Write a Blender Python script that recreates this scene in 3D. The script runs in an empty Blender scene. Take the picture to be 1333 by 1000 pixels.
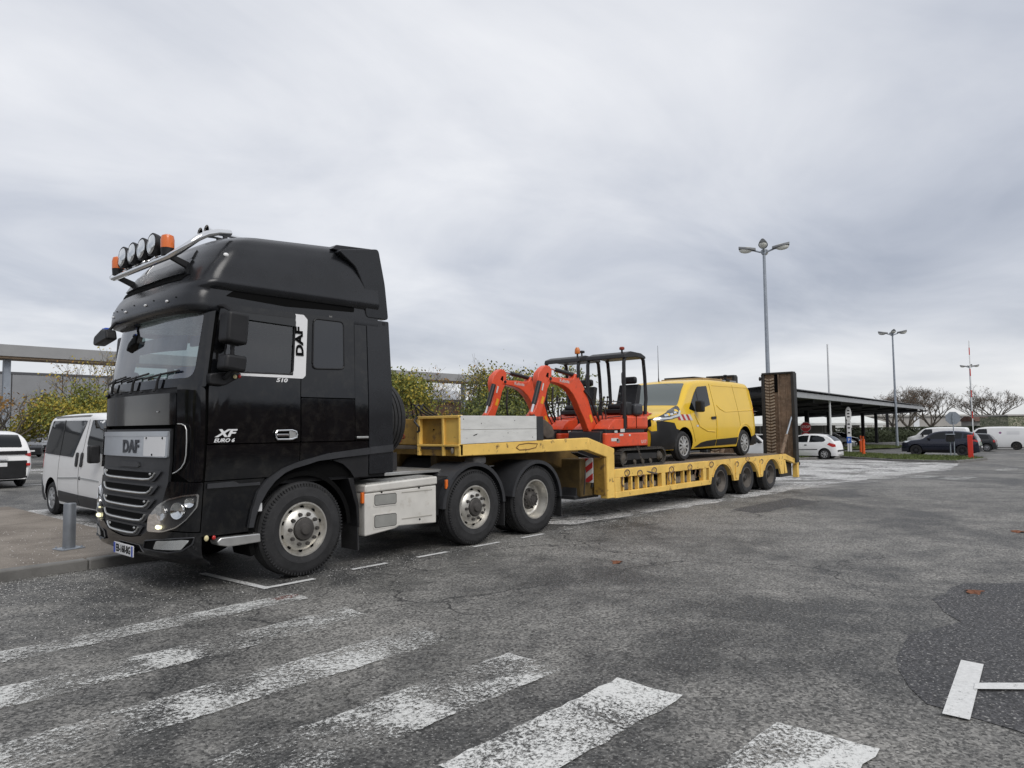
import bpy, bmesh, math, random
from mathutils import Vector, Matrix
random.seed(7)
D = bpy.data; SC = bpy.context.scene; COL = SC.collection
R = math.radians; PI = math.pi

# ------------------------------------------------------------------ camera
F_PX = 926.0
YAW = R(42); PITCH = math.atan(56.4 / F_PX); ROLL = 0.0113
CAMP = Vector((-2.93, -6.96, 1.6))
_f0 = Vector((math.cos(YAW), math.sin(YAW), 0)); _r0 = Vector((math.sin(YAW), -math.cos(YAW), 0)); _u0 = Vector((0, 0, 1))
C_F = _f0 * math.cos(PITCH) + _u0 * math.sin(PITCH)
_u = _u0 * math.cos(PITCH) - _f0 * math.sin(PITCH)
C_R = _r0 * math.cos(ROLL) - _u * math.sin(ROLL)
C_U = _u * math.cos(ROLL) + _r0 * math.sin(ROLL)
cd = D.cameras.new('camera'); cam = D.objects.new('camera', cd); COL.objects.link(cam)
m = Matrix((C_R, C_U, -C_F)).transposed().to_4x4(); m.translation = CAMP
cam.matrix_world = m
cd.sensor_width = 36; cd.lens = 36 * F_PX / 1333; cd.clip_start = .1; cd.clip_end = 3000
SC.camera = cam
SC.render.resolution_x = 1024; SC.render.resolution_y = 768

# ------------------------------------------------------------------ light
SUN_EL = R(46); SUN_AZ = R(-108)      # azimuth of the sun seen from the scene, from +x towards +y
w = D.worlds.new('World'); SC.world = w; w.use_nodes = True
nt = w.node_tree; nt.nodes.clear()
def wn(t, **k):
    n = nt.nodes.new(t)
    for a, b in k.items(): setattr(n, a, b)
    return n
L = nt.links.new
out = wn('ShaderNodeOutputWorld'); bg = wn('ShaderNodeBackground'); L(bg.outputs[0], out.inputs[0])
sky = wn('ShaderNodeTexSky', sky_type='NISHITA'); sky.sun_disc = False; sky.sun_elevation = SUN_EL
sky.sun_rotation = PI / 2 - SUN_AZ; sky.dust_density = 2.0
skys = wn('ShaderNodeVectorMath', operation='SCALE'); L(sky.outputs[0], skys.inputs[0]); skys.inputs['Scale'].default_value = .10
tc = wn('ShaderNodeTexCoord'); sx = wn('ShaderNodeSeparateXYZ'); L(tc.outputs['Generated'], sx.inputs[0])
def mth(op, a, b=None, c=None, clamp=False):
    n = wn('ShaderNodeMath', operation=op); n.use_clamp = clamp
    for i, v in enumerate((a, b, c)):
        if v is None: continue
        if isinstance(v, (int, float)): n.inputs[i].default_value = v
        else: L(v, n.inputs[i])
    return n.outputs[0]
zc = mth('MAXIMUM', sx.outputs[2], 0.0)
den = mth('ADD', zc, .16)
cxy = wn('ShaderNodeCombineXYZ'); L(mth('DIVIDE', sx.outputs[0], den), cxy.inputs[0]); L(mth('DIVIDE', sx.outputs[1], den), cxy.inputs[1])
mp = wn('ShaderNodeMapping'); L(cxy.outputs[0], mp.inputs[0]); mp.inputs['Rotation'].default_value = (0, 0, R(42)); mp.inputs['Scale'].default_value = (.30, .40, 1); mp.inputs['Location'].default_value = (2.1, .75, 0)
n1 = wn('ShaderNodeTexNoise'); L(mp.outputs[0], n1.inputs['Vector']); n1.inputs['Scale'].default_value = 1.15; n1.inputs['Detail'].default_value = 7; n1.inputs['Roughness'].default_value = .52; n1.inputs['Distortion'].default_value = .35
n2 = wn('ShaderNodeTexNoise'); L(mp.outputs[0], n2.inputs['Vector']); n2.inputs['Scale'].default_value = 3.0; n2.inputs['Detail'].default_value = 6; n2.inputs['Roughness'].default_value = .55; n2.inputs['Distortion'].default_value = .8
mix = mth('ADD', mth('MULTIPLY', n1.outputs['Fac'], .64), mth('MULTIPLY', n2.outputs['Fac'], .36))
# the sheet looks denser where it is seen at a slant, some ten degrees up
slant = mth('POWER', 2.718, mth('MULTIPLY', mth('POWER', mth('DIVIDE', mth('SUBTRACT', zc, .17), .13), 2.0), -1.0))
mix = mth('SUBTRACT', mix, mth('MULTIPLY', slant, .075))
cr = wn('ShaderNodeValToRGB'); L(mix, cr.inputs[0])
e = cr.color_ramp.elements
e[0].position = .30; e[0].color = (.39, .425, .505, 1)
e[1].position = .62; e[1].color = (.86, .87, .90, 1)
k = e.new(.41); k.color = (.545, .575, .645, 1)
k = e.new(.51); k.color = (.70, .72, .77, 1)
# a paler, warmer band low over the horizon, where the cloud sheet thins out
hz = mth('POWER', mth('SUBTRACT', 1.0, zc, clamp=True), 16.0)
hm = wn('ShaderNodeMixRGB'); L(mth('MULTIPLY', hz, .55), hm.inputs[0]); L(cr.outputs[0], hm.inputs[1]); hm.inputs[2].default_value = (.86, .85, .80, 1)
sm = wn('ShaderNodeMixRGB'); sm.inputs[0].default_value = .08; L(hm.outputs[0], sm.inputs[1]); L(skys.outputs[0], sm.inputs[2])
L(sm.outputs[0], bg.inputs[0]); bg.inputs[1].default_value = 1.0
sd = D.lights.new('sun', 'SUN'); sd.energy = 1.5; sd.angle = R(35); sd.color = (1, .97, .93)
so = D.objects.new('sun', sd); COL.objects.link(so)
so.rotation_euler = Vector((math.cos(SUN_AZ) * math.cos(SUN_EL), math.sin(SUN_AZ) * math.cos(SUN_EL), math.sin(SUN_EL))).to_track_quat('Z', 'Y').to_euler()
so.location = (0, 0, 60)
vs = SC.view_settings; vs.view_transform = 'Standard'; vs.look = 'None'; vs.exposure = 0.12; vs.gamma = 1.0; vs.use_curve_mapping = False
SC.render.engine = 'CYCLES'

# ------------------------------------------------------------------ placing helpers
def gz(x, y=0):
    t = max(0.0, x - 14)
    return -(1 - math.exp(-(t * t / (t + 6)) / 33)) if t > 0 else 0.0
def pxray(px, py): return C_F + C_R * ((px - 666.5) / F_PX) - C_U * ((py - 500) / F_PX)
def gpt(px, py):
    d = pxray(px, py); lo, hi = 2.0, 500.0
    for _ in range(50):
        mid = (lo + hi) / 2; p = CAMP + d * mid
        if p.z > gz(p.x): lo = mid
        else: hi = mid
    return p
def dpt(px, depth):
    """ground point under the viewing ray of a column at a distance"""
    p = CAMP + pxray(px, 555) * depth
    return Vector((p.x, p.y, gz(p.x)))

# ------------------------------------------------------------------ materials
MATS = {}
def mat(n, col, rough=.5, metal=0.0, coat=0.0, var=0.0, vs=2.0, col2=None, t0=.45, t1=.6, bump=0.0, bs=80, spec=.5, emit=0.0, detail=5, rvar=0.0, stretch=None):
    if n in MATS: return MATS[n]
    mt = D.materials.new(n); mt.use_nodes = True; MATS[n] = mt
    t = mt.node_tree; b = t.nodes['Principled BSDF']; lk = t.links.new
    c = tuple(col) + (1,)
    b.inputs['Base Color'].default_value = c; b.inputs['Roughness'].default_value = rough; b.inputs['Metallic'].default_value = metal
    b.inputs['Coat Weight'].default_value = coat; b.inputs['Coat Roughness'].default_value = .06; b.inputs['Specular IOR Level'].default_value = spec
    mt.diffuse_color = c
    tcn = t.nodes.new('ShaderNodeTexCoord'); vec = tcn.outputs['Object']
    if stretch:
        mpn = t.nodes.new('ShaderNodeMapping'); mpn.inputs['Scale'].default_value = stretch; lk(vec, mpn.inputs[0]); vec = mpn.outputs[0]
    last = None
    if var > 0:
        no = t.nodes.new('ShaderNodeTexNoise'); no.inputs['Scale'].default_value = vs; no.inputs['Detail'].default_value = detail; no.inputs['Roughness'].default_value = .6; lk(vec, no.inputs['Vector'])
        rp = t.nodes.new('ShaderNodeValToRGB'); lk(no.outputs['Fac'], rp.inputs[0])
        rp.color_ramp.elements[0].position = .3; rp.color_ramp.elements[1].position = .7
        rp.color_ramp.elements[0].color = tuple(max(0, x * (1 - var)) for x in col) + (1,); rp.color_ramp.elements[1].color = tuple(min(1, x * (1 + var)) for x in col) + (1,)
        last = rp.outputs[0]
        if rvar:
            ma = t.nodes.new('ShaderNodeMath'); ma.operation = 'MULTIPLY_ADD'; lk(no.outputs['Fac'], ma.inputs[0]); ma.inputs[1].default_value = rvar; ma.inputs[2].default_value = rough - rvar / 2; lk(ma.outputs[0], b.inputs['Roughness'])
    if col2 is not None:
        n2 = t.nodes.new('ShaderNodeTexNoise'); n2.inputs['Scale'].default_value = vs * 3.1; n2.inputs['Detail'].default_value = 9; n2.inputs['Roughness'].default_value = .68; lk(vec, n2.inputs['Vector'])
        r2 = t.nodes.new('ShaderNodeMapRange'); r2.inputs[1].default_value = t0; r2.inputs[2].default_value = t1; lk(n2.outputs['Fac'], r2.inputs[0])
        mx = t.nodes.new('ShaderNodeMixRGB'); lk(r2.outputs[0], mx.inputs[0])
        if last: lk(last, mx.inputs[1])
        else: mx.inputs[1].default_value = c
        mx.inputs[2].default_value = tuple(col2) + (1,); last = mx.outputs[0]
    if last: lk(last, b.inputs['Base Color'])
    if bump:
        n3 = t.nodes.new('ShaderNodeTexNoise'); n3.inputs['Scale'].default_value = bs; n3.inputs['Detail'].default_value = 4; lk(vec, n3.inputs['Vector'])
        bn = t.nodes.new('ShaderNodeBump'); bn.inputs['Strength'].default_value = bump; bn.inputs['Distance'].default_value = .01; lk(n3.outputs['Fac'], bn.inputs['Height']); lk(bn.outputs[0], b.inputs['Normal'])
    if emit:
        b.inputs['Emission Color'].default_value = c; b.inputs['Emission Strength'].default_value = emit
    return mt
def glass(n, tint=(.6, .66, .66), refl=.5, ior=None):
    if n in MATS: return MATS[n]
    mt = D.materials.new(n); mt.use_nodes = True; MATS[n] = mt
    t = mt.node_tree; t.nodes.clear(); lk = t.links.new
    o = t.nodes.new('ShaderNodeOutputMaterial'); tr = t.nodes.new('ShaderNodeBsdfTransparent'); gl = t.nodes.new('ShaderNodeBsdfGlossy'); mx = t.nodes.new('ShaderNodeMixShader'); fr = t.nodes.new('ShaderNodeFresnel')
    fr.inputs[0].default_value = ior or (2.7 if refl > .45 else 1.18)
    tr.inputs[0].default_value = tuple(tint) + (1,); gl.inputs[0].default_value = (1, 1, 1, 1); gl.inputs['Roughness'].default_value = .015
    lk(fr.outputs[0], mx.inputs[0]); lk(tr.outputs[0], mx.inputs[1]); lk(gl.outputs[0], mx.inputs[2]); lk(mx.outputs[0], o.inputs[0])
    return mt
BLK = mat('truck_black_paint', (.005, .0054, .0065), .07, var=.25, vs=3, rvar=.10, spec=.55, bump=.12, bs=2.2, col2=(.022, .021, .019), t0=.48, t1=.80)
ROOFB = mat('roof_black_satin', (.012, .0128, .015), .27, var=.3, vs=2.5, rvar=.16, spec=.5)
PLAST = mat('black_plastic', (.012, .012, .013), .5, var=.3, vs=5, spec=.4)
GPLAST = mat('grey_plastic', (.030, .031, .034), .5, var=.2, vs=5)
VOID = mat('dark_recess', (.004, .004, .004), .9, spec=.1)
RUB = mat('rubber', (.022, .022, .023), .75, var=.35, vs=7, col2=(.07, .067, .06), t0=.58, t1=.85, bump=.3, bs=140)
RIM = mat('rim_silver', (.62, .60, .55), .38, metal=.75, var=.15, vs=6, col2=(.22, .17, .12), t0=.56, t1=.85)
RIMD = mat('rim_dull', (.40, .37, .33), .5, metal=.5, var=.2, vs=6, col2=(.12, .09, .07), t0=.5, t1=.8)
RIMK = mat('rim_dark', (.07, .065, .06), .6, metal=.3, var=.3, vs=6)
STEEL = mat('chassis_steel', (.025, .025, .027), .6, var=.4, vs=5)
CHROME = mat('chrome', (.78, .78, .78), .12, metal=1)
ALU = mat('brushed_aluminium', (.62, .62, .60), .35, metal=.85, var=.12, vs=6)
SILV = mat('silver_paint', (.68, .66, .61), .38, metal=.1, coat=.2, var=.10, vs=2.5, col2=(.34, .29, .21), t0=.55, t1=.95)
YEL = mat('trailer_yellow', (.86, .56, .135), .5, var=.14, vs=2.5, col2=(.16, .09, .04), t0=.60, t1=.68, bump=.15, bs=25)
YELD = mat('trailer_yellow_dark', (.34, .20, .035), .65, var=.35, vs=3, col2=(.09, .055, .03), t0=.52, t1=.68)  # darker yellow with brown patches for inner and recessed trailer parts
RUST = mat('ramp_rust_brown', (.185, .125, .085), .85, var=.4, vs=4, col2=(.32, .25, .18), t0=.5, t1=.75, bump=.5, bs=60)
ORA = mat('excavator_orange', (.74, .088, .030), .4, coat=.15, var=.12, vs=3, col2=(.26, .07, .04), t0=.54, t1=.80)
BOARD = mat('white_board', (.66, .66, .63), .55, var=.10, vs=3, col2=(.24, .23, .21), t0=.60, t1=.80, stretch=(1, 1, 4))
WHITE = mat('white_paint', (.84, .84, .83), .35, coat=.3, var=.03, vs=2)
DECAL = mat('white_decal', (.75, .75, .75), .4)
VANY = mat('van_yellow', (.82, .53, .03), .32, coat=.4, var=.05, vs=1.5)
DGLASS = mat('tinted_glass', (.008, .010, .011), .03, spec=.42)
TGLASS = glass('window_glass')
SGLASS = glass('side_window_glass', (.45, .54, .52), .5, 1.85)
TGLASS2 = glass('clear_lens', (.92, .93, .93), .3)
AMBER = mat('amber_plastic', (.75, .16, .02), .25, coat=.5)
REDP = mat('red_plastic', (.45, .015, .012), .25, coat=.4)
REDM = mat('red_reflective', (.45, .03, .03), .5, var=.15, vs=5)
WSTR = mat('white_reflective', (.66, .65, .62), .5, var=.1, vs=5)
BLUE = mat('blue_cloth', (.10, .22, .48), .8, var=.2, vs=8)
LAMP = mat('lamp_glass', (.72, .74, .74), .12, metal=.75)
GALV = mat('galvanised_steel', (.30, .33, .37), .5, metal=.35, var=.12, vs=4)

# ------------------------------------------------------------------ mesh helpers
class MB:
    def __init__(s): s.v = []; s.f = []; s.M = None
    def add(s, vs, fs):
        o = len(s.v)
        s.v += [tuple(s.M @ Vector(p)) if s.M else tuple(p) for p in vs]
        s.f += [tuple(i + o for i in q) for q in fs]
        return s
    def box(s, x0, x1, y0, y1, z0, z1):
        return s.add([(x0,y0,z0),(x1,y0,z0),(x1,y1,z0),(x0,y1,z0),(x0,y0,z1),(x1,y0,z1),(x1,y1,z1),(x0,y1,z1)],
                     [(3,2,1,0),(4,5,6,7),(0,1,5,4),(1,2,6,5),(2,3,7,6),(3,0,4,7)])
    def prism(s, poly, ax, a, b):
        n = len(poly)
        def P(p, c): return (c, p[0], p[1]) if ax == 'x' else (p[0], c, p[1]) if ax == 'y' else (p[0], p[1], c)
        vs = [P(p, a) for p in poly] + [P(p, b) for p in poly]
        fs = [tuple(range(n))[::-1], tuple(range(n, 2*n))] + [(i, (i+1) % n, n + (i+1) % n, n + i) for i in range(n)]
        return s.add(vs, fs)
    def ring(s, c, d, r, n, up=None):
        d = Vector(d).normalized(); u = Vector(up) if up else (Vector((0,0,1)) if abs(d.z) < .9 else Vector((1,0,0)))
        a = d.cross(u).normalized(); b = a.cross(d)
        return [Vector(c) + a * (r * math.cos(2*PI*i/n)) + b * (r * math.sin(2*PI*i/n)) for i in range(n)]
    def tube(s, pts, r, n=8, cap=True):
        pts = [Vector(p) for p in pts]; rs = r if isinstance(r, (list, tuple)) else [r] * len(pts)
        vs = []; fs = []; up = None
        d0 = (pts[-1] - pts[0]).normalized() if (pts[-1]-pts[0]).length > 1e-6 else Vector((1,0,0))
        up = Vector((0,0,1)) if abs(d0.z) < .8 else Vector((1,0,0)) if abs(d0.x) < .6 else Vector((0,1,0))
        for i, p in enumerate(pts):
            d = pts[min(i+1, len(pts)-1)] - pts[max(i-1, 0)]
            if d.length < 1e-9: d = d0
            if abs(d.normalized().dot(up)) > .97: up2 = Vector((0,1,0))
            else: up2 = up
            vs += s.ring(p, d, rs[i], n, up2)
        for i in range(len(pts)-1):
            for j in range(n):
                fs.append((i*n+j, i*n+(j+1) % n, (i+1)*n+(j+1) % n, (i+1)*n+j))
        if cap: fs += [tuple(range(n))[::-1], tuple((len(pts)-1)*n + j for j in range(n))]
        return s.add(vs, fs)
    def cyl(s, a, b, r, r2=None, n=16): return s.tube([a, b], [r, r if r2 is None else r2], n)
    def lathe(s, prof, o, d, n=32, close=False):
        """prof: (radius, height along d)"""
        o = Vector(o); d = Vector(d).normalized(); vs = []; fs = []; m = len(prof)
        u = Vector((0,0,1)) if abs(d.z) < .9 else Vector((1,0,0)); a = d.cross(u).normalized(); b = a.cross(d)
        for r, h in prof:
            for i in range(n):
                t = 2*PI*i/n; vs.append(o + d*h + a*(r*math.cos(t)) + b*(r*math.sin(t)))
        for k in range(m if close else m-1):
            k2 = (k+1) % m
            for i in range(n): fs.append((k*n+i, k*n+(i+1) % n, k2*n+(i+1) % n, k2*n+i))
        return s.add(vs, fs)
    def grid(s, rows, close=False):
        n = len(rows[0]); vs = [p for r in rows for p in r]; fs = []
        for i in range(len(rows)-1):
            for j in range(n if close else n-1):
                fs.append((i*n+j, i*n+(j+1) % n, (i+1)*n+(j+1) % n, (i+1)*n+j))
        return s.add(vs, fs)
    def ball(s, c, r, n=12, m=7):
        rx, ry, rz = r if isinstance(r, (tuple, list)) else (r, r, r); vs = []; fs = []
        for i in range(m+1):
            t = PI*i/m
            for j in range(n):
                p = 2*PI*j/n; vs.append((c[0]+rx*math.sin(t)*math.cos(p), c[1]+ry*math.sin(t)*math.sin(p), c[2]+rz*math.cos(t)))
        for i in range(m):
            for j in range(n): fs.append((i*n+j, (i+1)*n+j, (i+1)*n+(j+1) % n, i*n+(j+1) % n))
        return s.add(vs, fs)
    def mesh(s, name, mt=None, ang=35):
        me = D.meshes.new(name); me.from_pydata([tuple(p) for p in s.v], [], s.f); me.validate(); me.update()
        bm = bmesh.new(); bm.from_mesh(me); bmesh.ops.recalc_face_normals(bm, faces=bm.faces); bm.to_mesh(me); bm.free()
        if ang: me.shade_smooth(); me.set_sharp_from_angle(angle=R(ang))
        if mt: me.materials.append(mt)
        return me
    def build(s, name, mt, parent=None, bevel=0.0, ang=35, seg=2):
        return link(name, s.mesh(name, mt, ang), parent, bevel, seg)
def link(name, me, parent=None, bevel=0.0, seg=2):
    o = D.objects.new(name, me); COL.objects.link(o)
    if parent: o.parent = parent
    if bevel:
        b = o.modifiers.new('bevel', 'BEVEL'); b.width = bevel; b.segments = seg; b.limit_method = 'ANGLE'; b.angle_limit = R(40)
    return o
def thing(name, label, cat, loc=(0,0,0), rz=0, group=None):
    o = D.objects.new(name, None); COL.objects.link(o); o.location = loc; o.rotation_euler = (0,0,rz); o.empty_display_size = .2
    return tag(o, label, cat, group)
def tag(o, label, cat, group=None):
    o['label'] = label; o['category'] = cat
    if group: o['group'] = group
    return o
def part(name, parent, loc=(0,0,0), rot=(0,0,0)):
    o = D.objects.new(name, None); COL.objects.link(o); o.parent = parent; o.location = loc; o.rotation_euler = rot; o.empty_display_size = .1
    return o
def struct(o): o['kind'] = 'structure'; return o
def stuff(o): o['kind'] = 'stuff'; return o
def copy_tree(o, parent=None, kids=None):
    c = o.copy(); COL.objects.link(c)
    if parent is not None: c.parent = parent
    for ch in [x for x in D.objects if x.parent == o]: copy_tree(ch, c)
    return c
def rrect(x0, x1, z0, z1, r, n=5):
    r = min(r, (x1-x0)/2.01, (z1-z0)/2.01); p = []
    for cx, cz, a in ((x1-r, z0+r, -PI/2), (x1-r, z1-r, 0), (x0+r, z1-r, PI/2), (x0+r, z0+r, PI)):
        for i in range(n+1): t = a + PI/2*i/n; p.append((cx+r*math.cos(t), cz+r*math.sin(t)))
    return p
def rpoly(pts, r, n=4):
    """round the corners of a polygon"""
    out = []; m = len(pts)
    for i in range(m):
        p = Vector(pts[i]); a = Vector(pts[i-1]) - p; b = Vector(pts[(i+1) % m]) - p
        q = min(r, a.length*.45, b.length*.45); A = p + a.normalized()*q; B = p + b.normalized()*q
        for k in range(n+1):
            t = k/n; out.append(tuple(A*(1-t)**2 + p*2*t*(1-t) + B*t*t))
    return out
def frange(a, b, n): return [a + (b-a)*i/n for i in range(n+1)]
def patch(name, outer, mapf, mt, parent, us=(), vs=(), holes=(), off=0.0, th=0.0, ang=40, bevel=0):
    """a panel: a polygon in surface coordinates laid on mapf(u, v, off)"""
    bm = bmesh.new(); ed = []
    for lp in [outer] + list(holes):
        vv = [bm.verts.new((p[0], p[1], 0)) for p in lp]
        ed += [bm.edges.new((vv[i], vv[(i+1) % len(vv)])) for i in range(len(vv))]
    bmesh.ops.triangle_fill(bm, edges=ed, use_beauty=True)
    for k, cuts in ((0, us), (1, vs)):
        for c in cuts:
            co = (c, 0, 0) if k == 0 else (0, c, 0); no = (1, 0, 0) if k == 0 else (0, 1, 0)
            bmesh.ops.bisect_plane(bm, geom=bm.verts[:] + bm.edges[:] + bm.faces[:], dist=1e-6, plane_co=co, plane_no=no)
    bm.verts.index_update()
    uv = [(x.co.x, x.co.y) for x in bm.verts]; F = [[x.index for x in q.verts] for q in bm.faces]; n = len(uv)
    V = [tuple(mapf(a, b, off)) for a, b in uv]
    if th:
        V += [tuple(mapf(a, b, off - th)) for a, b in uv]
        B = [(e.verts[0].index, e.verts[1].index) for e in bm.edges if e.is_boundary]
        F = F + [[i+n for i in q][::-1] for q in F] + [(a, b, b+n, a+n) for a, b in B]
    bm.free()
    mb = MB(); mb.v = V; mb.f = [tuple(q) for q in F]
    me = mb.mesh(name, mt, ang)
    return link(name, me, parent, bevel)
def boolean(o, cutter, mode='DIFFERENCE'):
    b = o.modifiers.new('cut', 'BOOLEAN'); b.object = cutter; b.operation = mode; b.solver = 'EXACT'
    try: b.material_mode = 'TRANSFER'
    except Exception: pass
    dg = bpy.context.evaluated_depsgraph_get(); dg.update()
    me = D.meshes.new_from_object(o.evaluated_get(dg), depsgraph=dg)
    o.modifiers.remove(b); old = o.data; o.data = me; D.meshes.remove(old)
    D.objects.remove(cutter)
    me.shade_smooth(); me.set_sharp_from_angle(angle=R(35))
    return o
def text(name, s, mt, parent, loc, rot, size, ext=.002, bold=0.0, sx=1.0, shear=0.0, align='CENTER', space=1.0):
    cu = D.curves.new(name, 'FONT'); cu.body = s; cu.size = size; cu.extrude = ext; cu.offset = bold; cu.align_x = align; cu.align_y = 'CENTER'; cu.shear = shear; cu.resolution_u = 3; cu.space_character = space
    t = D.objects.new('tmp', cu); COL.objects.link(t)
    dg = bpy.context.evaluated_depsgraph_get(); dg.update()
    me = D.meshes.new_from_object(t.evaluated_get(dg)); D.objects.remove(t); D.curves.remove(cu)
    me.materials.clear(); me.materials.append(mt); me.name = name
    o = link(name, me, parent); o.location = loc; o.rotation_euler = rot; o.scale = (sx, 1, 1)
    return o
def lerp_tab(tab, z):
    if z <= tab[0][0]: return tab[0][1]
    for (a, p), (b, q) in zip(tab, tab[1:]):
        if z <= b:
            t = (z-a)/(b-a); return p + (q-p)*t
    return tab[-1][1]
def smooth_tab(tab, z):
    if z <= tab[0][0]: return tab[0][1]
    for i in range(len(tab)-1):
        (a, p), (b, q) = tab[i], tab[i+1]
        if z <= b:
            p0 = tab[max(i-1, 0)]; p3 = tab[min(i+2, len(tab)-1)]
            m0 = (q-p0[1])/(b-p0[0]) if b != p0[0] else 0; m1 = (p3[1]-p)/(p3[0]-a) if p3[0] != a else 0
            h = b-a; t = (z-a)/h
            return (2*t**3-3*t*t+1)*p + (t**3-2*t*t+t)*h*m0 + (-2*t**3+3*t*t)*q + (t**3-t*t)*h*m1
    return tab[-1][1]
# ================================================================== ground
def nodes(n):
    mt = D.materials.new(n); mt.use_nodes = True; MATS[n] = mt
    t = mt.node_tree; b = t.nodes['Principled BSDF']
    def N(ty, **k):
        q = t.nodes.new(ty)
        for a, v in k.items():
            if hasattr(q, a) and a not in ('Scale',): setattr(q, a, v)
            else: q.inputs[a].default_value = v
        return q
    def noise(sc, det=5, rough=.55, vec=None, dist=0.0):
        q = t.nodes.new('ShaderNodeTexNoise'); q.inputs['Scale'].default_value = sc; q.inputs['Detail'].default_value = det; q.inputs['Roughness'].default_value = rough; q.inputs['Distortion'].default_value = dist
        if vec is not None: t.links.new(vec, q.inputs['Vector'])
        return q
    def rng(sock, a, b2, c=0.0, d=1.0):
        q = t.nodes.new('ShaderNodeMapRange'); t.links.new(sock, q.inputs[0])
        for i, v in enumerate((a, b2, c, d)): q.inputs[i+1].default_value = v
        return q.outputs[0]
    def mixc(f, a, b2, mode='MIX'):
        q = t.nodes.new('ShaderNodeMixRGB'); q.blend_type = mode
        for i, v in enumerate((f, a, b2)):
            if hasattr(v, 'is_linked') or hasattr(v, 'links'): t.links.new(v, q.inputs[i])
            elif isinstance(v, (int, float)): q.inputs[i].default_value = v
            else: q.inputs[i].default_value = tuple(v) + (1,)
        return q.outputs[0]
    def ma(op, a, b2=None, clamp=False):
        q = t.nodes.new('ShaderNodeMath'); q.operation = op; q.use_clamp = clamp
        for i, v in enumerate((a, b2)):
            if v is None: continue
            if isinstance(v, (int, float)): q.inputs[i].default_value = v
            else: t.links.new(v, q.inputs[i])
        return q.outputs[0]
    tc = t.nodes.new('ShaderNodeTexCoord')
    return mt, t, b, noise, rng, mixc, ma, tc.outputs['Object']
def asphalt(name, light=(.205, .198, .182), dark=(.050, .0495, .047), cracks=True, bias=0.0):
    mt, t, b, noise, rng, mixc, ma, vec = nodes(name); lk = t.links.new
    big = noise(.33, 8, .66, vec, .6); mid = noise(2.2, 9, .72, vec); fine = noise(48, 4, .7, vec); grain = t.nodes.new('ShaderNodeTexVoronoi'); grain.inputs['Scale'].default_value = 58; lk(vec, grain.inputs['Vector'])
    f = ma('ADD', ma('MULTIPLY', big.outputs[0], .62), ma('MULTIPLY', mid.outputs[0], .38))
    c = mixc(rng(f, .43+bias, .58+bias), dark, light)
    gcol = t.nodes.new('ShaderNodeSeparateColor'); lk(grain.outputs['Color'], gcol.inputs[0])
    g = rng(gcol.outputs[0], 0, 1, .15, 1.85)
    gm = t.nodes.new('ShaderNodeMixRGB'); gm.blend_type = 'MULTIPLY'; gm.inputs[0].default_value = .85; lk(c, gm.inputs[1])
    cg = t.nodes.new('ShaderNodeCombineColor'); 
    for i in range(3): lk(g, cg.inputs[i])
    lk(cg.outputs[0], gm.inputs[2]); c = gm.outputs[0]
    # pale chippings and dark pores
    c = mixc(rng(fine.outputs[0], .57, .68), c, (.42, .41, .385)); c = mixc(rng(fine.outputs[0], .43, .34), c, (.022, .022, .021))
    if cracks:
        wv = noise(1.6, 5, .6, vec); va = t.nodes.new('ShaderNodeVectorMath'); va.operation = 'MULTIPLY_ADD'; lk(wv.outputs['Color'], va.inputs[0]); va.inputs[1].default_value = (.9, .9, 0); lk(vec, va.inputs[2])
        vo = t.nodes.new('ShaderNodeTexVoronoi'); vo.feature = 'DISTANCE_TO_EDGE'; vo.inputs['Scale'].default_value = .30; lk(va.outputs[0], vo.inputs['Vector'])
        msk = noise(.28, 3, .5, vec); cm = ma('MULTIPLY', rng(vo.outputs[0], .0045, .0015), rng(msk.outputs[0], .47, .56))
        vo2 = t.nodes.new('ShaderNodeTexVoronoi'); vo2.feature = 'DISTANCE_TO_EDGE'; vo2.inputs['Scale'].default_value = 1.3; lk(va.outputs[0], vo2.inputs['Vector'])
        msk2 = noise(.55, 3, .5, vec); cm2 = ma('MULTIPLY', rng(vo2.outputs[0], .012, .004), rng(msk2.outputs[0], .60, .68))
        cm = ma('MAXIMUM', cm, cm2); c = mixc(ma('MULTIPLY', cm, .85), c, (.02, .02, .02))
    lk(c, b.inputs['Base Color'])
    lk(rng(f, .4, .6, .62, .78), b.inputs['Roughness'])
    bn = t.nodes.new('ShaderNodeBump'); bn.inputs['Strength'].default_value = .8; bn.inputs['Distance'].default_value = .006
    h = ma('ADD', ma('MULTIPLY', gcol.outputs[0], .6), fine.outputs[0])
    if cracks: h = ma('SUBTRACT', h, ma('MULTIPLY', cm, 1.5))
    lk(h, bn.inputs['Height']); lk(bn.outputs[0], b.inputs['Normal'])
    return mt
ASPH = asphalt('worn_asphalt'); ASPHD = asphalt('dark_asphalt', (.060, .0585, .060), (.036, .0355, .037), False)
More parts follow.
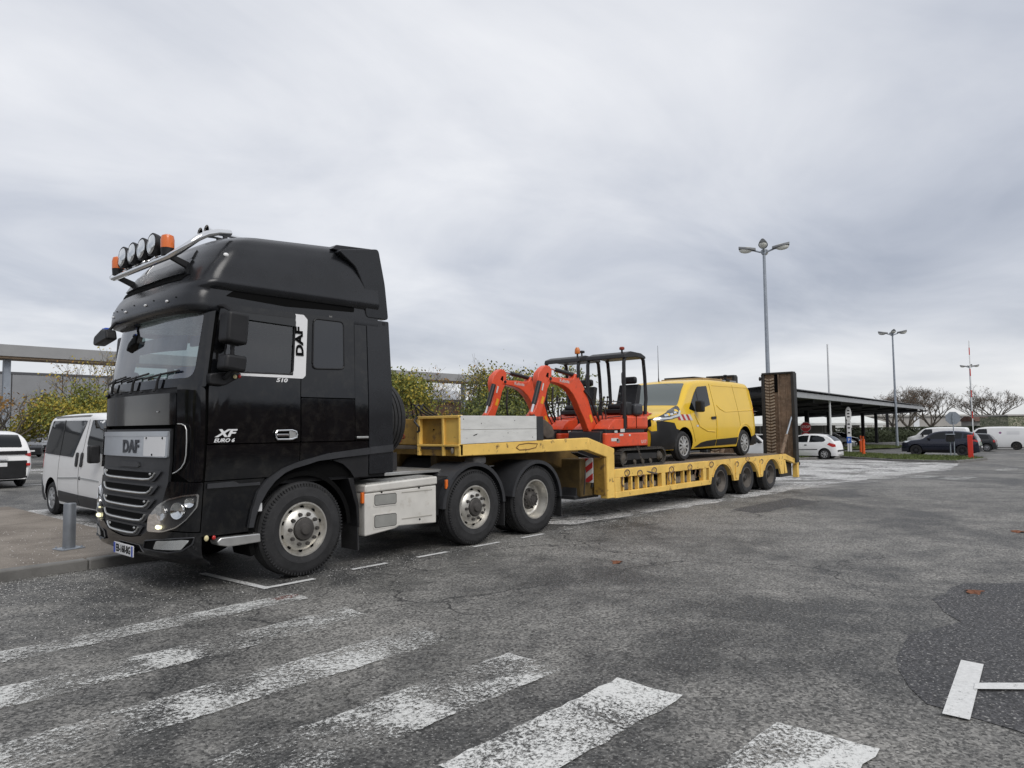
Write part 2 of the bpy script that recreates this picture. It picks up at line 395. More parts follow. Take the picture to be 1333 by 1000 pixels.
def worn(name, col, w0, w1, sc=34, big=1.1):
    mt, t, b, noise, rng, mixc, ma, vec = nodes(name); lk = t.links.new
    a = noise(sc, 10, .85, vec); c = noise(big, 5, .62, vec, .5); vo = t.nodes.new('ShaderNodeTexVoronoi'); vo.feature = 'DISTANCE_TO_EDGE'; vo.inputs['Scale'].default_value = 17; lk(vec, vo.inputs['Vector'])
    s = ma('ADD', ma('ADD', ma('MULTIPLY', a.outputs[0], .64), ma('MULTIPLY', c.outputs[0], .36)), rng(vo.outputs[0], 0, .06, -.015, .008))
    f = rng(s, w0, w1)
    b.inputs['Base Color'].default_value = tuple(col)+(1,); b.inputs['Roughness'].default_value = .7
    lk(mixc(rng(a.outputs[0], .35, .6), tuple(x*.72 for x in col), col), b.inputs['Base Color'])
    tr = t.nodes.new('ShaderNodeBsdfTransparent'); mx = t.nodes.new('ShaderNodeMixShader'); lk(f, mx.inputs[0]); lk(tr.outputs[0], mx.inputs[1]); lk(b.outputs[0], mx.inputs[2]); lk(mx.outputs[0], t.nodes['Material Output'].inputs[0])
    return mt
P_OLD = worn('road_paint_worn', (.66, .66, .63), .507, .56, 40, 1.5); P_A = worn('road_paint_edge', (.66, .66, .63), .478, .54, 40, 1.5); P_C = worn('road_paint_third', (.68, .68, .65), .492, .55, 40, 1.2); P_MID = worn('road_paint_half', (.72, .72, .69), .465, .52, 42, 1.0); P_NEW = worn('road_paint', (.72, .72, .70), .41, .455); P_FAINT = worn('road_paint_faint', (.48, .48, .46), .53, .60)
STAIN = worn('pale_stain', (.25, .245, .225), .50, .66, 12, .9); RSTAIN = worn('red_stain', (.16, .05, .035), .42, .56, 14, 5)
def gravel():
    mt, t, b, noise, rng, mixc, ma, vec = nodes('white_gravel'); lk = t.links.new
    vo = t.nodes.new('ShaderNodeTexVoronoi'); vo.inputs['Scale'].default_value = 22; lk(vec, vo.inputs['Vector'])
    ve = t.nodes.new('ShaderNodeTexVoronoi'); ve.feature = 'DISTANCE_TO_EDGE'; ve.inputs['Scale'].default_value = 22; lk(vec, ve.inputs['Vector'])
    sp = t.nodes.new('ShaderNodeSeparateColor'); lk(vo.outputs['Color'], sp.inputs[0])
    c = mixc(rng(sp.outputs[0], 0, 1), (.50, .495, .48), (.86, .85, .83)); c = mixc(rng(ve.outputs[0], .10, .0), c, (.10, .10, .095))
    big = noise(.35, 5, .6, vec); st = noise(.9, 6, .7, vec)
    c = mixc(rng(big.outputs[0], .54, .68, 0, .45), c, (.26, .25, .24)); c = mixc(rng(st.outputs[0], .56, .66, 0, .6), c, (.16, .155, .145))
    lk(c, b.inputs['Base Color']); b.inputs['Roughness'].default_value = .85
    bn = t.nodes.new('ShaderNodeBump'); bn.inputs['Strength'].default_value = 1; bn.inputs['Distance'].default_value = .03; lk(ve.outputs[0], bn.inputs['Height']); lk(bn.outputs[0], b.inputs['Normal'])
    # thin spots where the asphalt below shows through
    cov = ma('ADD', ma('MULTIPLY', noise(.55, 6, .65, vec, .4).outputs[0], .62), ma('MULTIPLY', noise(9, 6, .7, vec).outputs[0], .38))
    tr = t.nodes.new('ShaderNodeBsdfTransparent'); mx = t.nodes.new('ShaderNodeMixShader'); lk(rng(cov, .43, .50), mx.inputs[0]); lk(tr.outputs[0], mx.inputs[1]); lk(b.outputs[0], mx.inputs[2]); lk(mx.outputs[0], t.nodes['Material Output'].inputs[0])
    return mt
GRAV = gravel()
def concrete():
    mt, t, b, noise, rng, mixc, ma, vec = nodes('old_concrete'); lk = t.links.new
    a = noise(.9, 7, .65, vec, .4); f = noise(60, 4, .6, vec); c = mixc(rng(a.outputs[0], .38, .62), (.15, .125, .10), (.27, .235, .195))
    c = mixc(rng(f.outputs[0], .58, .70), c, (.42, .40, .37)); c = mixc(rng(f.outputs[0], .42, .32), c, (.07, .06, .05))
    g = noise(3.0, 6, .7, vec); c = mixc(rng(g.outputs[0], .60, .72, 0, .6), c, (.07, .065, .05))
    lk(c, b.inputs['Base Color']); b.inputs['Roughness'].default_value = .85
    bn = t.nodes.new('ShaderNodeBump'); bn.inputs['Strength'].default_value = .6; bn.inputs['Distance'].default_value = .008; lk(f.outputs[0], bn.inputs['Height']); lk(bn.outputs[0], b.inputs['Normal'])
    return mt
CONC = concrete()
GRASS = mat('grass_green', (.085, .115, .03), .9, var=.45, vs=4, col2=(.16, .14, .06), t0=.5, t1=.75, bump=.6, bs=40)
KERB = mat('kerb_stone', (.17, .165, .155), .85, var=.25, vs=4, bump=.4, bs=50)

xs = sorted(set([-1500, -600, -250, -100, -50] + [float(v) for v in range(-20, 121, 2)] + [140, 170, 220, 300, 500, 900, 1500])); ys = [-1500, -600, -200, -80, -40, -20, -10, 0, 10, 20, 40, 60, 100, 200, 600, 1500]
mb = MB(); mb.grid([[(x, y, gz(x)) for y in ys] for x in xs]); struct(mb.build('ground', ASPH, ang=0))
def sheet(name, poly, mt, h=.004, step=2.0):
    x0, x1 = min(p[0] for p in poly), max(p[0] for p in poly); cuts = [v for v in range(-20, 140, int(step)) if x0 < v < x1 and v > 12]
    return struct(patch(name, poly, lambda u, v, o: (u, v, gz(u)+h+o), mt, None, cuts, (), ang=0))
def jag(poly, amp, step=.5, seed=1):
    rg = random.Random(seed); out = []
    for i in range(len(poly)):
        a = Vector(poly[i]); b = Vector(poly[(i+1) % len(poly)]); n = max(1, int((b-a).length/step))
        for k in range(n):
            p = a+(b-a)*k/n; out.append((p.x+rg.uniform(-amp, amp), p.y+rg.uniform(-amp, amp)))
    return out
sheet('gravel_lot', jag([(1.06, 2.72), (4.9, 2.72), (6.4, .25), (9.0, -.05), (14, -.35), (24, -.45), (32, -.5), (40, .55), (41.5, 4), (40.5, 8.8), (39.5, 30), (5.5, 30), (5.5, 10.3), (1.06, 10.3)], .07, .35, 3), GRAV, .004)
sheet('gravel_fringe', jag([(14.5, -.6), (19, -.95), (26, -1.1), (33, -.7), (31, .2), (15, .2)], .12, .4, 5), worn('gravel_dust', (.55, .54, .52), .50, .60, 26, .7), .008)
sheet('asphalt_patch', jag([(1.62, -6.35), (1.75, -5.95), (2.2, -5.62), (3.1, -5.50), (3.8, -5.70), (4.5, -5.40), (5.4, -5.45), (6.0, -6.2), (6.5, -9), (1.0, -9), (1.35, -7.0)], .04, .25, 9), ASPHD, .004)
sheet('asphalt_patch', jag([(9.6, -1.55), (9.9, -.95), (12.6, -1.0), (12.2, -1.75)], .05, .4, 2), ASPHD, .004)
# painted markings
def mark(poly, mt, h=.008): return sheet('road_marking', poly, mt, h)
for i, (xa, y0, y1, mt) in enumerate(((-4.2, -.93, -.62, P_A), (-4.4, -1.92, -1.50, P_OLD), (-2.0, -2.92, -2.47, P_C), (-1.3, -3.98, -3.48, P_OLD), (-.6, -4.82, -4.36, P_MID), (-.45, -5.88, -5.37, P_MID))):
    mark(jag([(xa, y0), (.86 if i < 4 else .93, y0), (.86 if i < 4 else .93, y1), (xa, y1)], .014, .10, 20+i), mt)
mark([(.70, 1.05), (.78, 1.05), (.86, -.24), (.78, -.24)], P_NEW); mark([(.865, -.24), (1.38, -.24), (1.38, -.165), (.855, -.165)], P_NEW)
for xa in (1.93, 2.90, 3.88, 4.86, 5.84, 6.82, 7.8): mark([(xa, -.135), (xa+.5, -.135), (xa+.5, -.065), (xa, -.065)], P_NEW if xa < 5 else P_OLD)
mark([(1.60, -6.15), (2.68, -6.05), (2.69, -5.92), (1.60, -6.02)], P_NEW, .012); mark([(2.12, -6.085), (2.24, -6.07), (3.95, -8.1), (3.83, -8.2)], P_NEW, .016)
for px_, py_, wv, hv in ((1150, 622, 1.0, .35), (1200, 621, .9, .35), (1313, 611, 1.6, .25), (1245, 623, 1.2, .4)):
    p = gpt(px_, py_); mark([(p.x-wv, p.y-hv), (p.x+wv, p.y-hv), (p.x+wv, p.y+hv), (p.x-wv, p.y+hv)], P_OLD)
for (x0, x1, y) in ((-2, 12, 18.6), (4, 22, 26), (-2, 10, 33)): mark([(x0, y), (x1, y), (x1, y+.12), (x0, y+.12)], P_NEW)
for x0, y0, rx, ry, mt in ((-1.9, -1.5, 1.2, .55, STAIN), (.55, -3.1, .75, .35, STAIN), (-.6, -3.1, .5, .3, STAIN), (3.0, -3.6, .3, .25, STAIN), (1.9, -1.0, .9, .35, STAIN), (.72, -.72, .14, .08, RSTAIN), (3.5, -.75, .5, .25, STAIN)):
    sheet('road_stain', [(x0+rx*math.cos(a)*(1+.2*math.sin(3*a+x0)), y0+ry*math.sin(a)*(1+.2*math.cos(2*a+y0))) for a in frange(0, 2*PI*(23/24), 23)], mt, .006)
# concrete island with a kerb
mb = MB(); mb.prism(jag([(-40, 2.52), (.95, 2.52), (1.03, 2.60), (1.03, 10.4), (-40, 10.4)], .0, 1.0), 'z', -.1, .115); struct(mb.build('pavement', CONC, None, .01))
kerb = None
for i in range(12):
    mb = MB(); x1 = 1.0-i*1.0; mb.box(x1-.994, x1, 2.36, 2.515, -.1, .12+random.uniform(-.004, .004)); o = struct(mb.build('kerb_stone', KERB, None, .02))
# loose white stones on the asphalt
mb = MB(); rg = random.Random(5)
def stone(x, y, s):
    z = gz(x)+.004; a = rg.uniform(0, 6); c, q = math.cos(a)*s, math.sin(a)*s
    mb.add([(x+c, y+q, z+s*.3), (x-q*.8, y+c*.8, z+s*.3), (x-c, y-q, z+s*.25), (x+q*.7, y-c*.7, z+s*.3), (x, y, z+s*.9)], [(0,1,4),(1,2,4),(2,3,4),(3,0,4)])
for i in range(5200):
    k = rg.random()
    if k < .35: x, y = rg.uniform(-1.8, 1.3), rg.triangular(.2, 2.36, 2.2)
    elif k < .60: x, y = rg.uniform(1.5, 9), rg.gauss(.05, .35)
    elif k < .78: x, y = rg.uniform(6, 16), rg.gauss(-.3, .4)
    elif k < .90: x, y = rg.gauss(.2, 1.5), rg.gauss(-.2, .5)
    else: x, y = rg.uniform(1.03, 3), rg.uniform(2.4, 5)
    stone(x, y, rg.uniform(.003, .0075))
stuff(mb.build('loose_stones', mat('stone_white', (.60, .59, .57), .8, var=.3, vs=40), ang=0))
mb = MB()
for i in range(500):
    x, y = rg.uniform(-2.5, 1.0), rg.uniform(2.5, 6)
    z0 = .115; s = rg.uniform(.003, .007); mb.add([(x+s, y, z0), (x, y+s, z0), (x-s, y, z0), (x, y-s, z0), (x, y, z0+s)], [(0,1,4),(1,2,4),(2,3,4),(3,0,4)])
stuff(mb.build('loose_stones', MATS['stone_white'], ang=0))
# grass verges beyond the gravel
def verge(poly, h, name='grass_verge', blades=1500):
    poly = [tuple(p) for p in poly]; o = patch(name, jag(poly, .08, .6, 11), lambda u, v, o_: (u, v, gz(u)+h+.03*math.sin(u*2.3+v)*math.cos(v*3.1)), GRASS, None, [i*1.0 for i in range(30, 75)], [i*.8 for i in range(-4, 26)], th=0)
    struct(o); xs_, ys_ = [p[0] for p in poly], [p[1] for p in poly]; mb = MB(); k = 0
    def inside(x, y):
        c = False
        for i in range(len(poly)):
            (xa, ya), (xb, yb) = poly[i], poly[i-1]
            if (ya > y) != (yb > y) and x < (xb-xa)*(y-ya)/(yb-ya)+xa: c = not c
        return c
    while k < blades:
        x, y = rg.uniform(min(xs_), max(xs_)), rg.uniform(min(ys_), max(ys_))
        if not inside(x, y): continue
        k += 1; a = rg.uniform(0, PI); w_ = .03; hh = rg.uniform(.04, .14); z = gz(x)+h-.02; dx, dy = math.cos(a)*w_, math.sin(a)*w_
        mb.add([(x-dx, y-dy, z), (x+dx, y+dy, z), (x+rg.uniform(-.05, .05), y+rg.uniform(-.05, .05), z+hh)], [(0,1,2)])
    stuff(mb.build('grass', GRASS, ang=0))
G_ = lambda px_, py_: (gpt(px_, py_).x, gpt(px_, py_).y)
verge([G_(1030, 599), G_(1094, 596), G_(1165, 600.5), G_(1245, 602.5), G_(1283, 599), G_(1245, 596), G_(1165, 594), G_(1094, 590), G_(1030, 591)], .12, blades=9000)
verge([G_(1080, 586), G_(1120, 586), G_(1172, 584), G_(1175, 581), G_(1130, 580), G_(1080, 581.5)], .10, blades=3000)
mb = MB()
kp = [G_(1030, 599.3), G_(1094, 596.3), G_(1165, 600.8), G_(1245, 602.9), G_(1284, 599)]
for a, b in zip(kp, kp[1:]):
    n = max(1, int(math.dist(a, b)/1.0))
    for i in range(n):
        p = Vector(a).lerp(Vector(b), i/n); q = Vector(a).lerp(Vector(b), (i+.97)/n); d = (q-p).normalized(); nn = Vector((-d.y, d.x))*.07
        z = gz(p.x); mb = MB(); mb.add([(p.x-nn.x, p.y-nn.y, z-.05), (q.x-nn.x, q.y-nn.y, z-.05), (q.x+nn.x, q.y+nn.y, z-.05), (p.x+nn.x, p.y+nn.y, z-.05), (p.x-nn.x, p.y-nn.y, z+.12), (q.x-nn.x, q.y-nn.y, z+.12), (q.x+nn.x, q.y+nn.y, z+.12), (p.x+nn.x, p.y+nn.y, z+.12)], [(3,2,1,0),(4,5,6,7),(0,1,5,4),(1,2,6,5),(2,3,7,6),(3,0,4,7)])
        struct(mb.build('kerb_stone', KERB, None, .01))
# fallen leaves
LEAF = mat('dead_leaf', (.17, .065, .03), .8, var=.35, vs=30)
for px_, py_, s_, lab in ((803, 733, .07, 'curled brown leaf on grey asphalt beside the dashed bay line'), (1268, 772, .085, 'brown leaf at the edge of the dark asphalt patch'), (1326, 693, .10, 'brown leaf lying far out on the open road')):
    p = gpt(px_, py_); mb = MB(); pts = []
    a0 = rg.uniform(0, 6)
    for i in range(14):
        a = 2*PI*i/14; r_ = s_*(1+.35*math.cos(5*a)); pts.append((p.x+r_*math.cos(a+a0), p.y+r_*.8*math.sin(a+a0), p.z+.012+.012*math.cos(2*a)))
    c = (p.x, p.y, p.z+.03); mb.add(pts+[c], [(i, (i+1) % 14, 14) for i in range(14)])
    q = [(x, y, z-.004) for x, y, z in pts]; mb.add(q+[(p.x, p.y, p.z+.025)], [((i+1) % 14, i, 14) for i in range(14)])
    tag(mb.build('fallen_leaf', LEAF, ang=0), lab, 'leaf', 'fallen leaves')
# ================================================================== wheels
WM = {}
def tyre_prof(r, rr, w, grooves=4, depth=.012):
    p = [(rr-.012, .03), (rr+.012, .012), (rr+(r-rr)*.32, .0), (rr+(r-rr)*.36, .004), (rr+(r-rr)*.62, .002), (r-.055, .012), (r-.022, .03), (r-.006, .05)]
    t0, t1 = .06, w-.06
    if grooves:
        n = grooves; seg = (t1-t0)/(n+1)
        p.append((r, t0))
        for i in range(n):
            c = t0+seg*(i+1); g = .008
            p += [(r, c-g), (r-depth, c-g*.7), (r-depth, c+g*.7), (r, c+g)]
        p.append((r, t1))
    else: p += [(r, t0), (r, t1)]
    p += [(a, w-b) for a, b in [(r-.006, .05), (r-.022, .03), (r-.055, .012), (rr+(r-rr)*.5, 0), (rr, .02)]]
    return p
def wheel(parent, loc, r, w, rr, style, rimmat=None, flip=False, spin=0.0):
    """axle along y, outer face at local y=0 looking to -y"""
    key = (r, w, rr, style, rimmat.name if rimmat else '')
    if key not in WM:
        S_ = []
        mb = MB(); mb.lathe(tyre_prof(r, rr, w, 4 if r > .36 else 2), (0,0,0), (0,1,0), 56 if r > .36 else 36)
        if r > .45:      # moulded ribs and lettering band on the sidewall
            for i in range(84):
                a = 2*PI*i/84; c, s = math.cos(a), math.sin(a); q = MB()
                q.M = Matrix.Rotation(-a, 4, 'Y'); q.box(r-.05, r-.02, .004, .03, -.006, .006); mb.add(q.v, [tuple(f) for f in q.f])
        S_.append(('tyre', mb.mesh('tyre', RUB, 30)))
        rm = rimmat or RIM
        mb = MB()
        if style == 'flat':
            mb.lathe([(rr+.004, .028), (rr+.002, .012), (rr-.014, .012), (rr-.024, .04), (rr-.05, .075), (rr*.80, .062), (rr*.70, .03), (rr*.44, .012), (rr*.42, .05), (0.001, .05)], (0,0,0), (0,1,0), 48)
            S_.append(('rim', mb.mesh('rim', rm)))
            h = MB()
            for i in range(10):
                a = 2*PI*(i+.5)/10; c, s = math.cos(a), math.sin(a)
                h.cyl((c*rr*.80, .056, s*rr*.80), (c*rr*.80, .07, s*rr*.80), .021, n=12)
            S_.append(('vent_hole', h.mesh('vent_hole', VOID)))
            h = MB()
            for i in range(10):
                a = 2*PI*i/10; c, s = math.cos(a), math.sin(a)
                h.cyl((c*rr*.565, -.012, s*rr*.565), (c*rr*.565, .03, s*rr*.565), .019, .023, 8)
            S_.append(('wheel_nut', h.mesh('wheel_nut', RIMK)))
            h = MB(); h.lathe([(rr*.42, .04), (rr*.415, .0), (rr*.38, -.012), (rr*.22, -.02), (rr*.18, -.045), (rr*.06, -.05), (.001, -.05)], (0,0,0), (0,1,0), 32)
            S_.append(('hub', h.mesh('hub', RIMK)))
        elif style == 'dish':
            mb.lathe([(rr+.004, .028), (rr+.002, .012), (rr-.014, .012), (rr-.022, .05), (rr-.045, .10), (rr-.06, .15), (rr*.72, .165), (rr*.60, .155), (rr*.5, .15), (.001, .15)], (0,0,0), (0,1,0), 48)
            S_.append(('rim', mb.mesh('rim', rm)))
            h = MB()
            h.lathe([(rr*.55, .15), (rr*.53, .13), (rr*.42, .12), (rr*.36, .07), (rr*.30, .05), (rr*.12, .045), (.001, .045)], (0,0,0), (0,1,0), 32)
            for i in range(10):
                a = 2*PI*i/10; c, s = math.cos(a), math.sin(a)
                h.cyl((c*rr*.47, .09, s*rr*.47), (c*rr*.47, .14, s*rr*.47), .014, n=6)
                h.cyl((c*rr*.22, .035, s*rr*.22), (c*rr*.22, .06, s*rr*.22), .012, n=6)
            S_.append(('hub', h.mesh('hub', RIMK)))
        else:            # car wheel with n spokes
            n = int(style)
            mb.lathe([(rr+.003, .02), (rr, .008), (rr-.014, .01), (rr-.018, .03), (rr-.016, .03)], (0,0,0), (0,1,0), 40)
            for i in range(n):
                a = 2*PI*i/n; q = MB(); q.M = Matrix.Rotation(-a, 4, 'Y')
                wd = 2*PI*rr/n*.5*.62
                q.add([(rr*.2, .004, -wd*.35), (rr-.012, .02, -wd*.5), (rr-.012, .02, wd*.5), (rr*.2, .004, wd*.35), (rr*.2, .04, -wd*.35), (rr-.012, .05, -wd*.55), (rr-.012, .05, wd*.55), (rr*.2, .04, wd*.35)],
                      [(0,1,2,3),(7,6,5,4),(0,4,5,1),(1,5,6,2),(2,6,7,3),(3,7,4,0)])
                mb.add(q.v, q.f)
            mb.lathe([(rr*.32, .04), (rr*.30, .002), (rr*.12, -.004), (.001, -.004)], (0,0,0), (0,1,0), 20)
            S_.append(('rim', mb.mesh('rim', rm)))
            h = MB(); h.lathe([(rr, .055), (.001, .055)], (0,0,0), (0,1,0), 24)
            S_.append(('brake_disc', h.mesh('brake_disc', VOID)))
        WM[key] = S_
    o = part('wheel', parent, loc, (0, spin, PI if flip else 0))
    for n, me in WM[key]:
        q = link(n, me, o)
        if n in ('wheel_nut', 'vent_hole'): stuff(q)
    return o

# ================================================================== tractor unit
T = thing('lorry_tractor', 'black tractor unit with tall roof, silver grille and a bar of spotlights', 'lorry', (0, 0, 0))
CN = 3.0; CC = .34
X0T = [(.28,.12),(.33,.05),(.38,.01),(.45,0),(.65,0),(1.0,.02),(1.3,.04),(1.65,.05),(2.0,.05),(2.12,.06),(2.84,.17),(2.95,.19)]
INT = [(.3,.02),(1.2,.015),(1.9,.02),(2.2,.04),(2.9,.10),(3.0,.105)]
def cabP(u, z, tabs=(X0T, INT)):
    if u < -1: 
        x, y, zz = cabP(-2-u, z, tabs); return (x, 2.5-y, zz)
    x0 = smooth_tab(tabs[0], z); ins = lerp_tab(tabs[1], z); hw = 1.25-ins
    if u <= 0:
        th = (u+1)*PI/2
        t = math.sin(th)**(2/CN) if th > 0 else 0; q = max(0, math.cos(th))**(2/CN)
        return (x0 + CC*(1-q), 1.25-hw*t, z)
    X1 = x0+CC
    return (X1 + u*(2.62-X1)/(2.62-.39), ins, z)
def norm_map(P):
    def f(u, v, off):
        p = Vector(P(u, v))
        if not off: return p
        e = 1e-3
        a = Vector(P(u+e, v)) - Vector(P(u-e, v)); b = Vector(P(u, v+e)) - Vector(P(u, v-e))
        n = a.cross(b)
        if n.length < 1e-12: return p
        n.normalize(); c = Vector((1.4, 1.25, p.z))
        if n.dot(p-c) < 0: n = -n
        return p + n*off
    return f
CM = norm_map(cabP)
def uy(y):
    t = max(0.0, (1.25-y)/1.23); return math.asin(min(1, t**(CN/2)))/(PI/2)-1 if y <= 1.25 else -2-uy(2.5-y)
def ux(x):
    if x >= .39: return x-.39
    q = max(0, 1-(x-.05)/CC); return math.acos(q**(CN/2))/(PI/2)-1
US = [-2+i*.04 for i in range(-2, 53)]; ZS = [z for z, _ in X0T] + [2.3, 2.48, 2.66]
def S2(pts): return [(ux(x), z) for x, z in pts]
def mir(poly): return [(-2-u, z) for u, z in poly]
def both(name, poly, mt, parent, holes=(), off=0.0, th=0.0, far=True):
    a = patch(name, poly, CM, mt, parent, US, ZS, holes, off, th)
    if far: patch(name, mir(poly), CM, mt, parent, US, ZS, [mir(h) for h in holes], off, th)
    return a
cab = part('cab', T)
# windscreen, its surround and the front panels
wsp = rpoly([(-.30, 2.13), (-.27, 2.86), (-1.73, 2.86), (-1.70, 2.13)], .13, 6)
patch('windscreen', wsp, CM, TGLASS, cab, US, ZS, off=-.012)
patch('windscreen_surround', rpoly([(-.105, 2.04), (-.105, 2.93), (-1.895, 2.93), (-1.895, 2.04)], .03), CM, BLK, cab, US, ZS, [wsp], 0, .03)
# a thin black ceramic edge on the glass
patch('cowl', [(uy(.12), 1.99), (uy(.12), 2.13), (uy(2.38), 2.13), (uy(2.38), 1.99)], CM, PLAST, cab, US, ZS, off=-.02, th=.03)
for ya in (1.86, 1.22, .62):
    wp_ = part('wiper', cab)
    MB().tube([CM(uy(ya), 2.03, .03), CM(uy(ya-.02), 2.11, .035), CM(uy(ya-.05), 2.19, .022)], [.016, .013, .010], 6).build('arm', PLAST, wp_)
    MB().tube([CM(uy(ya+.36), 2.155, .012), CM(uy(ya), 2.18, .016), CM(uy(max(.2, ya-.34)), 2.205, .012)], .011, 6).build('blade', PLAST, wp_)
for yy in (2.2, 1.9, 1.6, 1.3, 1.0, .7):
    MB().ball(CM(uy(yy), 2.02, .015), (.02, .03, .014), 8, 5).build('washer_nozzle', GPLAST, cab)
patch('hood', rpoly([(uy(.30), 1.665), (uy(.30), 1.985), (uy(2.20), 1.985), (uy(2.20), 1.665)], .03), CM, BLK, cab, US, ZS, off=.006, th=.03)
MB().ball(CM(uy(.62), 1.80, .01), (.01, .035, .008), 8, 5).build('hood_latch', CHROME, cab)
both('corner_panel', rpoly([(uy(.285), 1.20), (uy(.285), 2.07), (-.20, 2.05), (-.115, 2.02), (-.115, 1.10), (-.3, 1.10)], .03), BLK, cab, off=.008, th=.03)
both('corner_deflector', rpoly([(uy(.275), 1.19), (uy(.275), 1.675), (uy(.15), 1.665), (uy(.135), 1.5), (uy(.135), 1.32), (uy(.2), 1.20)], .03), BLK, cab, off=.034, th=.025)
mb = MB(); mb.tube([CM(a, b, .04) for a, b in ((uy(.24), 1.672), (uy(.19), 1.668), (uy(.155), 1.65), (uy(.14), 1.61), (uy(.135), 1.5), (uy(.135), 1.36), (uy(.145), 1.29), (uy(.175), 1.235), (uy(.22), 1.20), (uy(.27), 1.18))], .006, 6); mb.build('deflector_trim', ALU, cab)
# doors and the sleeper behind them
dw = rpoly(S2([(.43, 2.26), (.60, 2.20), (1.235, 2.205), (1.235, 2.835), (.45, 2.835)]), .05)
both('door', rpoly(S2([(.305, 1.468), (1.335, 1.468), (1.335, 2.905), (.325, 2.905)]), .012), BLK, cab, [dw], 0, .03)
both('door_window', dw, SGLASS, cab, off=-.015)
both('wind_deflector', rpoly(S2([(.46, 2.77), (1.232, 2.745), (1.232, 2.832), (.46, 2.832)]), .02), mat('smoked_acrylic', (.02, .021, .022), .1), cab, off=.012, th=.004)
both('door_sill_panel', S2([(.305, 1.105), (.93, 1.105), (.98, 1.10), (1.13, 1.19), (1.306, 1.246), (1.335, 1.25), (1.335, 1.458), (.305, 1.458)]), BLK, cab, off=-.010, th=.03)
sw = rpoly(S2([(1.48, 2.285), (1.905, 2.30), (1.90, 2.862), (1.475, 2.862)]), .06)
both('sleeper_panel', rpoly(S2([(1.345, 1.962), (2.06, 1.962), (2.06, 2.905), (1.345, 2.905)]), .01), BLK, cab, off=0, th=.03)
both('sleeper_window', sw, mat('sleeper_glass', (.016, .018, .022), .05, spec=.7), cab, off=.006, th=.01)
for mm in (lambda q: q, mir):
    mb = MB(); q_ = [CM(u, z, .004) for u, z in mm(sw)]; mb.tube(q_+[q_[0]], .011, 6, False); mb.build('sleeper_window_seal', PLAST, cab)
    mb = MB(); q_ = [CM(u, z, -.004) for u, z in mm(dw)]; mb.tube(q_+[q_[0]], .012, 6, False); mb.build('door_window_seal', PLAST, cab)
both('locker_lid', rpoly(S2([(1.345, 1.468), (2.05, 1.468), (2.05, 1.95), (1.345, 1.95)]), .02), BLK, cab, off=.004, th=.03)
both('rear_pillar', rpoly(S2([(2.062, 1.468), (2.25, 1.468), (2.25, 2.905), (2.07, 2.905)]), .012), BLK, cab, off=-.004, th=.03)
both('sleeper_sill', S2([(1.345, 1.25), (1.706, 1.333), (2.25, 1.38), (2.25, 1.458), (1.345, 1.458)]), BLK, cab, off=-.01, th=.03)
both('side_extender', rpoly(S2([(2.262, 1.065), (2.615, 1.065), (2.615, 2.935), (2.262, 2.935)]), .02), ROOFB, cab, off=-.002, th=.04)
both('extender_crease', S2([(2.264, 1.30), (2.613, 1.32), (2.613, 1.405), (2.264, 1.385)]), GPLAST, cab, off=.012, th=.014)
# wheel arch flare
fo = [(.775, .60), (.80, .78), (.855, .965), (.953, 1.078), (1.13, 1.188), (1.306, 1.247), (1.706, 1.331), (2.25, 1.378)]
fi = [(2.25, 1.30), (1.86, 1.275), (1.706, 1.262), (1.55, 1.25), (1.411, 1.215), (1.25, 1.18), (1.15, 1.14), (1.04, 1.06), (.955, .954), (.885, .83), (.845, .70), (.825, .60)]
both('wheel_arch_flare', S2(fo+fi), GPLAST, cab, off=.028, th=.07)
both('rear_arch_panel', S2([(1.76, 1.25), (1.90, 1.20), (2.0, 1.115), (2.055, 1.035), (2.25, 1.04), (2.25, 1.30)]), PLAST, cab, off=-.005, th=.04)
both('step_panel', S2([(.305, .56), (.79, .56), (.80, .78), (.855, .965), (.92, 1.05), (.94, 1.095), (.305, 1.095)]), BLK, cab, off=-.014, th=.03)
both('step_ledge', S2([(.33, 1.075), (.60, 1.085), (.66, 1.055), (.88, 1.06), (.88, 1.03), (.33, 1.03)]), GPLAST, cab, off=.01, th=.03)
mb = MB()
mb.prism([(.42, .46), (.40, .50), (.44, .535), (.86, .53), (.87, .44), (.52, .435)], 'y', -.005, .16); mb.build('boarding_step', ALU, cab, .01)
MB().box(.85, .90, .03, .06, .75, .84).build('reflector', DECAL, cab, .008)
for yy in (.0,):
    MB().ball((.30, .01, .545), (.024, .014, .03), 10, 6).build('marker_lamp', mat('marker_cream', (.7, .62, .35), .3), cab)
    MB().ball((.37, .0, .545), (.02, .014, .022), 10, 6).build('marker_lamp', REDP, cab)
# dark liner added behind the panels to stop light in the gaps, roof of the cab, back wall, floor
lin = [(2.2, 1.06), (2.2, 2.93), (-4.2, 2.93), (-4.2, 1.06)]
patch('inner_liner', lin, CM, VOID, cab, US, ZS, [rpoly([(-.28, 2.10), (-.25, 2.89), (-1.75, 2.89), (-1.72, 2.10)], .1), S2([(.42, 2.19), (1.25, 2.19), (1.25, 2.85), (.42, 2.85)]), mir(S2([(.42, 2.19), (1.25, 2.19), (1.25, 2.85), (.42, 2.85)]))], -.05)
patch('inner_liner', [(-.05, .40), (-.05, 1.4), (-1.95, 1.4), (-1.95, .40)], CM, VOID, cab, US, ZS, (), -.06)
INTR = mat('cab_interior_grey', (.16, .16, .155), .8, var=.15, vs=5)
mb = MB(); mb.box(.45, 2.55, .10, 2.40, 1.02, 1.12); mb.build('cab_floor', PLAST, cab)
MB().box(2.52, 2.56, .10, 2.40, 1.05, 2.92).build('back_wall', PLAST, cab)
MB().box(1.75, 1.79, .10, 2.40, 1.12, 2.92).build('bunk_curtain', INTR, cab)
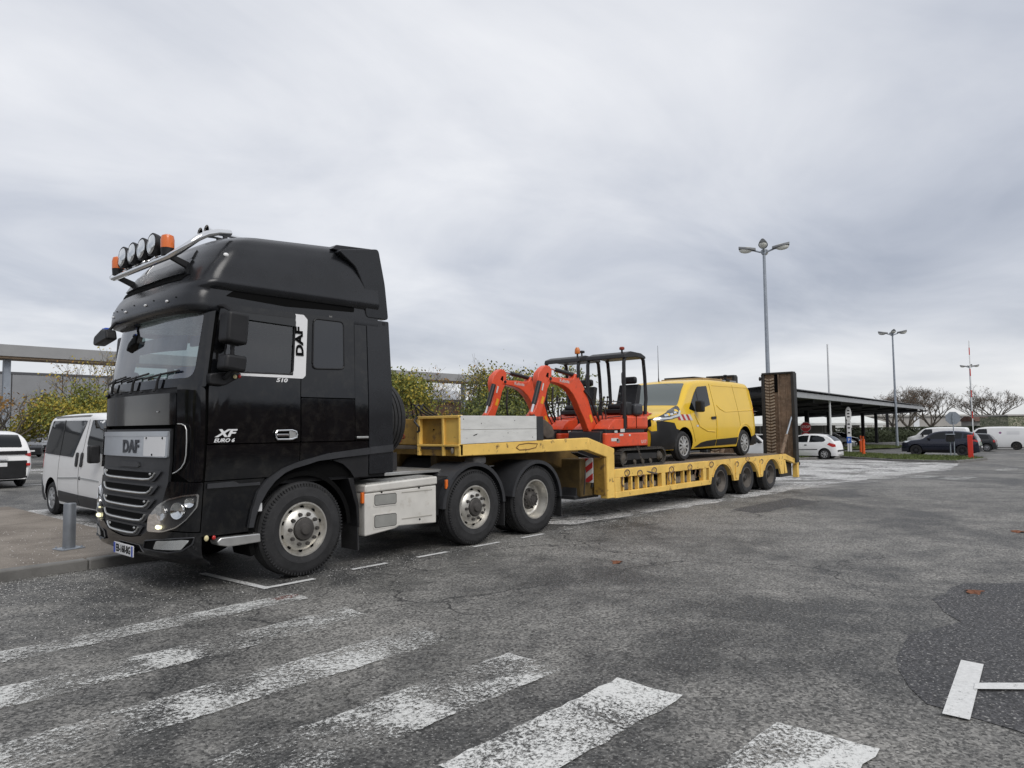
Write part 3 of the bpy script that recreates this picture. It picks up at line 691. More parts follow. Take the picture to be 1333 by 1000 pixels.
mb = MB(); mb.prism([(.20, 1.6), (.20, 2.02), (.30, 2.10), (.55, 2.14), (.75, 2.06), (.78, 1.6)], 'y', .18, 2.32); mb.build('dashboard', GPLAST, cab, .02)
mb = MB(); mb.lathe([(.235, -.015), (.25, 0), (.235, .015), (.22, 0)], (.80, .68, 2.10), (-.55, 0, .83), 28, True); mb.cyl((.80, .68, 2.10), (.72, .68, 1.98), .05); mb.build('steering_wheel', PLAST, cab)
for yy in (.68, 1.82):
    s_ = part('seat', cab, (1.15, yy, 0))
    MB().box(-.25, .27, -.26, .26, 1.55, 1.72).build('cushion', INTR, s_, .05)
    mb = MB(); mb.prism([(.17, 1.65), (.33, 1.65), (.42, 2.38), (.30, 2.40)], 'y', -.25, .25); mb.build('backrest', INTR, s_, .05)
    MB().box(.31, .43, -.14, .14, 2.40, 2.60).build('headrest', INTR, s_, .04)
patch('blue_towel', rpoly([(-.36, 2.135), (-.33, 2.26), (uy(.42), 2.26), (uy(.50), 2.135)], .03), CM, BLUE, cab, US, ZS, off=-.06, th=.02)
patch('blue_curtain', rpoly([(-.36, 2.47), (-.345, 2.58), (uy(.27), 2.58), (uy(.27), 2.47)], .02), CM, BLUE, cab, US, ZS, off=-.06, th=.01)
patch('sun_blind', rpoly([(uy(.34), 2.44), (uy(.34), 2.60), (uy(1.55), 2.62), (uy(1.55), 2.47)], .02), CM, mat('pale_blue_cloth', (.42, .54, .66), .8, var=.25, vs=6), cab, US, ZS, off=-.07, th=.01)
mb = MB(); mb.ball((.24, 1.95, 2.72), (.02, .10, .075), 12, 8); mb.cyl((.26, 1.95, 2.76), (.33, 1.95, 2.90), .012); mb.build('inner_mirror', PLAST, cab)
# ---- grille
gr = part('grille', T)
BSIL = mat('badge_silver', (.50, .53, .57), .32, metal=.45, coat=.3, var=.05, vs=3)
gp = [(.37, 1.625), (.36, 1.32), (.36, 1.0), (.43, .80), (.55, .64), (.78, .545), (1.25, .50)]
gp = [(uy(y), z) for y, z in gp]; gp = gp + [(-2-u, z) for u, z in gp[:-1][::-1]]
patch('grille_panel', gp, CM, GPLAST, gr, US, ZS, off=.012, th=.03)
patch('badge_panel', rpoly([(uy(.38), 1.335), (uy(.38), 1.585), (uy(2.12), 1.585), (uy(2.12), 1.335)], .02), CM, BSIL, gr, US, ZS, off=.03, th=.025)
patch('badge_top_strip', rpoly([(uy(.38), 1.55), (uy(.38), 1.60), (uy(2.12), 1.60), (uy(2.12), 1.55)], .01), CM, BSIL, gr, US, ZS, off=.036, th=.02)
patch('white_sticker', rpoly([(uy(.42), 1.345), (uy(.42), 1.545), (uy(.86), 1.545), (uy(.86), 1.345)], .01), CM, DECAL, gr, US, ZS, off=.034, th=.01)
for yy, zz in ((.47, 1.53), (.80, 1.53), (.66, 1.36)): MB().ball(CM(uy(yy), zz, .036), (.006, .012, .012), 8, 5).build('rivet', VOID, gr)
DKL = mat('lettering_dark', (.03, .035, .045), .4)
text('lettering', 'DAF', DKL, gr, CM(uy(1.20), 1.435, .034), (PI/2, 0, -PI/2), .185, .003, .007, 1.22, space=1.06)
patch('emblem_bar', rpoly([(uy(.95), 1.225), (uy(.98), 1.28), (uy(1.52), 1.28), (uy(1.55), 1.225)], .02), CM, GPLAST, gr, US, ZS, off=.03, th=.02)
for zc_, hw_ in ((1.145, .70), (1.005, .67), (.865, .63), (.725, .57), (.59, .44)):
    y0, y1 = 1.25-hw_, 1.25+hw_
    patch('louvre', rpoly([(uy(y0-.10), zc_+.055), (uy(y0+.04), zc_-.055), (uy(y1-.04), zc_-.055), (uy(y1+.10), zc_+.055)], .03), CM, GPLAST, gr, US, ZS, off=.034, th=.03)
    patch('louvre_slot', rpoly([(uy(y0+.02), zc_+.035), (uy(y0+.10), zc_-.022), (uy(y1-.10), zc_-.022), (uy(y1-.02), zc_+.035)], .02), CM, VOID, gr, US, ZS, off=.037, th=.006)
    path = [(y0+.015, zc_+.030), (y0+.05, zc_-.008), (y0+.11, zc_-.032), (y0+.25, zc_-.04), (1.25, zc_-.042), (y1-.25, zc_-.04), (y1-.11, zc_-.032), (y1-.05, zc_-.008), (y1-.015, zc_+.030)]
    mb = MB(); pts = []
    for a, b in zip(path, path[1:]):
        for i in range(4): t = i/4; pts.append(CM(uy(a[0]+(b[0]-a[0])*t), a[1]+(b[1]-a[1])*t, .04))
    pts.append(CM(uy(path[-1][0]), path[-1][1], .04)); mb.tube(pts, .011, 6); mb.build('louvre_trim', ALU, gr)
    if zc_ not in (1.005, .725):
        for yy in (y0+.10, y1-.10): MB().ball(CM(uy(yy), zc_+.018, .042), (.012, .022, .014), 8, 5).build('clip', ALU, gr)
# ---- bumper and lamps
bp = part('bumper', T)
both('headlamp_panel', rpoly([(uy(.35), 1.10), (uy(.39), 1.00), (uy(.46), .80), (uy(.60), .635), (-.10, .615), (-.10, 1.09)], .02), BLK, bp, off=.014, th=.03)
bpoly = [(-.08, .36), (-.08, .605), (uy(.58), .625), (uy(.8), .535), (uy(1.25), .49)]; bpoly = bpoly + [(-2-u, z) for u, z in bpoly[:-1][::-1]]
patch('bumper_skin', bpoly, CM, BLK, bp, US, ZS, off=.022, th=.04)
patch('bumper_lip', [(-.10, .285), (-.10, .355), (-1.90, .355), (-1.90, .285)], CM, PLAST, bp, US, ZS, off=.0, th=.04)
hl = [(-.765, .595), (-.76, .74), (-.66, .86), (-.54, .93), (-.34, .972), (-.14, .985), (-.145, .86), (-.27, .735), (-.40, .655), (-.58, .605)]
hl = rpoly(hl, .03)
hb = mat('lamp_housing', (.05, .05, .052), .3, metal=.3)
for far in (0, 1):
    q = mir(hl) if far else hl; mm = (lambda u: -2-u) if far else (lambda u: u)
    lamp = part('headlamp', T)
    patch('housing', q, CM, hb, lamp, US, ZS, off=.018, th=.03)
    patch('rim', q, CM, CHROME, lamp, US, ZS, [[((u-mm(-.45))*.93+mm(-.45), (z-.79)*.92+.79) for u, z in q]], .034, .02)
    for uu, zz, rr_ in ((-.60, .79, .075), (-.40, .82, .085), (-.25, .90, .05)):
        p = CM(mm(uu), zz, .02); p2 = CM(mm(uu), zz, .05); d = (p2-p).normalized()
        MB().lathe([(rr_, .0), (rr_*.95, .022), (rr_*.6, .012), (.001, .004)], p, d, 20).build('reflector', CHROME, lamp)
    MB().ball(CM(mm(-.63), .65, .03), (.03, .05, .025), 10, 6).build('daytime_lamp', mat('running_light', (1, .93, .55), .3, emit=1.6), lamp)
    patch('lens', q, CM, TGLASS2, lamp, US, ZS, off=.042)
    fg = [(mm(u), z) for u, z in rpoly([(uy(.72), .415), (uy(.68), .50), (-.40, .555), (-.16, .565), (-.19, .50), (-.32, .44), (-.50, .415)], .02)]
    patch('fog_lamp_recess', fg, CM, VOID, lamp, US, ZS, off=.026, th=.006)
    patch('fog_lamp', [(mm(u), z) for u, z in rpoly([(uy(.52), .43), (uy(.46), .515), (-.32, .545), (-.22, .54), (-.33, .45)], .02)], CM, LAMP, lamp, US, ZS, off=.034, th=.01)
    mb = MB(); pts = [CM(u, z, .032) for u, z in fg]; mb.tube(pts+[pts[0]], .008, 5, False); mb.build('fog_lamp_trim', GPLAST, lamp)
npl = part('number_plate', T, (-.045, 1.17, .365), (0, 0, 0))
MB().box(-.006, .006, -.265, .265, -.058, .058).build('plate', DECAL, npl, .003)
MB().box(-.008, -.006, .22, .262, -.054, .054).build('blue_strip', mat('plate_blue', (.03, .08, .45), .4), npl)
MB().box(-.008, -.006, -.262, -.225, -.054, .054).build('blue_strip', MATS['plate_blue'], npl)
text('lettering', 'EB-168-BG', VOID, npl, (-.008, 0, 0), (PI/2, 0, -PI/2), .105, .001, .002, .85)
MB().box(.0, .05, -.2, .2, -.03, .03).build('bracket', PLAST, npl)
# ---- lettering on the sides
both('window_decal', rpoly(S2([(1.238, 2.195), (1.238, 2.875), (1.225, 2.89), (1.34, 2.89), (1.395, 2.84), (1.395, 2.20), (1.36, 2.165), (.60, 2.165), (.60, 2.195)]), .008), DECAL, cab, off=.003, th=.002)
text('lettering', 'DAF', VOID, cab, (1.345, .062, 2.58), (Matrix.Rotation(R(-4.9), 3, 'X') @ Matrix.Rotation(R(-90), 3, 'Y') @ Matrix.Rotation(R(90), 3, 'X')).to_euler(), .125, .002, .005, 1.4)
text('lettering', '510', DECAL, cab, (1.11, .031, 2.135), (PI/2, 0, 0), .058, .002, .002, 1.5, shear=.2)
text('lettering', 'XF', DECAL, cab, (.475, .012, 1.57), (PI/2, 0, 0), .105, .003, .004, 1.5, shear=.35)
text('lettering', 'EURO 6', DECAL, cab, (.465, .012, 1.50), (PI/2, 0, 0), .052, .002, .0015, 1.2, shear=.35)
dh = part('door_handle', T, (1.155, -.004, 1.548))
patch('recess', rrect(-.135, .125, -.062, .062, .04), lambda u, v, o: (u, .014-o, v), VOID, dh, off=0, th=.006)
mb = MB(); mb.tube([(-.11, -.004, .045), (.06, -.006, .048), (.115, -.006, .03), (.125, -.006, 0), (.115, -.006, -.03), (.06, -.006, -.05), (-.11, -.004, -.048), (-.13, -.004, -.02), (-.13, -.004, .02), (-.11, -.004, .045)], .010, 6); mb.build('surround', CHROME, dh)
MB().box(-.12, .02, -.014, .0, -.016, .010).build('grip', CHROME, dh, .006); MB().box(.03, .11, -.008, .004, -.045, .045).build('lock_plate', ALU, dh, .01)
MB().box(2.075, 2.24, .0, .02, 1.49, 1.515).build('trim_strip', ALU, cab, .004)
# ---- mirrors (near side and far side)
for sgn in (1, -1):
    Y = (lambda y: y) if sgn == 1 else (lambda y: 2.5-y)
    mr = part('mirror', T)
    def mbox(name, x0, x1, y0, y1, z0, z1, mt, bev):
        a, b = sorted((Y(y0), Y(y1))); mb = MB()
        mb.prism(rpoly([(x0, z0+.03), (x0+.02, z1), (x1, z1-.02), (x1-.02, z0)], .04), 'y', a, b); return mb.build(name, mt, mr, bev, seg=3)
    mbox('mirror_housing', .36, .60, -.24, -.03, 2.45, 2.79, PLAST, .03)
    mbox('mirror_housing', .345, .59, -.23, -.03, 2.175, 2.36, PLAST, .03)
    mb = MB(); mb.tube([(.42, Y(.06), 2.12), (.44, Y(-.06), 2.13), (.47, Y(-.12), 2.20), (.47, Y(-.13), 2.40), (.47, Y(-.12), 2.80), (.45, Y(.0), 2.86), (.44, Y(.08), 2.87)], .022, 8); mb.build('mirror_arm', PLAST, mr)
    mb = MB(); mb.prism(rpoly([(.29, 2.06), (.29, 2.17), (.45, 2.19), (.62, 2.19), (.62, 2.15), (.45, 2.05)], .03), 'y', *sorted((Y(-.03), Y(.06)))); mb.build('mirror_foot', PLAST, mr, .015)
    MB().ball((.545, Y(-.045), 2.145), (.022, .016, .022), 10, 6).build('side_marker', mat('marker_cream', (.7, .62, .35), .3), mr)
    MB().ball((.595, Y(-.04), 2.15), (.018, .016, .02), 10, 6).build('side_marker', REDP, mr)
mr = part('front_mirror', T)
mb = MB(); mb.prism(rpoly([(1.78, 2.65), (1.82, 2.76), (1.96, 2.78), (2.20, 2.71), (2.22, 2.62), (2.16, 2.60)], .03), 'x', -.06, .06); mb.build('mirror_housing', PLAST, mr, .02)
mb = MB(); mb.tube([(.0, 1.9, 2.75), (.06, 1.88, 2.84), (.12, 1.86, 2.90)], .018, 6); mb.build('mirror_arm', PLAST, mr)
MB().box(-.02, .06, 1.95, 2.06, 2.765, 2.80).build('blue_tape', mat('blue_gloss', (.03, .10, .5), .3), mr, .01)

# ---- roof
RT = part('roof_fairing', T)
RR = [(2.80,.14,.13), (2.825,.06,.105), (2.86,.045,.098), (2.98,.055,.108), (3.05,.085,.118), (3.085,.11,.085), (3.125,.135,.072), (3.17,.165,.088), (3.34,.26,.112), (3.50,.37,.155), (3.62,.48,.22), (3.69,.60,.32), (3.735,.76,.50), (3.755,.98,.78), (3.762,1.25,1.15)]
RX = [(z, x) for z, x, i in RR]; RI = [(z, i) for z, x, i in RR]
RXT = 2.45
def roofP(u, z):
    if u < -1:
        x, y, zz = roofP(-2-u, z); return (x, 2.5-y, zz)
    x0 = lerp_tab(RX, z); ins = lerp_tab(RI, z); hw = 1.25-ins; c = CC if z < 3.6 else CC+(z-3.6)*1.2
    if u <= 0:
        th = (u+1)*PI/2; t = math.sin(th)**(2/CN) if th > 0 else 0; q = max(0, math.cos(th))**(2/CN)
        x, y = x0+c*(1-q), 1.25-hw*t
    else: x, y = x0+c+u*(RXT-x0-c)/2.06, ins
    wgt = min(1, max(0, (z-3.1)/.45))
    return (x, y, z+.078*wgt*(x-.55))
RM = norm_map(roofP)
us_ = [2.06-i*.1 for i in range(21)] + [-i/24 for i in range(0, 49)]
us_ = sorted(set([round(u, 4) for u in us_] + [round(-2-u, 4) for u in us_]), reverse=True)
zl = []
for (a, _, _), (b, _, _) in zip(RR, RR[1:]):
    k = 3 if b-a > .1 else 2
    zl += [a+(b-a)*i/k for i in range(k)]
zl.append(RR[-1][0])
mb = MB(); rows = [[roofP(u, z) for u in us_] for z in zl]; mb.grid(rows)
n = len(us_)
# back wall and underside
mb.add([rows[i][0] for i in range(len(rows))] + [rows[i][-1] for i in range(len(rows))], [(i, i+1, len(rows)+i+1, len(rows)+i) for i in range(len(rows)-1)])
top = [p for p in rows[-1]]; h = n//2
mb.add(top, [(i, i+1, n-2-i, n-1-i) for i in range(h)])
bot = rows[0]; mb.add(bot, [(i, i+1, n-2-i, n-1-i) for i in range(h)])
mb.build('roof_shell', ROOFB, RT, ang=50)
RZ = [z for z in zl]
def rboth(name, poly, mt, off, th, far=True):
    patch(name, poly, RM, mt, RT, US, RZ, (), off, th)
    if far: patch(name, mir(poly), RM, mt, RT, US, RZ, (), off, th)
patch('front_slot', rpoly([(uy(.42), 3.165), (uy(.36), 3.215), (uy(.30), 3.225), (uy(2.2), 3.225), (uy(2.14), 3.215), (uy(2.08), 3.165)], .01), RM, VOID, RT, US, RZ, (), .006, .012)
patch('front_panel', rpoly([(uy(.40), 3.235), (uy(.42), 3.42), (uy(2.08), 3.42), (uy(2.10), 3.235)], .03), RM, ROOFB, RT, US, RZ, (), .022, .03)
patch('front_upper_panel', rpoly([(uy(.46), 3.43), (uy(.52), 3.56), (uy(1.98), 3.56), (uy(2.04), 3.43)], .03), RM, BLK, RT, US, RZ, (), .016, .03)
rboth('side_slot', rpoly([(ux(.50), 2.99), (ux(.56), 3.055), (ux(2.1), 3.06), (ux(2.1), 3.0), (ux(1.2), 2.96)], .02), VOID, .004, .008)
for yy, zz in ((2.05, 2.93), (1.55, 2.935), (.95, 2.94), (.45, 2.93)): MB().ball(RM(uy(yy), zz, .006), (.012, .032, .014), 10, 6).build('marker_lamp', WHITE, RT)
for yy, zz in ((2.1, 2.99), (1.9, 2.98), (1.7, 2.98), (1.3, 2.98), (.75, 2.97), (.30, 2.96)): MB().ball(RM(uy(yy), zz, .002), (.006, .010, .008), 8, 5).build('screw', VOID, RT)
for uu in (-.15, -1.85): MB().ball(RM(uu, 3.43, .006), (.03, .014, .022), 10, 6).build('side_marker', WHITE, RT)
# spoiler cheeks and lip at the back of the roof
for s_ in (1, -1):
    Y = (lambda y: y) if s_ == 1 else (lambda y: 2.5-y)
    mb = MB(); poly = rpoly([(1.86, 3.72), (2.46, 3.83), (2.56, 3.40), (2.615, 2.955), (2.27, 2.955), (2.25, 3.30), (2.12, 3.55)], .05)
    a, b = sorted((Y(.10), Y(.20))); mb.prism(poly, 'y', a, b); o = mb.build('spoiler_cheek', ROOFB, RT, .02, seg=3)
mb = MB(); mb.prism(rpoly([(1.84, 3.74), (1.90, 3.80), (2.44, 3.84), (2.47, 3.80), (2.1, 3.74)], .02), 'y', .19, 2.31); mb.build('spoiler_lip', ROOFB, RT, .01)
# ---- light bar with spotlights and beacons, air horns
LB = part('light_bar', T)
mb = MB()
arm = [(.09, .62, 3.40), (.095, .46, 3.405), (.12, .33, 3.43), (.19, .255, 3.50), (.27, .24, 3.575), (.37, .25, 3.64), (.50, .28, 3.69), (.66, .34, 3.725)]
path = [(x, 2.5-y, z) for x, y, z in arm[::-1]] + arm
mb.tube(path, .034, 12); mb.build('bar_tube', CHROME, LB)
for yy in (.52, 1.98):
    mb = MB(); mb.prism([(.06, 3.40), (.30, 3.30), (.34, 3.36), (.10, 3.44)], 'y', yy-.02, yy+.02); mb.build('bar_bracket', PLAST, LB, .004)
for yy in (1.66, 1.385, 1.115, .84):
    s_ = part('spotlight', LB, (.09, yy, 3.575))
    MB().lathe([(.118, -.05), (.124, -.03), (.118, .0), (.10, .05), (.06, .09), (.001, .10)], (0,0,0), (1,0,-.06), 28).build('housing', PLAST, s_)
    MB().lathe([(.106, -.048), (.09, -.058), (.001, -.068)], (0,0,0), (1,0,-.06), 28).build('lens', LAMP, s_)
    MB().lathe([(.107, -.045), (.124, -.045), (.124, -.03), (.107, -.03)], (0,0,0), (1,0,-.06), 28, True).build('ring', PLAST, s_)
    mb = MB(); mb.box(-.02, .03, -.04, .04, -.16, -.135); mb.cyl((.0, 0, -.15), (.02, 0, -.10), .014); mb.build('foot', ALU, s_, .004)
for yy in (1.93, .56):
    s_ = part('beacon', LB, (.10, yy, 3.44))
    MB().cyl((0,0,-.02), (0,0,.055), .06, .065).build('base', PLAST, s_)
    MB().lathe([(.066, .055), (.068, .14), (.058, .185), (.03, .20), (.001, .203)], (0,0,0), (0,0,1), 24).build('dome', AMBER, s_)
for yy in (.86, 1.02):
    hn = part('air_horn', T, (.74, yy, 3.845))
    MB().lathe([(.068, -.10), (.05, -.085), (.032, -.04), (.022, .06), (.016, .40), (.001, .40)], (0,0,0), (1,0,-.03), 20).build('trumpet', CHROME, hn)
    MB().lathe([(.052, -.088), (.001, -.06)], (0,0,0), (1,0,-.03), 16).build('mouth', VOID, hn)
    MB().box(.1, .14, -.02, .02, -.09, -.01).build('foot', STEEL, hn)

# ---- chassis, side box, fenders
CH = part('chassis', T)
for yy in (.82, 1.62):
    MB().box(.6, 6.0, yy, yy+.08, .72, .99).build('frame_rail', STEEL, CH, .01)
mb = MB(); mb.box(2.7, 3.75, .35, 2.15, 1.0, 1.04); mb.build('catwalk', ALU, CH, .005)
mb = MB(); mb.prism([(4.0, 1.0), (4.15, 1.16), (5.3, 1.16), (5.75, 1.0)], 'y', .80, 1.70); mb.build('fifth_wheel', STEEL, CH, .02)
MB().box(3.0, 3.7, .9, 1.6, .35, .75).build('air_tank_block', STEEL, CH, .05)
mb = MB(); mb.cyl((2.7, .32, .62), (3.3, .32, .62), .22, n=20); mb.build('air_tank', STEEL, CH)
MB().box(4.55, 4.82, .55, .8, 1.06, 1.17).build('white_canister', DECAL, CH, .03)
for x_ in (1.38, 4.03, 5.34): MB().cyl((x_, .3, .515), (x_, 2.2, .515), .09, n=12).build('axle', STEEL, CH)
mb = MB(); mb.prism([(.55, .55), (.85, .55), (.9, .9), (2.0, .95), (2.0, 1.05), (.55, 1.05)], 'y', .42, 2.08); mb.build('engine_block', VOID, CH)
# silver equipment box with two grey hatches
BX = part('side_box', T)
prof = rpoly([(2.205, .33), (2.66, .375), (2.72, .40), (3.335, .375), (3.335, .86), (2.205, .835)], .02)
mb = MB(); mb.prism(prof, 'y', .03, .55); mb.build('box_body', SILV, BX, .02, seg=3)
mb = MB(); mb.prism([(2.20, .84), (3.345, .87), (3.345, .975), (2.20, .935)], 'y', .015, .57); mb.build('box_lid', SILV, BX, .02, seg=3)
mb = MB(); mb.prism([(2.25, .937), (3.3, .972), (3.3, .985), (2.25, .95)], 'y', .06, .52); mb.build('tread_plate', mat('tread_plate', (.42, .42, .40), .5, metal=.6, var=.3, vs=20), BX)
for z0, z1 in ((.685, .805), (.42, .56)):
    patch('hatch_frame', rrect(2.325, 2.69, z0-.02, z1+.02, .03), lambda u, v, o: (u, .03-o, v), SILV, BX, off=.006, th=.01)
    patch('hatch', rrect(2.345, 2.67, z0, z1, .025), lambda u, v, o: (u, .03-o, v), mat('hatch_grey', (.27, .27, .25), .6, var=.1, vs=8), BX, off=.010, th=.01)
    patch('hatch_gap', rrect(2.339, 2.676, z0-.006, z1+.006, .028), lambda u, v, o: (u, .03-o, v), VOID, BX, off=.008, th=.01)
for z_ in (.475, .80): patch('crease', rrect(2.76, 3.26, z_, z_+.012, .005), lambda u, v, o: (u, .03-o, v), mat('crease_grey', (.38, .36, .32), .5), BX, off=.004, th=.006)
for x_, z_ in ((2.45, .832), (3.04, .848), (3.05, .45)): MB().ball((x_, .026, z_), (.014, .008, .012), 8, 5).build('latch', VOID, BX)
MB().box(2.165, 2.20, .03, .07, .72, .85).build('side_reflector', AMBER, BX, .006)
# mud guard and flap behind the front wheel
for s_ in (1, -1):
    Y = (lambda y: y) if s_ == 1 else (lambda y: 2.5-y)
    def fender(cx_, cz_, r_, a0, a1, y0, y1, name='fender', mt=GPLAST, th=.03, lip=.05, flat=None):
        mb = MB(); rows = []
        for i in range(25):
            a = R(a0+(a1-a0)*i/24); c, s = math.cos(a), math.sin(a)
            A = [(r_+lip*.0, y0), (r_+.004, y0+.03), (r_+.0, y1), (r_-th, y1), (r_-th, y0+.03), (r_-lip, y0+.012), (r_-lip, y0)]
            rows.append([(cx_+q*c, Y(yy), cz_+q*s) for q, yy in A])
        mb.grid(rows, True); mb.add(rows[0], [tuple(range(7))]); mb.add(rows[-1], [tuple(range(7))]); return mb.build(name, mt, T)
    fender(1.38, .515, .63, 0, 200, .04, .42, 'inner_arch', VOID)
    mb = MB(); mb.prism([(1.98, 1.03), (2.05, 1.03), (2.13, .72), (2.14, .45), (2.11, .45), (2.09, .70)], 'y', *sorted((Y(.04), Y(.40)))); mb.build('mudguard', PLAST, T, .008)
    mb = MB(); mb.prism([(2.11, .46), (2.13, .46), (2.14, .18), (2.12, .18)], 'y', *sorted((Y(.05), Y(.38)))); mb.build('mud_flap', RUB, T)
    fender(4.03, .52, .605, 2, 178, .0, .62); fender(5.36, .515, .585, 0, 172, .0, .62)
    for xa in (4.62, 5.94):
        MB().box(xa, xa+.015, *sorted((Y(.02), Y(.60))), .20, .56).build('mud_flap', RUB, T, .004)
    mb = MB(); mb.prism([(3.30, .90), (3.62, .96), (3.60, .80), (3.47, .70), (3.44, .45), (3.36, .45)], 'y', *sorted((Y(.10), Y(.60)))); mb.build('fender_front', PLAST, T, .01)
    MB().box(3.48, 3.52, *sorted((Y(.0), Y(.03))), .80, .92).build('side_reflector', AMBER, T, .006)
for x_, st in ((1.38, 'flat'), (4.03, 'flat'), (5.34, 'dish')):
    wheel(T, (x_, .0 if x_ < 5 else .02, .515), .515, .31, .292, st, RIM, spin=random.random()*6)
    wheel(T, (x_, 2.5, .515), .515, .31, .292, st, RIM, True)
for y_ in (.36, 2.14): wheel(T, (5.34, y_, .515), .515, .31, .292, 'dish', RIM, y_ > 1)
# spare tyre on the catwalk and the coiled hoses
SP = part('spare_wheel', T, (2.74, .84, 1.73), (0, 0, 0))
mb = MB(); mb.lathe(tyre_prof(.49, .28, .40, 4, .022), (0,0,0), (1,0,.04), 56); mb.build('tyre', RUB, SP)
MB().lathe([(.28, .05), (.2, .12), (.001, .12)], (0,0,0), (1,0,.04), 28).build('rim', RIMK, SP)
MB().box(2.75, 3.15, .60, 1.1, 1.02, 1.28).build('spare_wheel_rest', STEEL, T, .01)
for k, (y_, mt) in enumerate(((.62, mat('red_hose', (.25, .03, .02), .5)), (.72, PLAST), (.82, mat('yellow_hose', (.5, .3, .03), .5)))):
    mb = MB(); pts = []
    for i in range(90):
        t = i/89; a = t*2*PI*11; x_ = 2.66+t*.62; z_ = 1.52-.16*math.sin(PI*t)-(.0 if t < .9 else 0)
        pts.append((x_, y_+.045*math.cos(a), z_+.045*math.sin(a)))
    mb.tube(pts, .010, 5); mb.build('coiled_hose', mt, T)
MB().box(2.60, 2.72, .45, .95, 1.46, 1.58).build('hose_socket_panel', STEEL, T, .01)
# ================================================================== low loader trailer
L_ = thing('low_loader_trailer', 'yellow low loader trailer with raised loading ramps, carrying two excavators and a van', 'trailer', (6, 1.25, 0))
def lp(name, mb, mt, parent=None, bevel=.008):
    """parts of the trailer are modelled in scene coordinates and hung on its root"""
    o = mb.build(name, mt, parent or L_, bevel)
    o.matrix_parent_inverse = Matrix.Translation((-6, -1.25, 0)); return o
def lpart(name):
    o = part(name, L_); o.location = (-6, -1.25, 0); return o
# gooseneck
for s_ in (1, -1):
    Y = (lambda y: y) if s_ == 1 else (lambda y: 2.5-y)
    mb = MB(); mb.prism([(3.79, 1.215), (6.72, 1.21), (6.75, 1.412), (3.79, 1.375)], 'y', *sorted((Y(.05), Y(.17)))); lp('neck_beam', mb, YEL, bevel=.012)
    mb = MB(); mb.prism([(6.72, 1.21), (7.27, 1.072), (7.27, .36), (7.50, .36), (7.505, 1.212), (6.755, 1.411)], 'y', *sorted((Y(.052), Y(.20)))); lp('neck_knee', mb, YEL, bevel=.012)
    mb = MB(); mb.prism([(7.22, .42), (7.268, .42), (7.268, 1.05), (7.22, 1.06)], 'y', *sorted((Y(.07), Y(.30)))); lp('knee_web', mb, YELD)
mb = MB(); mb.prism([(3.80, 1.30), (6.72, 1.30), (6.74, 1.385), (3.80, 1.35)], 'y', .17, 2.33); lp('neck_deck', mb, mat('deck_planks', (.13, .105, .08), .85, var=.35, vs=4))
for yy in (.75, 1.60):
    mb = MB(); mb.prism([(4.0, 1.02), (6.6, .98), (7.25, .75), (7.25, .42), (7.4, .42), (7.4, 1.2), (6.8, 1.28), (4.0, 1.30)], 'y', yy, yy+.15); lp('main_beam', mb, mat('beam_dark_yellow', (.13, .08, .022), .75, var=.4, vs=4), bevel=.02)  # browner, darker yellow for the beams under the neck
mb = MB(); mb.box(6.9, 7.3, .35, 2.15, .40, 1.05); lp('neck_bulkhead', mb, mat('bulkhead_dark_brown', (.10, .065, .02), .7, var=.4, vs=4), bevel=.02)  # dark brown base colour for the bulkhead under the neck
mb = MB(); mb.box(7.46, 7.50, .20, 2.30, .45, 1.19); lp('neck_back_plate', mb, STEEL)
# front box with a recessed panel
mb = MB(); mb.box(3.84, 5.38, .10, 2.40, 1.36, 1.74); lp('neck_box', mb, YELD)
f = lpart('front_wall')
for y0, y1, z0, z1, x0 in ((.05, .085, 1.215, 1.775, 3.775), (.36, .40, 1.215, 1.765, 3.77), (.87, .92, 1.215, 1.765, 3.77)):
    MB().box(x0, x0+.07, y0, y1, z0, z1).build('upright', YEL, f, .006)
MB().box(3.765, 3.85, .05, .92, 1.735, 1.772).build('top_rail', YEL, f, .006); MB().box(3.765, 3.85, .05, .92, 1.345, 1.375).build('middle_rail', YEL, f, .006)
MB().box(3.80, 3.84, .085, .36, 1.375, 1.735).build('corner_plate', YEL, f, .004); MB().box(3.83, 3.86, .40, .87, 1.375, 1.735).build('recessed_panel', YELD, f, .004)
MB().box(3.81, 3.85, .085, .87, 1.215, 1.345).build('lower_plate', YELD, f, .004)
MB().box(3.98, 4.02, .92, 2.42, 1.215, 1.70).build('rear_plate', YELD, f, .004)
MB().ball((3.785, .20, 1.29), (.02, .025, .045), 10, 6).build('clearance_lamp', mat('lamp_smoke', (.25, .22, .18), .3), f)
MB().ball((3.822, .62, 1.58), (.01, .012, .012), 8, 5).build('bolt', VOID, f)
# white boards and the black end post
bd = lpart('side_board')
for i in range(2):
    z0 = 1.378+i*.197
    MB().prism([(3.80, z0), (5.40, z0+.018*(1-i)+.0), (5.40, z0+.193), (3.80, z0+.193)], 'y', .045, .075).build('plank', BOARD, bd, .004)
MB().box(5.405, 5.56, .04, .085, 1.40, 1.765).build('end_post', mat('grey_black_steel', (.03, .031, .033), .5, var=.2), bd, .006)
mb = MB(); mb.prism(rpoly([(4.05, 1.50), (4.12, 1.52), (4.10, 1.50), (4.03, 1.485)], .005), 'y', .042, .05); mb.build('hand_hole', VOID, bd)
for x_, z_ in ((4.9, 1.70), (4.2, 1.66), (4.75, 1.52), (5.3, 1.45), (3.85, 1.72)): MB().ball((x_, .044, z_), (.008, .004, .008), 8, 5).build('rivet', RIMK, bd)
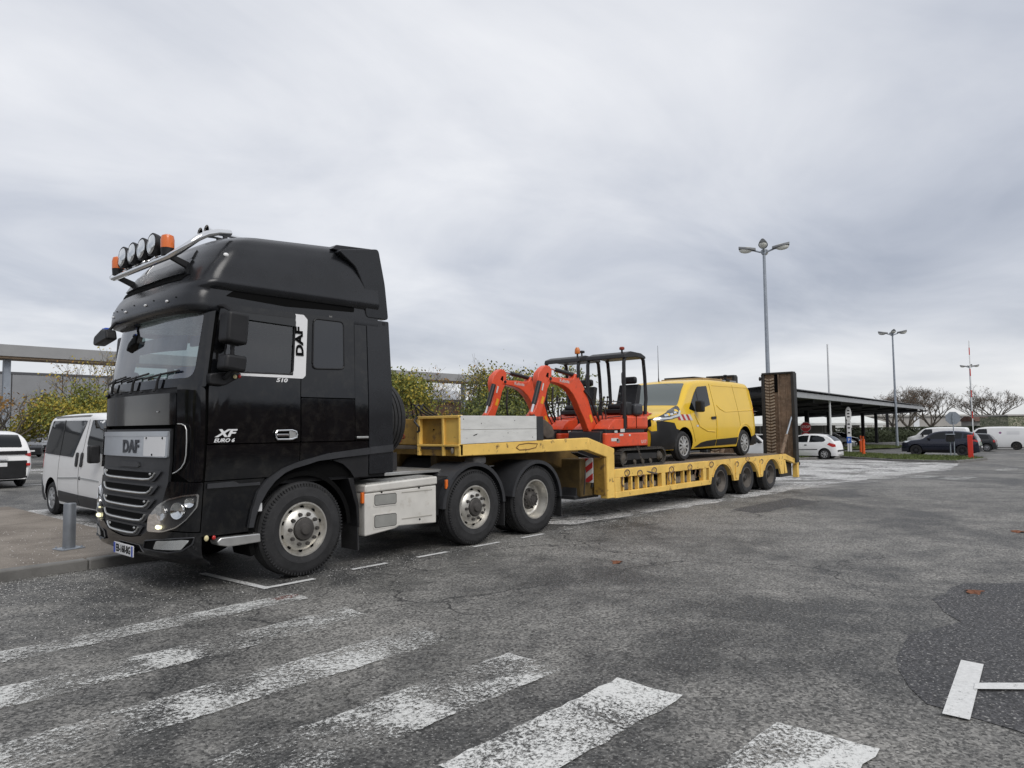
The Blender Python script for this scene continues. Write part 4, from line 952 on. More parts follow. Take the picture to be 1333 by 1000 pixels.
# rust scars left on the neck beam by an old badge
mb = MB(); mb.tube([(4.93, .048, 1.30), (5.0, .048, 1.345), (5.2, .048, 1.36), (5.42, .048, 1.345), (5.38, .048, 1.29), (5.2, .048, 1.265), (5.0, .048, 1.265), (4.93, .048, 1.30)], .007, 5); lp('old_badge_outline', mb, mat('rust_line', (.20, .10, .03), .8), bevel=0)
# hoses and strap loops on the neck
for k in range(3):
    mb = MB(); y_ = .95+.1*k; mb.tube([(3.9, y_, 1.74), (3.85, y_, 1.86+.05*k), (3.95, y_+.05, 1.95), (4.05, y_+.02, 1.85), (4.2, y_, 1.78), (4.6+.2*k, y_, 1.77)], .014, 6); lp('hydraulic_hose', mb, PLAST, bevel=0)
mb = MB(); mb.tube([(3.74, .88, 1.76), (3.70, .90, 1.70), (3.72, .82, 1.62), (3.74, .84, 1.56), (3.76, .90, 1.55)], .016, 6); lp('rubber_strap', mb, PLAST, bevel=0)
# low bed
bed = lpart('load_bed')
DECKW = mat('deck_timber', (.16, .125, .095), .85, var=.35, vs=5, col2=(.30, .27, .23), t0=.52, t1=.7, bump=.4, bs=30)
for i in range(12):
    y0 = .16+i*.182; MB().box(7.51, 15.1, y0, y0+.174, .80, .853+random.uniform(-.003, .003)).build('deck_plank', DECKW, bed, .004)
for s_ in (1, -1):
    Y = (lambda y: y) if s_ == 1 else (lambda y: 2.5-y); b2 = lambda a, b: sorted((Y(a), Y(b)))
    fr = lpart('side_frame')
    MB().box(7.503, 11.02, *b2(.05, .15), .70, .846).build('top_rail', YEL, fr, .008)
    MB().box(7.503, 11.02, *b2(.045, .15), .35, .452).build('bottom_rail', YEL, fr, .008)
    MB().box(7.505, 7.68, *b2(.05, .15), .452, .70).build('corner_post', YEL, fr, .006)
    for x_ in (7.80, 8.07, 8.29, 8.57, 8.80, 9.44, 9.63, 9.98, 10.24):
        MB().box(x_-.02, x_+.02, *b2(.07, .14), .45, .702).build('post', YEL, fr, .003)
    for x_ in (9.16, 10.84): MB().box(x_-.07, x_+.07, *b2(.052, .15), .45, .702).build('wide_post', YEL, fr, .004)
    # plate over the three axles with arched cut-outs
    top = [(11.02, .846), (15.10, .846)]; low = []
    for c in (14.34, 13.0, 11.66):
        low += [(c+.56, .36), (c+.50, .52), (c+.40, .66), (c+.25, .745), (c+.0, .775), (c-.25, .745), (c-.40, .66), (c-.50, .52), (c-.56, .36)]
    poly = [(11.02, .35)] + [(11.02, .846), (15.10, .846), (15.10, .36)] + low
    mb = MB(); patch('axle_plate', poly, lambda u, v, o: (u, Y(.05+o), v), YEL, fr, [], [], off=0, th=-.05)
    for c in (14.34, 13.0, 11.66):
        mb = MB(); rows = []
        for i in range(17):
            a = R(25+130*i/16); rows.append([(c+(.52)*math.cos(a)*1.0, Y(.045), .30+.48*math.sin(a)), (c+.52*math.cos(a), Y(.40), .30+.48*math.sin(a)), (c+.50*math.cos(a), Y(.40), .30+.455*math.sin(a)), (c+.50*math.cos(a), Y(.045), .30+.455*math.sin(a))])
        mb.grid(rows, True); mb.build('wheel_guard', YEL, fr)
    for x_ in (12.33, 13.67): MB().box(x_-.05, x_+.05, *b2(.03, .06), .40, .80).build('stake_pocket', YEL, fr, .008)
    # sloping tail
    mb = MB(); mb.prism([(15.10, .846), (15.25, .846), (16.12, .64), (16.12, .53), (15.25, .70), (15.10, .72)], 'y', *b2(.05, .16)); mb.build('tail_rail', YEL, fr, .008)
    MB().box(16.0, 16.12, *b2(.05, .18), .21, .545).build('tail_post', YEL, fr, .008)
    mb = MB(); mb.prism([(15.12, .70), (15.22, .70), (15.34, .36), (15.20, .36)], 'y', *b2(.055, .15)); mb.build('tail_brace', YEL, fr, .006)
    mb = MB(); mb.cyl((16.12, Y(.10), .56), (16.19, Y(.10), .56), .06); mb.build('rubber_buffer', RUB, fr)
    # lashing rings and hanging chains
    for k, (x_, z_) in enumerate(((7.86, .77), (8.28, .74), (8.78, .765), (9.42, .75), (10.16, .755), (11.1, .77), (12.33, .72), (13.67, .72), (12.9, .815))):
        ring = MB(); ring.lathe([(.055, -.01), (.067, 0), (.055, .01), (.043, 0)], (x_, Y(.03), z_), (.35, 1, .15), 14, True); ring.build('lashing_ring', RUST, fr)
    for k, x_ in enumerate((7.72, 8.42, 8.70, 9.33, 9.55, 10.4, 10.6)):
        mb = MB(); pts = [(x_+.02*math.sin(j*1.3), Y(.04), .71-.03*j) for j in range(7)]; mb.tube(pts, .013, 5); mb.build('hanging_chain', RUST, fr)
mb = MB(); mb.prism([(15.1, .80), (15.25, .80), (16.1, .60), (16.1, .56), (15.1, .74)], 'y', .17, 2.33); mb.build('tail_deck', DECKW, bed)
for yy in (.80, 1.55): MB().box(7.45, 15.6, yy, yy+.15, .45, .80).build('longitudinal_beam', STEEL, bed, .01)
for i in range(14):
    x_ = 7.7+i*.55; MB().box(x_, x_+.07, .16, 2.34, .60, .80).build('cross_member', STEEL, bed)
GRYB = mat('stored_timber', (.30, .27, .23), .85, var=.35, vs=6)
for i, (xa, xb, h_) in enumerate(((7.75, 8.7, .57), (8.75, 9.5, .55), (9.55, 10.7, .58))): MB().box(xa, xb, .20, .60, .45, h_).build('stored_timber', GRYB, bed, .01)
MB().box(7.6, 10.9, .22, 2.28, .42, .45).build('storage_floor', STEEL, bed)
# axles and wheels
for c in (11.62, 12.96, 14.30):
    MB().cyl((c, .3, .395), (c, 2.2, .395), .075, n=12).build('axle', STEEL, bed)
    for y_, fl in ((.07, False), (.36, False), (2.43, True), (2.14, True)):
        wp = wheel(L_, (c-6, y_-1.25, .39), .39, .25, .235, 'dish', mat('trailer_rim', (.14, .125, .11), .6, metal=.3, var=.3, vs=6) if y_ in (.07, 2.43) else RIMK, fl, random.random()*6)
# landing gear, warning board, tool locker under the neck
mb = MB(); mb.prism([(6.86, .40), (6.95, .75), (7.3, .95), (7.4, .95), (7.42, .40)], 'y', .42, .75); lp('landing_leg', mb, STEEL, bevel=.02)
MB_ = MB(); MB_.box(6.80, 7.5, .40, .80, .36, .42); lp('landing_foot', MB_, STEEL)
wb = lpart('warning_board')
def wbm(u, v, o): return (7.33-o+u*.0, .42+u, v)
MB().box(7.06, 7.075, .20, .50, .64, 1.06).build('board', WSTR, wb, .004)
for zz in (.50, .70, .90):
    poly = [(.20, zz+.30), (.20, zz+.20), (.50, zz), (.50, zz+.10)]
    pl_ = []
    def clip(pts, lim, up):
        out = []
        for i in range(len(pts)):
            a, b = pts[i], pts[(i+1) % len(pts)]; ia = (a[1] <= lim) == up; ib = (b[1] <= lim) == up
            if ia: out.append(a)
            if ia != ib: t = (lim-a[1])/(b[1]-a[1]); out.append((a[0]+(b[0]-a[0])*t, lim))
        return out
    pl_ = clip(clip(poly, 1.055, True), .645, False)
    if len(pl_) > 2: mb = MB(); mb.prism(pl_, 'x', 7.052, 7.06); mb.build('red_stripe', REDM, wb)
mb = MB(); mb.tube([(6.98, .3, .85), (6.90, .25, .7), (6.86, .25, .45)], .012, 6); lp('air_hose', mb, PLAST, bevel=0)
for k in range(4):
    mb = MB(); mb.tube([(7.08, .55+.04*k, 1.15), (7.2, .32+.03*k, 1.05-.02*k), (7.24, .30, .8-.05*k), (7.2, .32+.02*k, .55)], .014, 6); lp('hydraulic_hose', mb, PLAST if k % 2 else STEEL, bevel=0)
CLEAT = mat('cleat_dusty', (.34, .27, .20), .85, var=.3, vs=8)
mb = MB(); mb.box(15.2, 16.0, .20, 2.30, .25, .60); lp('tail_dark_fill', mb, STEEL)  # dark box added to fill the black void inside the tail
# ramps standing upright at the tail
for k, y0 in enumerate((.0, 1.62)):
    rp_ = lpart('loading_ramp'); x0 = 15.86; y1 = y0+.88
    for ya in (y0, y1-.085): MB().box(x0-.03, x0+.17, ya, ya+.085, .60, 2.95).build('side_beam', mat('ramp_black_steel', (.022, .021, .02), .55, var=.35, vs=5), rp_, .012)
    MB().box(x0-.04, x0+.17, y0+.02, y1-.02, 2.93, 2.985).build('end_beam', MATS['ramp_black_steel'], rp_, .012)
    MB().box(x0+.02, x0+.06, y0+.085, y1-.085, .62, 2.93).build('ramp_plate', RUST, rp_)
    MB().box(x0+.005, x0+.02, y0+.42, y0+.53, 2.45, 2.93).build('ramp_slot', VOID, rp_)
    for i in range(26):
        for yy in (y0+.545, y0+.675):
            mb = MB(); zz = .75+i*.082; mb.M = Matrix.Translation((x0+.012, yy+.05, zz)) @ Matrix.Rotation(R(18 if yy > y0+.6 else -18), 4, 'X')
            mb.box(-.035, .02, -.056, .056, -.020, .020); mb.build('cleat', CLEAT, rp_)
    MB().box(x0-.02, x0+.02, y0+.40, y0+.43, .65, 2.93).build('rib', RUST, rp_)
    MB().box(x0-.0, x0+.02, y0+.20, y0+.22, .65, 2.93).build('rib', RUST, rp_)
    mb = MB(); mb.ball((x0-.02, y1+.03, 2.83), (.05, .03, .06), 8, 6); mb.build('hook', MATS['ramp_black_steel'], rp_)
    ya = y0+.12
    cyl_ = lpart('ramp_cylinder'); MB().cyl((15.15, ya, .84), (15.50, ya, 1.30), .045, n=12).build('barrel', RUST, cyl_)
    MB().cyl((15.50, ya, 1.30), (15.87, ya-.02, 1.80), .022, n=10).build('rod', GALV, cyl_); MB().ball((15.5, ya, 1.30), .055).build('gland', RUST, cyl_)
# ================================================================== mini excavators
EB = mat('excavator_black', (.014, .014, .015), .45, var=.25, vs=6)
TRK = mat('track_rubber', (.035, .033, .03), .85, var=.4, vs=9, col2=(.13, .11, .085), t0=.5, t1=.75, bump=.4, bs=60)
SEAT = mat('seat_vinyl', (.014, .014, .016), .5, var=.2, vs=8)
STKY = mat('warning_sticker', (.75, .36, .02), .5); STKW = mat('white_sticker', (.6, .6, .58), .5, var=.1, vs=20)
GREASE = mat('mud_grey', (.095, .085, .073), .85, var=.3, vs=9)
def excavator(loc, label, beacon=True):
    X = thing('mini_excavator', label, 'excavator', loc, 0, 'mini excavators side by side on the low bed')
    OX, OY, OZ = 8.8, .72, .853
    def pt(name): o = part(name, X); o.location = (-OX, -OY, -OZ); return o
    def one(name, mb, mt, bevel=.008, **k): o = mb.build(name, mt, X, bevel, **k); o.location = (-OX, -OY, -OZ); return o
    for y0 in (.245, .965):
        tr = pt('track'); y1 = y0+.23; r = .165; zc = .853+.165; xa, xb = 7.98+r, 9.60-r
        loop = [(xa+r*math.cos(R(90+180*i/14)), zc+r*math.sin(R(90+180*i/14))) for i in range(15)] + [(xb+r*math.cos(R(-90+180*i/14)), zc+r*math.sin(R(-90+180*i/14))) for i in range(15)]
        inn = [(x+(-.03 if x > (xa+xb)/2 else .03)*(1 if abs(z-zc) < r*.95 else 0), zc+(z-zc)*.80) for x, z in loop]
        mb = MB(); n = len(loop)
        rows = [[(x, y0, z) for x, z in loop], [(x, y1, z) for x, z in loop], [(x, y1, z) for x, z in inn], [(x, y0, z) for x, z in inn], [(x, y0, z) for x, z in loop]]
        mb.grid(rows, True); mb.build('belt', TRK, tr)
        mb = MB(); per = 2*PI*r+2*(xb-xa)
        for i in range(44):
            s = per*i/44; L1 = xb-xa
            if s < L1: p, a = (xa+s, zc-r), -90
            elif s < L1+PI*r: a = -90+(s-L1)/r*180/PI; p = (xb+r*math.cos(R(a)), zc+r*math.sin(R(a)))
            elif s < 2*L1+PI*r: p, a = (xb-(s-L1-PI*r), zc+r), 90
            else: a = 90+(s-2*L1-PI*r)/r*180/PI; p = (xa+r*math.cos(R(a)), zc+r*math.sin(R(a)))
            q = MB(); q.M = Matrix.Translation((p[0], 0, p[1])) @ Matrix.Rotation(R(-a), 4, 'Y'); q.box(-.006, .010, y0-.004, y1+.004, -.016, .016); mb.add(q.v, q.f)
        stuff(mb.build('track_lugs', TRK, tr, ang=0))
        yo = y0+.03
        MB().lathe([(.115, 0), (.115, .04), (.06, .0), (.055, -.012), (.001, -.014)], (xb, yo, zc), (0,1,0), 20).build('sprocket', GREASE, tr)
        MB().lathe([(.11, 0), (.105, .02), (.05, .015), (.001, .0)], (xa, yo, zc), (0,1,0), 20).build('idler', GREASE, tr)
        for i in range(3): MB().lathe([(.055, 0), (.05, .02), (.02, -.006), (.001, -.006)], (xa+.36+.28*i, yo-.005, .853+.085), (0,1,0), 14).build('roller', GREASE, tr)
        mb = MB(); mb.prism(rpoly([(xa+.05, zc-.05), (xb-.08, zc-.05), (xb-.10, zc+.06), (xa+.15, zc+.08)], .02), 'y', y0+.04, y1-.02); mb.build('track_frame', EB, tr, .01)
        mb = MB(); mb.prism([(xa+(x-xa)*.99 if x < xa else x, zc+(z-zc)*.78) for x, z in loop], 'y', y0+.05, y1-.03); mb.build('track_web', VOID, tr)
    mb = MB(); mb.box(8.3, 9.2, .46, .98, 1.0, 1.17); one('undercarriage', mb, EB)
    mb = MB(); mb.cyl((8.78, .72, 1.15), (8.78, .72, 1.24), .34, n=28); one('slew_ring', mb, EB)
    mb = MB(); mb.prism([(7.70, .88), (7.76, .87), (7.80, 1.0), (7.76, 1.12), (7.70, 1.12)], 'y', .24, 1.20); one('dozer_blade', mb, EB)
    for yy in (.50, .90): mb = MB(); mb.prism([(7.76, .95), (7.76, 1.05), (8.4, 1.12), (8.4, 1.02)], 'y', yy, yy+.06); one('blade_arm', mb, EB)
    # rotating house
    def plan(x0, x1, y0, y1, rf, rb):
        return rpoly([(x0, y0), (x0, y1), (x1-.2, y1), (x1, y1-.25), (x1, y0+.25), (x1-.2, y0)], .08, 5)
    mb = MB(); mb.prism(plan(7.60, 9.22, .28, 1.16, .1, .3), 'z', 1.225, 1.475); one('lower_skirt', mb, ORA, .02, seg=3)
    mb = MB(); mb.prism(plan(7.66, 9.16, .32, 1.12, .1, .3), 'z', 1.47, 1.545); one('house_base', mb, EB)
    mb = MB(); pr_ = plan(8.22, 9.24, .285, 1.155, .1, .3); mb.prism(pr_, 'z', 1.54, 1.80); one('engine_cover', mb, ORA, .05, seg=3)
    mb = MB(); mb.prism(rpoly([(8.62, 1.78), (9.18, 1.78), (9.14, 1.88), (8.70, 1.90)], .04), 'y', .34, 1.10); one('cover_top', mb, ORA, .03)
    mb = MB(); mb.prism(rpoly([(9.02, 1.57), (9.17, 1.60), (9.15, 1.74), (9.05, 1.70)], .02), 'y', .30, .32); one('side_vent', mb, VOID, 0)
    mb = MB(); mb.prism(rpoly([(7.68, 1.54), (8.2, 1.54), (8.2, 1.74), (7.92, 1.72), (7.75, 1.62)], .03), 'y', .30, .62); one('front_cowl', mb, ORA, .02)
    mb = MB(); mb.prism(rpoly([(7.75, 1.54), (8.2, 1.54), (8.2, 1.70), (7.95, 1.66)], .03), 'y', .86, 1.14); one('front_cowl', mb, ORA, .02)
    for x_, z_ in ((8.27, 1.66), (8.6, 1.66)): mb = MB(); mb.box(x_, x_+.012, .278, .288, 1.56, 1.79); one('panel_gap', mb, VOID, 0)
    mb = MB(); mb.prism(rpoly([(7.50, 1.24), (7.62, 1.24), (7.63, 1.52), (7.55, 1.50)], .02), 'y', .36, 1.08); one('front_guard', mb, EB, .02)
    # labels on the skirt
    for x_, w_, z0, z1, mt in ((7.75, .22, 1.33, 1.385, STKW), (7.92, .10, 1.30, 1.37, mat('grey_sticker', (.25, .2, .18), .5)), (8.02, .12, 1.42, 1.46, STKW), (8.05, .14, 1.49, 1.55, STKW), (7.86, .09, 1.48, 1.52, STKW)):
        mb = MB(); mb.box(x_, x_+w_, .276, .282, z0, z1); one('sticker', mb, mt, 0)
    mb = MB(); mb.ball((8.36, .277, 1.43), (.035, .004, .02)); one('sticker', mb, STKW, 0)
    t_ = text('lettering', 'U17', STKW, X, (8.84-OX, .277-OY, 1.30-OZ), (PI/2, 0, 0), .085, .001, .001, 1.3)
    # operator's place
    st = pt('seat')
    MB().box(8.60, 9.05, .50, .95, 1.92, 2.03).build('cushion', SEAT, st, .04)
    mb = MB(); mb.prism(rpoly([(8.93, 2.02), (9.08, 2.02), (9.17, 2.40), (9.06, 2.42)], .03), 'y', .50, .95); mb.build('backrest', SEAT, st, .04)
    MB().box(9.02, 9.13, .56, .89, 2.43, 2.57).build('headrest', SEAT, st, .04)
    MB().box(8.55, 9.1, .45, 1.0, 1.84, 1.93).build('base', EB, st, .02)
    for yy in (.50, .94):
        lv = pt('control_lever'); MB().tube([(8.42, yy, 1.80), (8.40, yy, 2.02), (8.38, yy-.01, 2.16)], .012, 6).build('rod', EB, lv); MB().ball((8.38, yy, 2.19), (.028, .025, .05)).build('knob', EB, lv)
    for i, yy in enumerate((.58, .66, .74)):
        lv = pt('travel_lever'); MB().tube([(8.05, yy, 1.55), (8.02, yy, 1.9), (8.10, yy, 2.12)], .011, 6).build('rod', EB, lv); MB().ball((8.10, yy, 2.14), .022).build('knob', EB, lv)
    mb = MB(); mb.tube([(7.72, .32, 1.74), (7.72, .32, 1.76), (8.12, .32, 1.78)], .010, 6); one('hand_rail', mb, EB, 0)
    mb = MB(); mb.tube([(7.72, 1.1, 2.05), (7.9, .35, 2.05), (8.14, .32, 2.05)], .010, 6); one('hand_rail', mb, EB, 0)
    mb = MB(); mb.box(8.30, 8.50, .30, .46, 1.80, 2.05); one('control_box', mb, EB, .03)
    mb = MB(); mb.box(8.52, 8.80, .24, .36, 1.80, 2.02); one('side_tank', mb, mat('grey_black_plastic', (.035, .036, .04), .4, var=.2), .05, seg=3)
    # canopy
    cn = pt('canopy')
    for y0, nm in ((.30, 'near'), (1.12, 'far')):
        MB().tube([(8.22, y0, 1.50), (8.24, y0, 2.78), (8.27, y0+.0, 2.87), (8.34, y0, 2.92)], .034, 10).build('front_post', EB, cn)
        MB().tube([(8.95, y0, 1.82), (8.96, y0, 1.98), (8.99, y0, 2.10), (8.96, y0, 2.55), (8.92, y0, 2.86), (8.86, y0, 2.92), (8.74, y0, 2.95)], .034, 10).build('rear_post', EB, cn)
        MB().tube([(8.93, y0-.03, 2.45), (8.89, y0-.03, 2.50), (8.86, y0-.03, 2.72), (8.90, y0-.03, 2.76)], .010, 6).build('grab_handle', EB, cn)
        MB().tube([(8.14, y0-.03, 2.35), (8.12, y0-.03, 2.40), (8.12, y0-.03, 2.56), (8.15, y0-.03, 2.60)], .012, 6).build('grab_handle', EB, cn)
    mb = MB(); mb.prism(rpoly([(8.20, 2.86), (8.22, 2.94), (8.42, 3.0), (8.78, 2.985), (8.94, 2.93), (8.94, 2.885), (8.6, 2.905)], .02), 'y', .255, 1.13); mb.build('roof', EB, cn, .025, seg=3)
    if beacon:
        bc = pt('beacon'); MB().cyl((8.34, .40, 2.97), (8.34, .40, 3.03), .018).build('stalk', EB, bc); MB().lathe([(.045, 3.03), (.05, 3.045), (.05, 3.07), (.035, 3.085), (.001, 3.09)], (8.34, .40, 0), (0,0,1), 16).build('dome', mat('beacon_red', (.30, .05, .03), .4), bc)
    else:
        bc = pt('beacon'); MB().cyl((8.30, .36, 2.94), (8.30, .36, 3.03), .018).build('stalk', EB, bc); MB().lathe([(.05, 3.03), (.055, 3.06), (.05, 3.12), (.03, 3.155), (.001, 3.16)], (8.30, .36, 0), (0,0,1), 16).build('dome', mat('beacon_amber', (.62, .17, .02), .35, coat=.4), bc)
        bc = pt('horn'); MB().cyl((8.50, .40, 2.97), (8.50, .40, 3.06), .016).build('stalk', EB, bc); MB().box(8.46, 8.55, .36, .44, 3.06, 3.11).build('body', EB, bc, .01)
    # boom, stick, cylinders, bucket
    yc = .72
    bo = pt('boom')
    up = [(6.47, 2.46), (6.62, 2.45), (6.85, 2.455), (6.99, 2.445), (7.16, 2.45), (7.22, 2.545), (7.29, 2.52), (7.34, 2.44), (7.44, 2.34), (7.533, 2.204), (7.62, 2.02), (7.713, 1.803), (7.86, 1.60), (8.03, 1.40), (8.0, 1.355)]
    lo = [(7.93, 1.375), (7.80, 1.42), (7.62, 1.48), (7.55, 1.58), (7.496, 1.677), (7.42, 1.79), (7.336, 1.90), (7.25, 2.04), (7.14, 2.168), (7.0, 2.27), (6.866, 2.319), (6.70, 2.35), (6.56, 2.365), (6.45, 2.38)]
    mb = MB(); mb.prism(up+lo, 'y', yc-.07, yc+.07); mb.build('boom_arm', ORA, bo, .012)
    text('lettering', 'Kubota', STKW, bo, (6.89, yc-.073, 2.395), (PI/2, R(3), 0), .085, .001, .001, 1.1)
    mb = MB(); mb.prism([(7.60, 1.80), (7.66, 1.82), (7.72, 1.70), (7.66, 1.67)], 'y', yc-.074, yc-.068); mb.build('sticker', STKY, bo)
    for x_, z_ in ((7.27, 2.50), (6.50, 2.42), (7.95, 1.40)): mb = MB(); mb.cyl((x_, yc-.085, z_), (x_, yc+.085, z_), .028, n=12); mb.build('pin', EB, bo)
    mb = MB(); mb.prism([(7.72, 1.26), (8.05, 1.26), (8.05, 1.50), (7.86, 1.50)], 'y', .60, .84); mb.build('swing_bracket', EB, bo, .02)
    sk = pt('stick')
    poly = [(6.32, 2.60), (6.40, 2.645), (6.50, 2.64), (6.56, 2.58), (6.55, 2.44), (6.50, 2.33), (6.44, 2.25), (6.37, 2.05), (6.285, 1.88), (6.23, 1.76), (6.14, 1.70), (6.03, 1.71), (5.99, 1.79), (6.06, 1.85), (6.12, 1.92), (6.19, 2.05), (6.23, 2.18), (6.19, 2.28), (6.175, 2.40), (6.21, 2.51)]
    mb = MB(); mb.prism(poly, 'y', yc-.06, yc+.06); mb.build('stick_arm', ORA, sk, .012)
    mb = MB(); mb.prism([(6.39, 2.46), (6.43, 2.52), (6.47, 2.52), (6.46, 2.43)], 'y', yc-.063, yc-.058); mb.build('cut_out', VOID, sk)
    mb = MB(); mb.prism([(6.24, 2.00), (6.29, 2.12), (6.345, 2.10), (6.30, 1.98)], 'y', yc-.064, yc-.058); mb.build('sticker', STKY, sk)
    mb = MB(); mb.prism([(6.27, 2.22), (6.31, 2.34), (6.34, 2.33), (6.30, 2.21)], 'y', yc-.064, yc-.058); mb.build('sticker', STKW, sk)
    mb = MB(); mb.cyl((6.03, yc-.09, 1.78), (6.03, yc+.09, 1.78), .035, n=12); mb.build('pin', GREASE, sk)
    def ram(a, b, f, nm, r=.042):
        cy = pt(nm); a, b = Vector(a), Vector(b); m_ = a.lerp(b, f)
        MB().cyl(a, m_, r, n=14).build('barrel', EB, cy); MB().cyl(m_, b, r*.5, n=10).build('rod', CHROME, cy); MB().ball(b, r*.9).build('eye', ORA, cy)
    ram((7.26, yc, 2.52), (6.52, yc, 2.615), .72, 'stick_cylinder', .038)
    ram((6.19, yc-.085, 2.36), (5.97, yc-.085, 1.82), .70, 'bucket_cylinder')
    ram((7.95, yc, 1.52), (7.50, yc-.0, 2.18), .6, 'boom_cylinder')
    mb = MB(); mb.tube([(7.45, yc-.08, 2.25), (7.62, yc-.10, 2.1), (7.72, yc-.10, 1.9), (7.88, yc-.10, 1.7), (7.98, yc-.05, 1.55)], .018, 6); one('hydraulic_hose', mb, EB, 0)
    mb = MB(); mb.tube([(6.55, yc-.09, 2.28), (6.50, yc-.10, 2.05), (6.52, yc-.1, 1.85), (6.6, yc-.1, 1.72)], .018, 6); one('hydraulic_hose', mb, EB, 0)
    bu = pt('bucket'); poly = [(6.02, 1.76), (6.2, 1.72), (6.38, 1.62), (6.44, 1.50), (6.40, 1.41), (6.22, 1.40), (6.14, 1.46)]
    mb = MB(); mb.prism(poly, 'y', yc-.2, yc+.2); mb.build('bucket_shell', mat('bucket_steel', (.085, .068, .055), .75, var=.45, vs=6), bu, .02)
    for i in range(3): mb = MB(); mb.prism([(6.02, 1.76), (6.10, 1.74), (5.96, 1.70)], 'y', yc-.17+.14*i, yc-.12+.14*i); mb.build('tooth', GREASE, bu)
    return X
excavator((8.8, .72, .853), 'orange-red mini excavator with canopy and flat red roof beacon beside the yellow rail', True)
excavator((8.8, 1.77, .853), 'orange-red mini excavator with canopy and tall amber roof beacon, behind its twin', False)
# chain lashing the near excavator down
for k in range(2):
    mb = MB(); x_ = 8.55; y_ = .235 if k == 0 else 2.27
    for i in range(11):
        z_ = 1.20-.045*i; mb.lathe([(.018, -.006), (.024, 0), (.018, .006), (.012, 0)], (x_+.004*(i % 2), y_-.022*i*(1 if k == 0 else -1)*.75, z_), (1, 0, 0) if i % 2 else (0, 1, 0), 8, True)
    mb.tube([(x_+.0, y_-.17*(1 if k == 0 else -1), .76), (x_+.35, y_-.19*(1 if k == 0 else -1), .70)], .018, 6)
    tag(mb.build('lashing_chain', GREASE, None), 'rusty lashing chain holding an excavator track down to the rail' if k == 0 else 'lashing chain on the far rail of the low bed', 'chain', 'lashing chains')

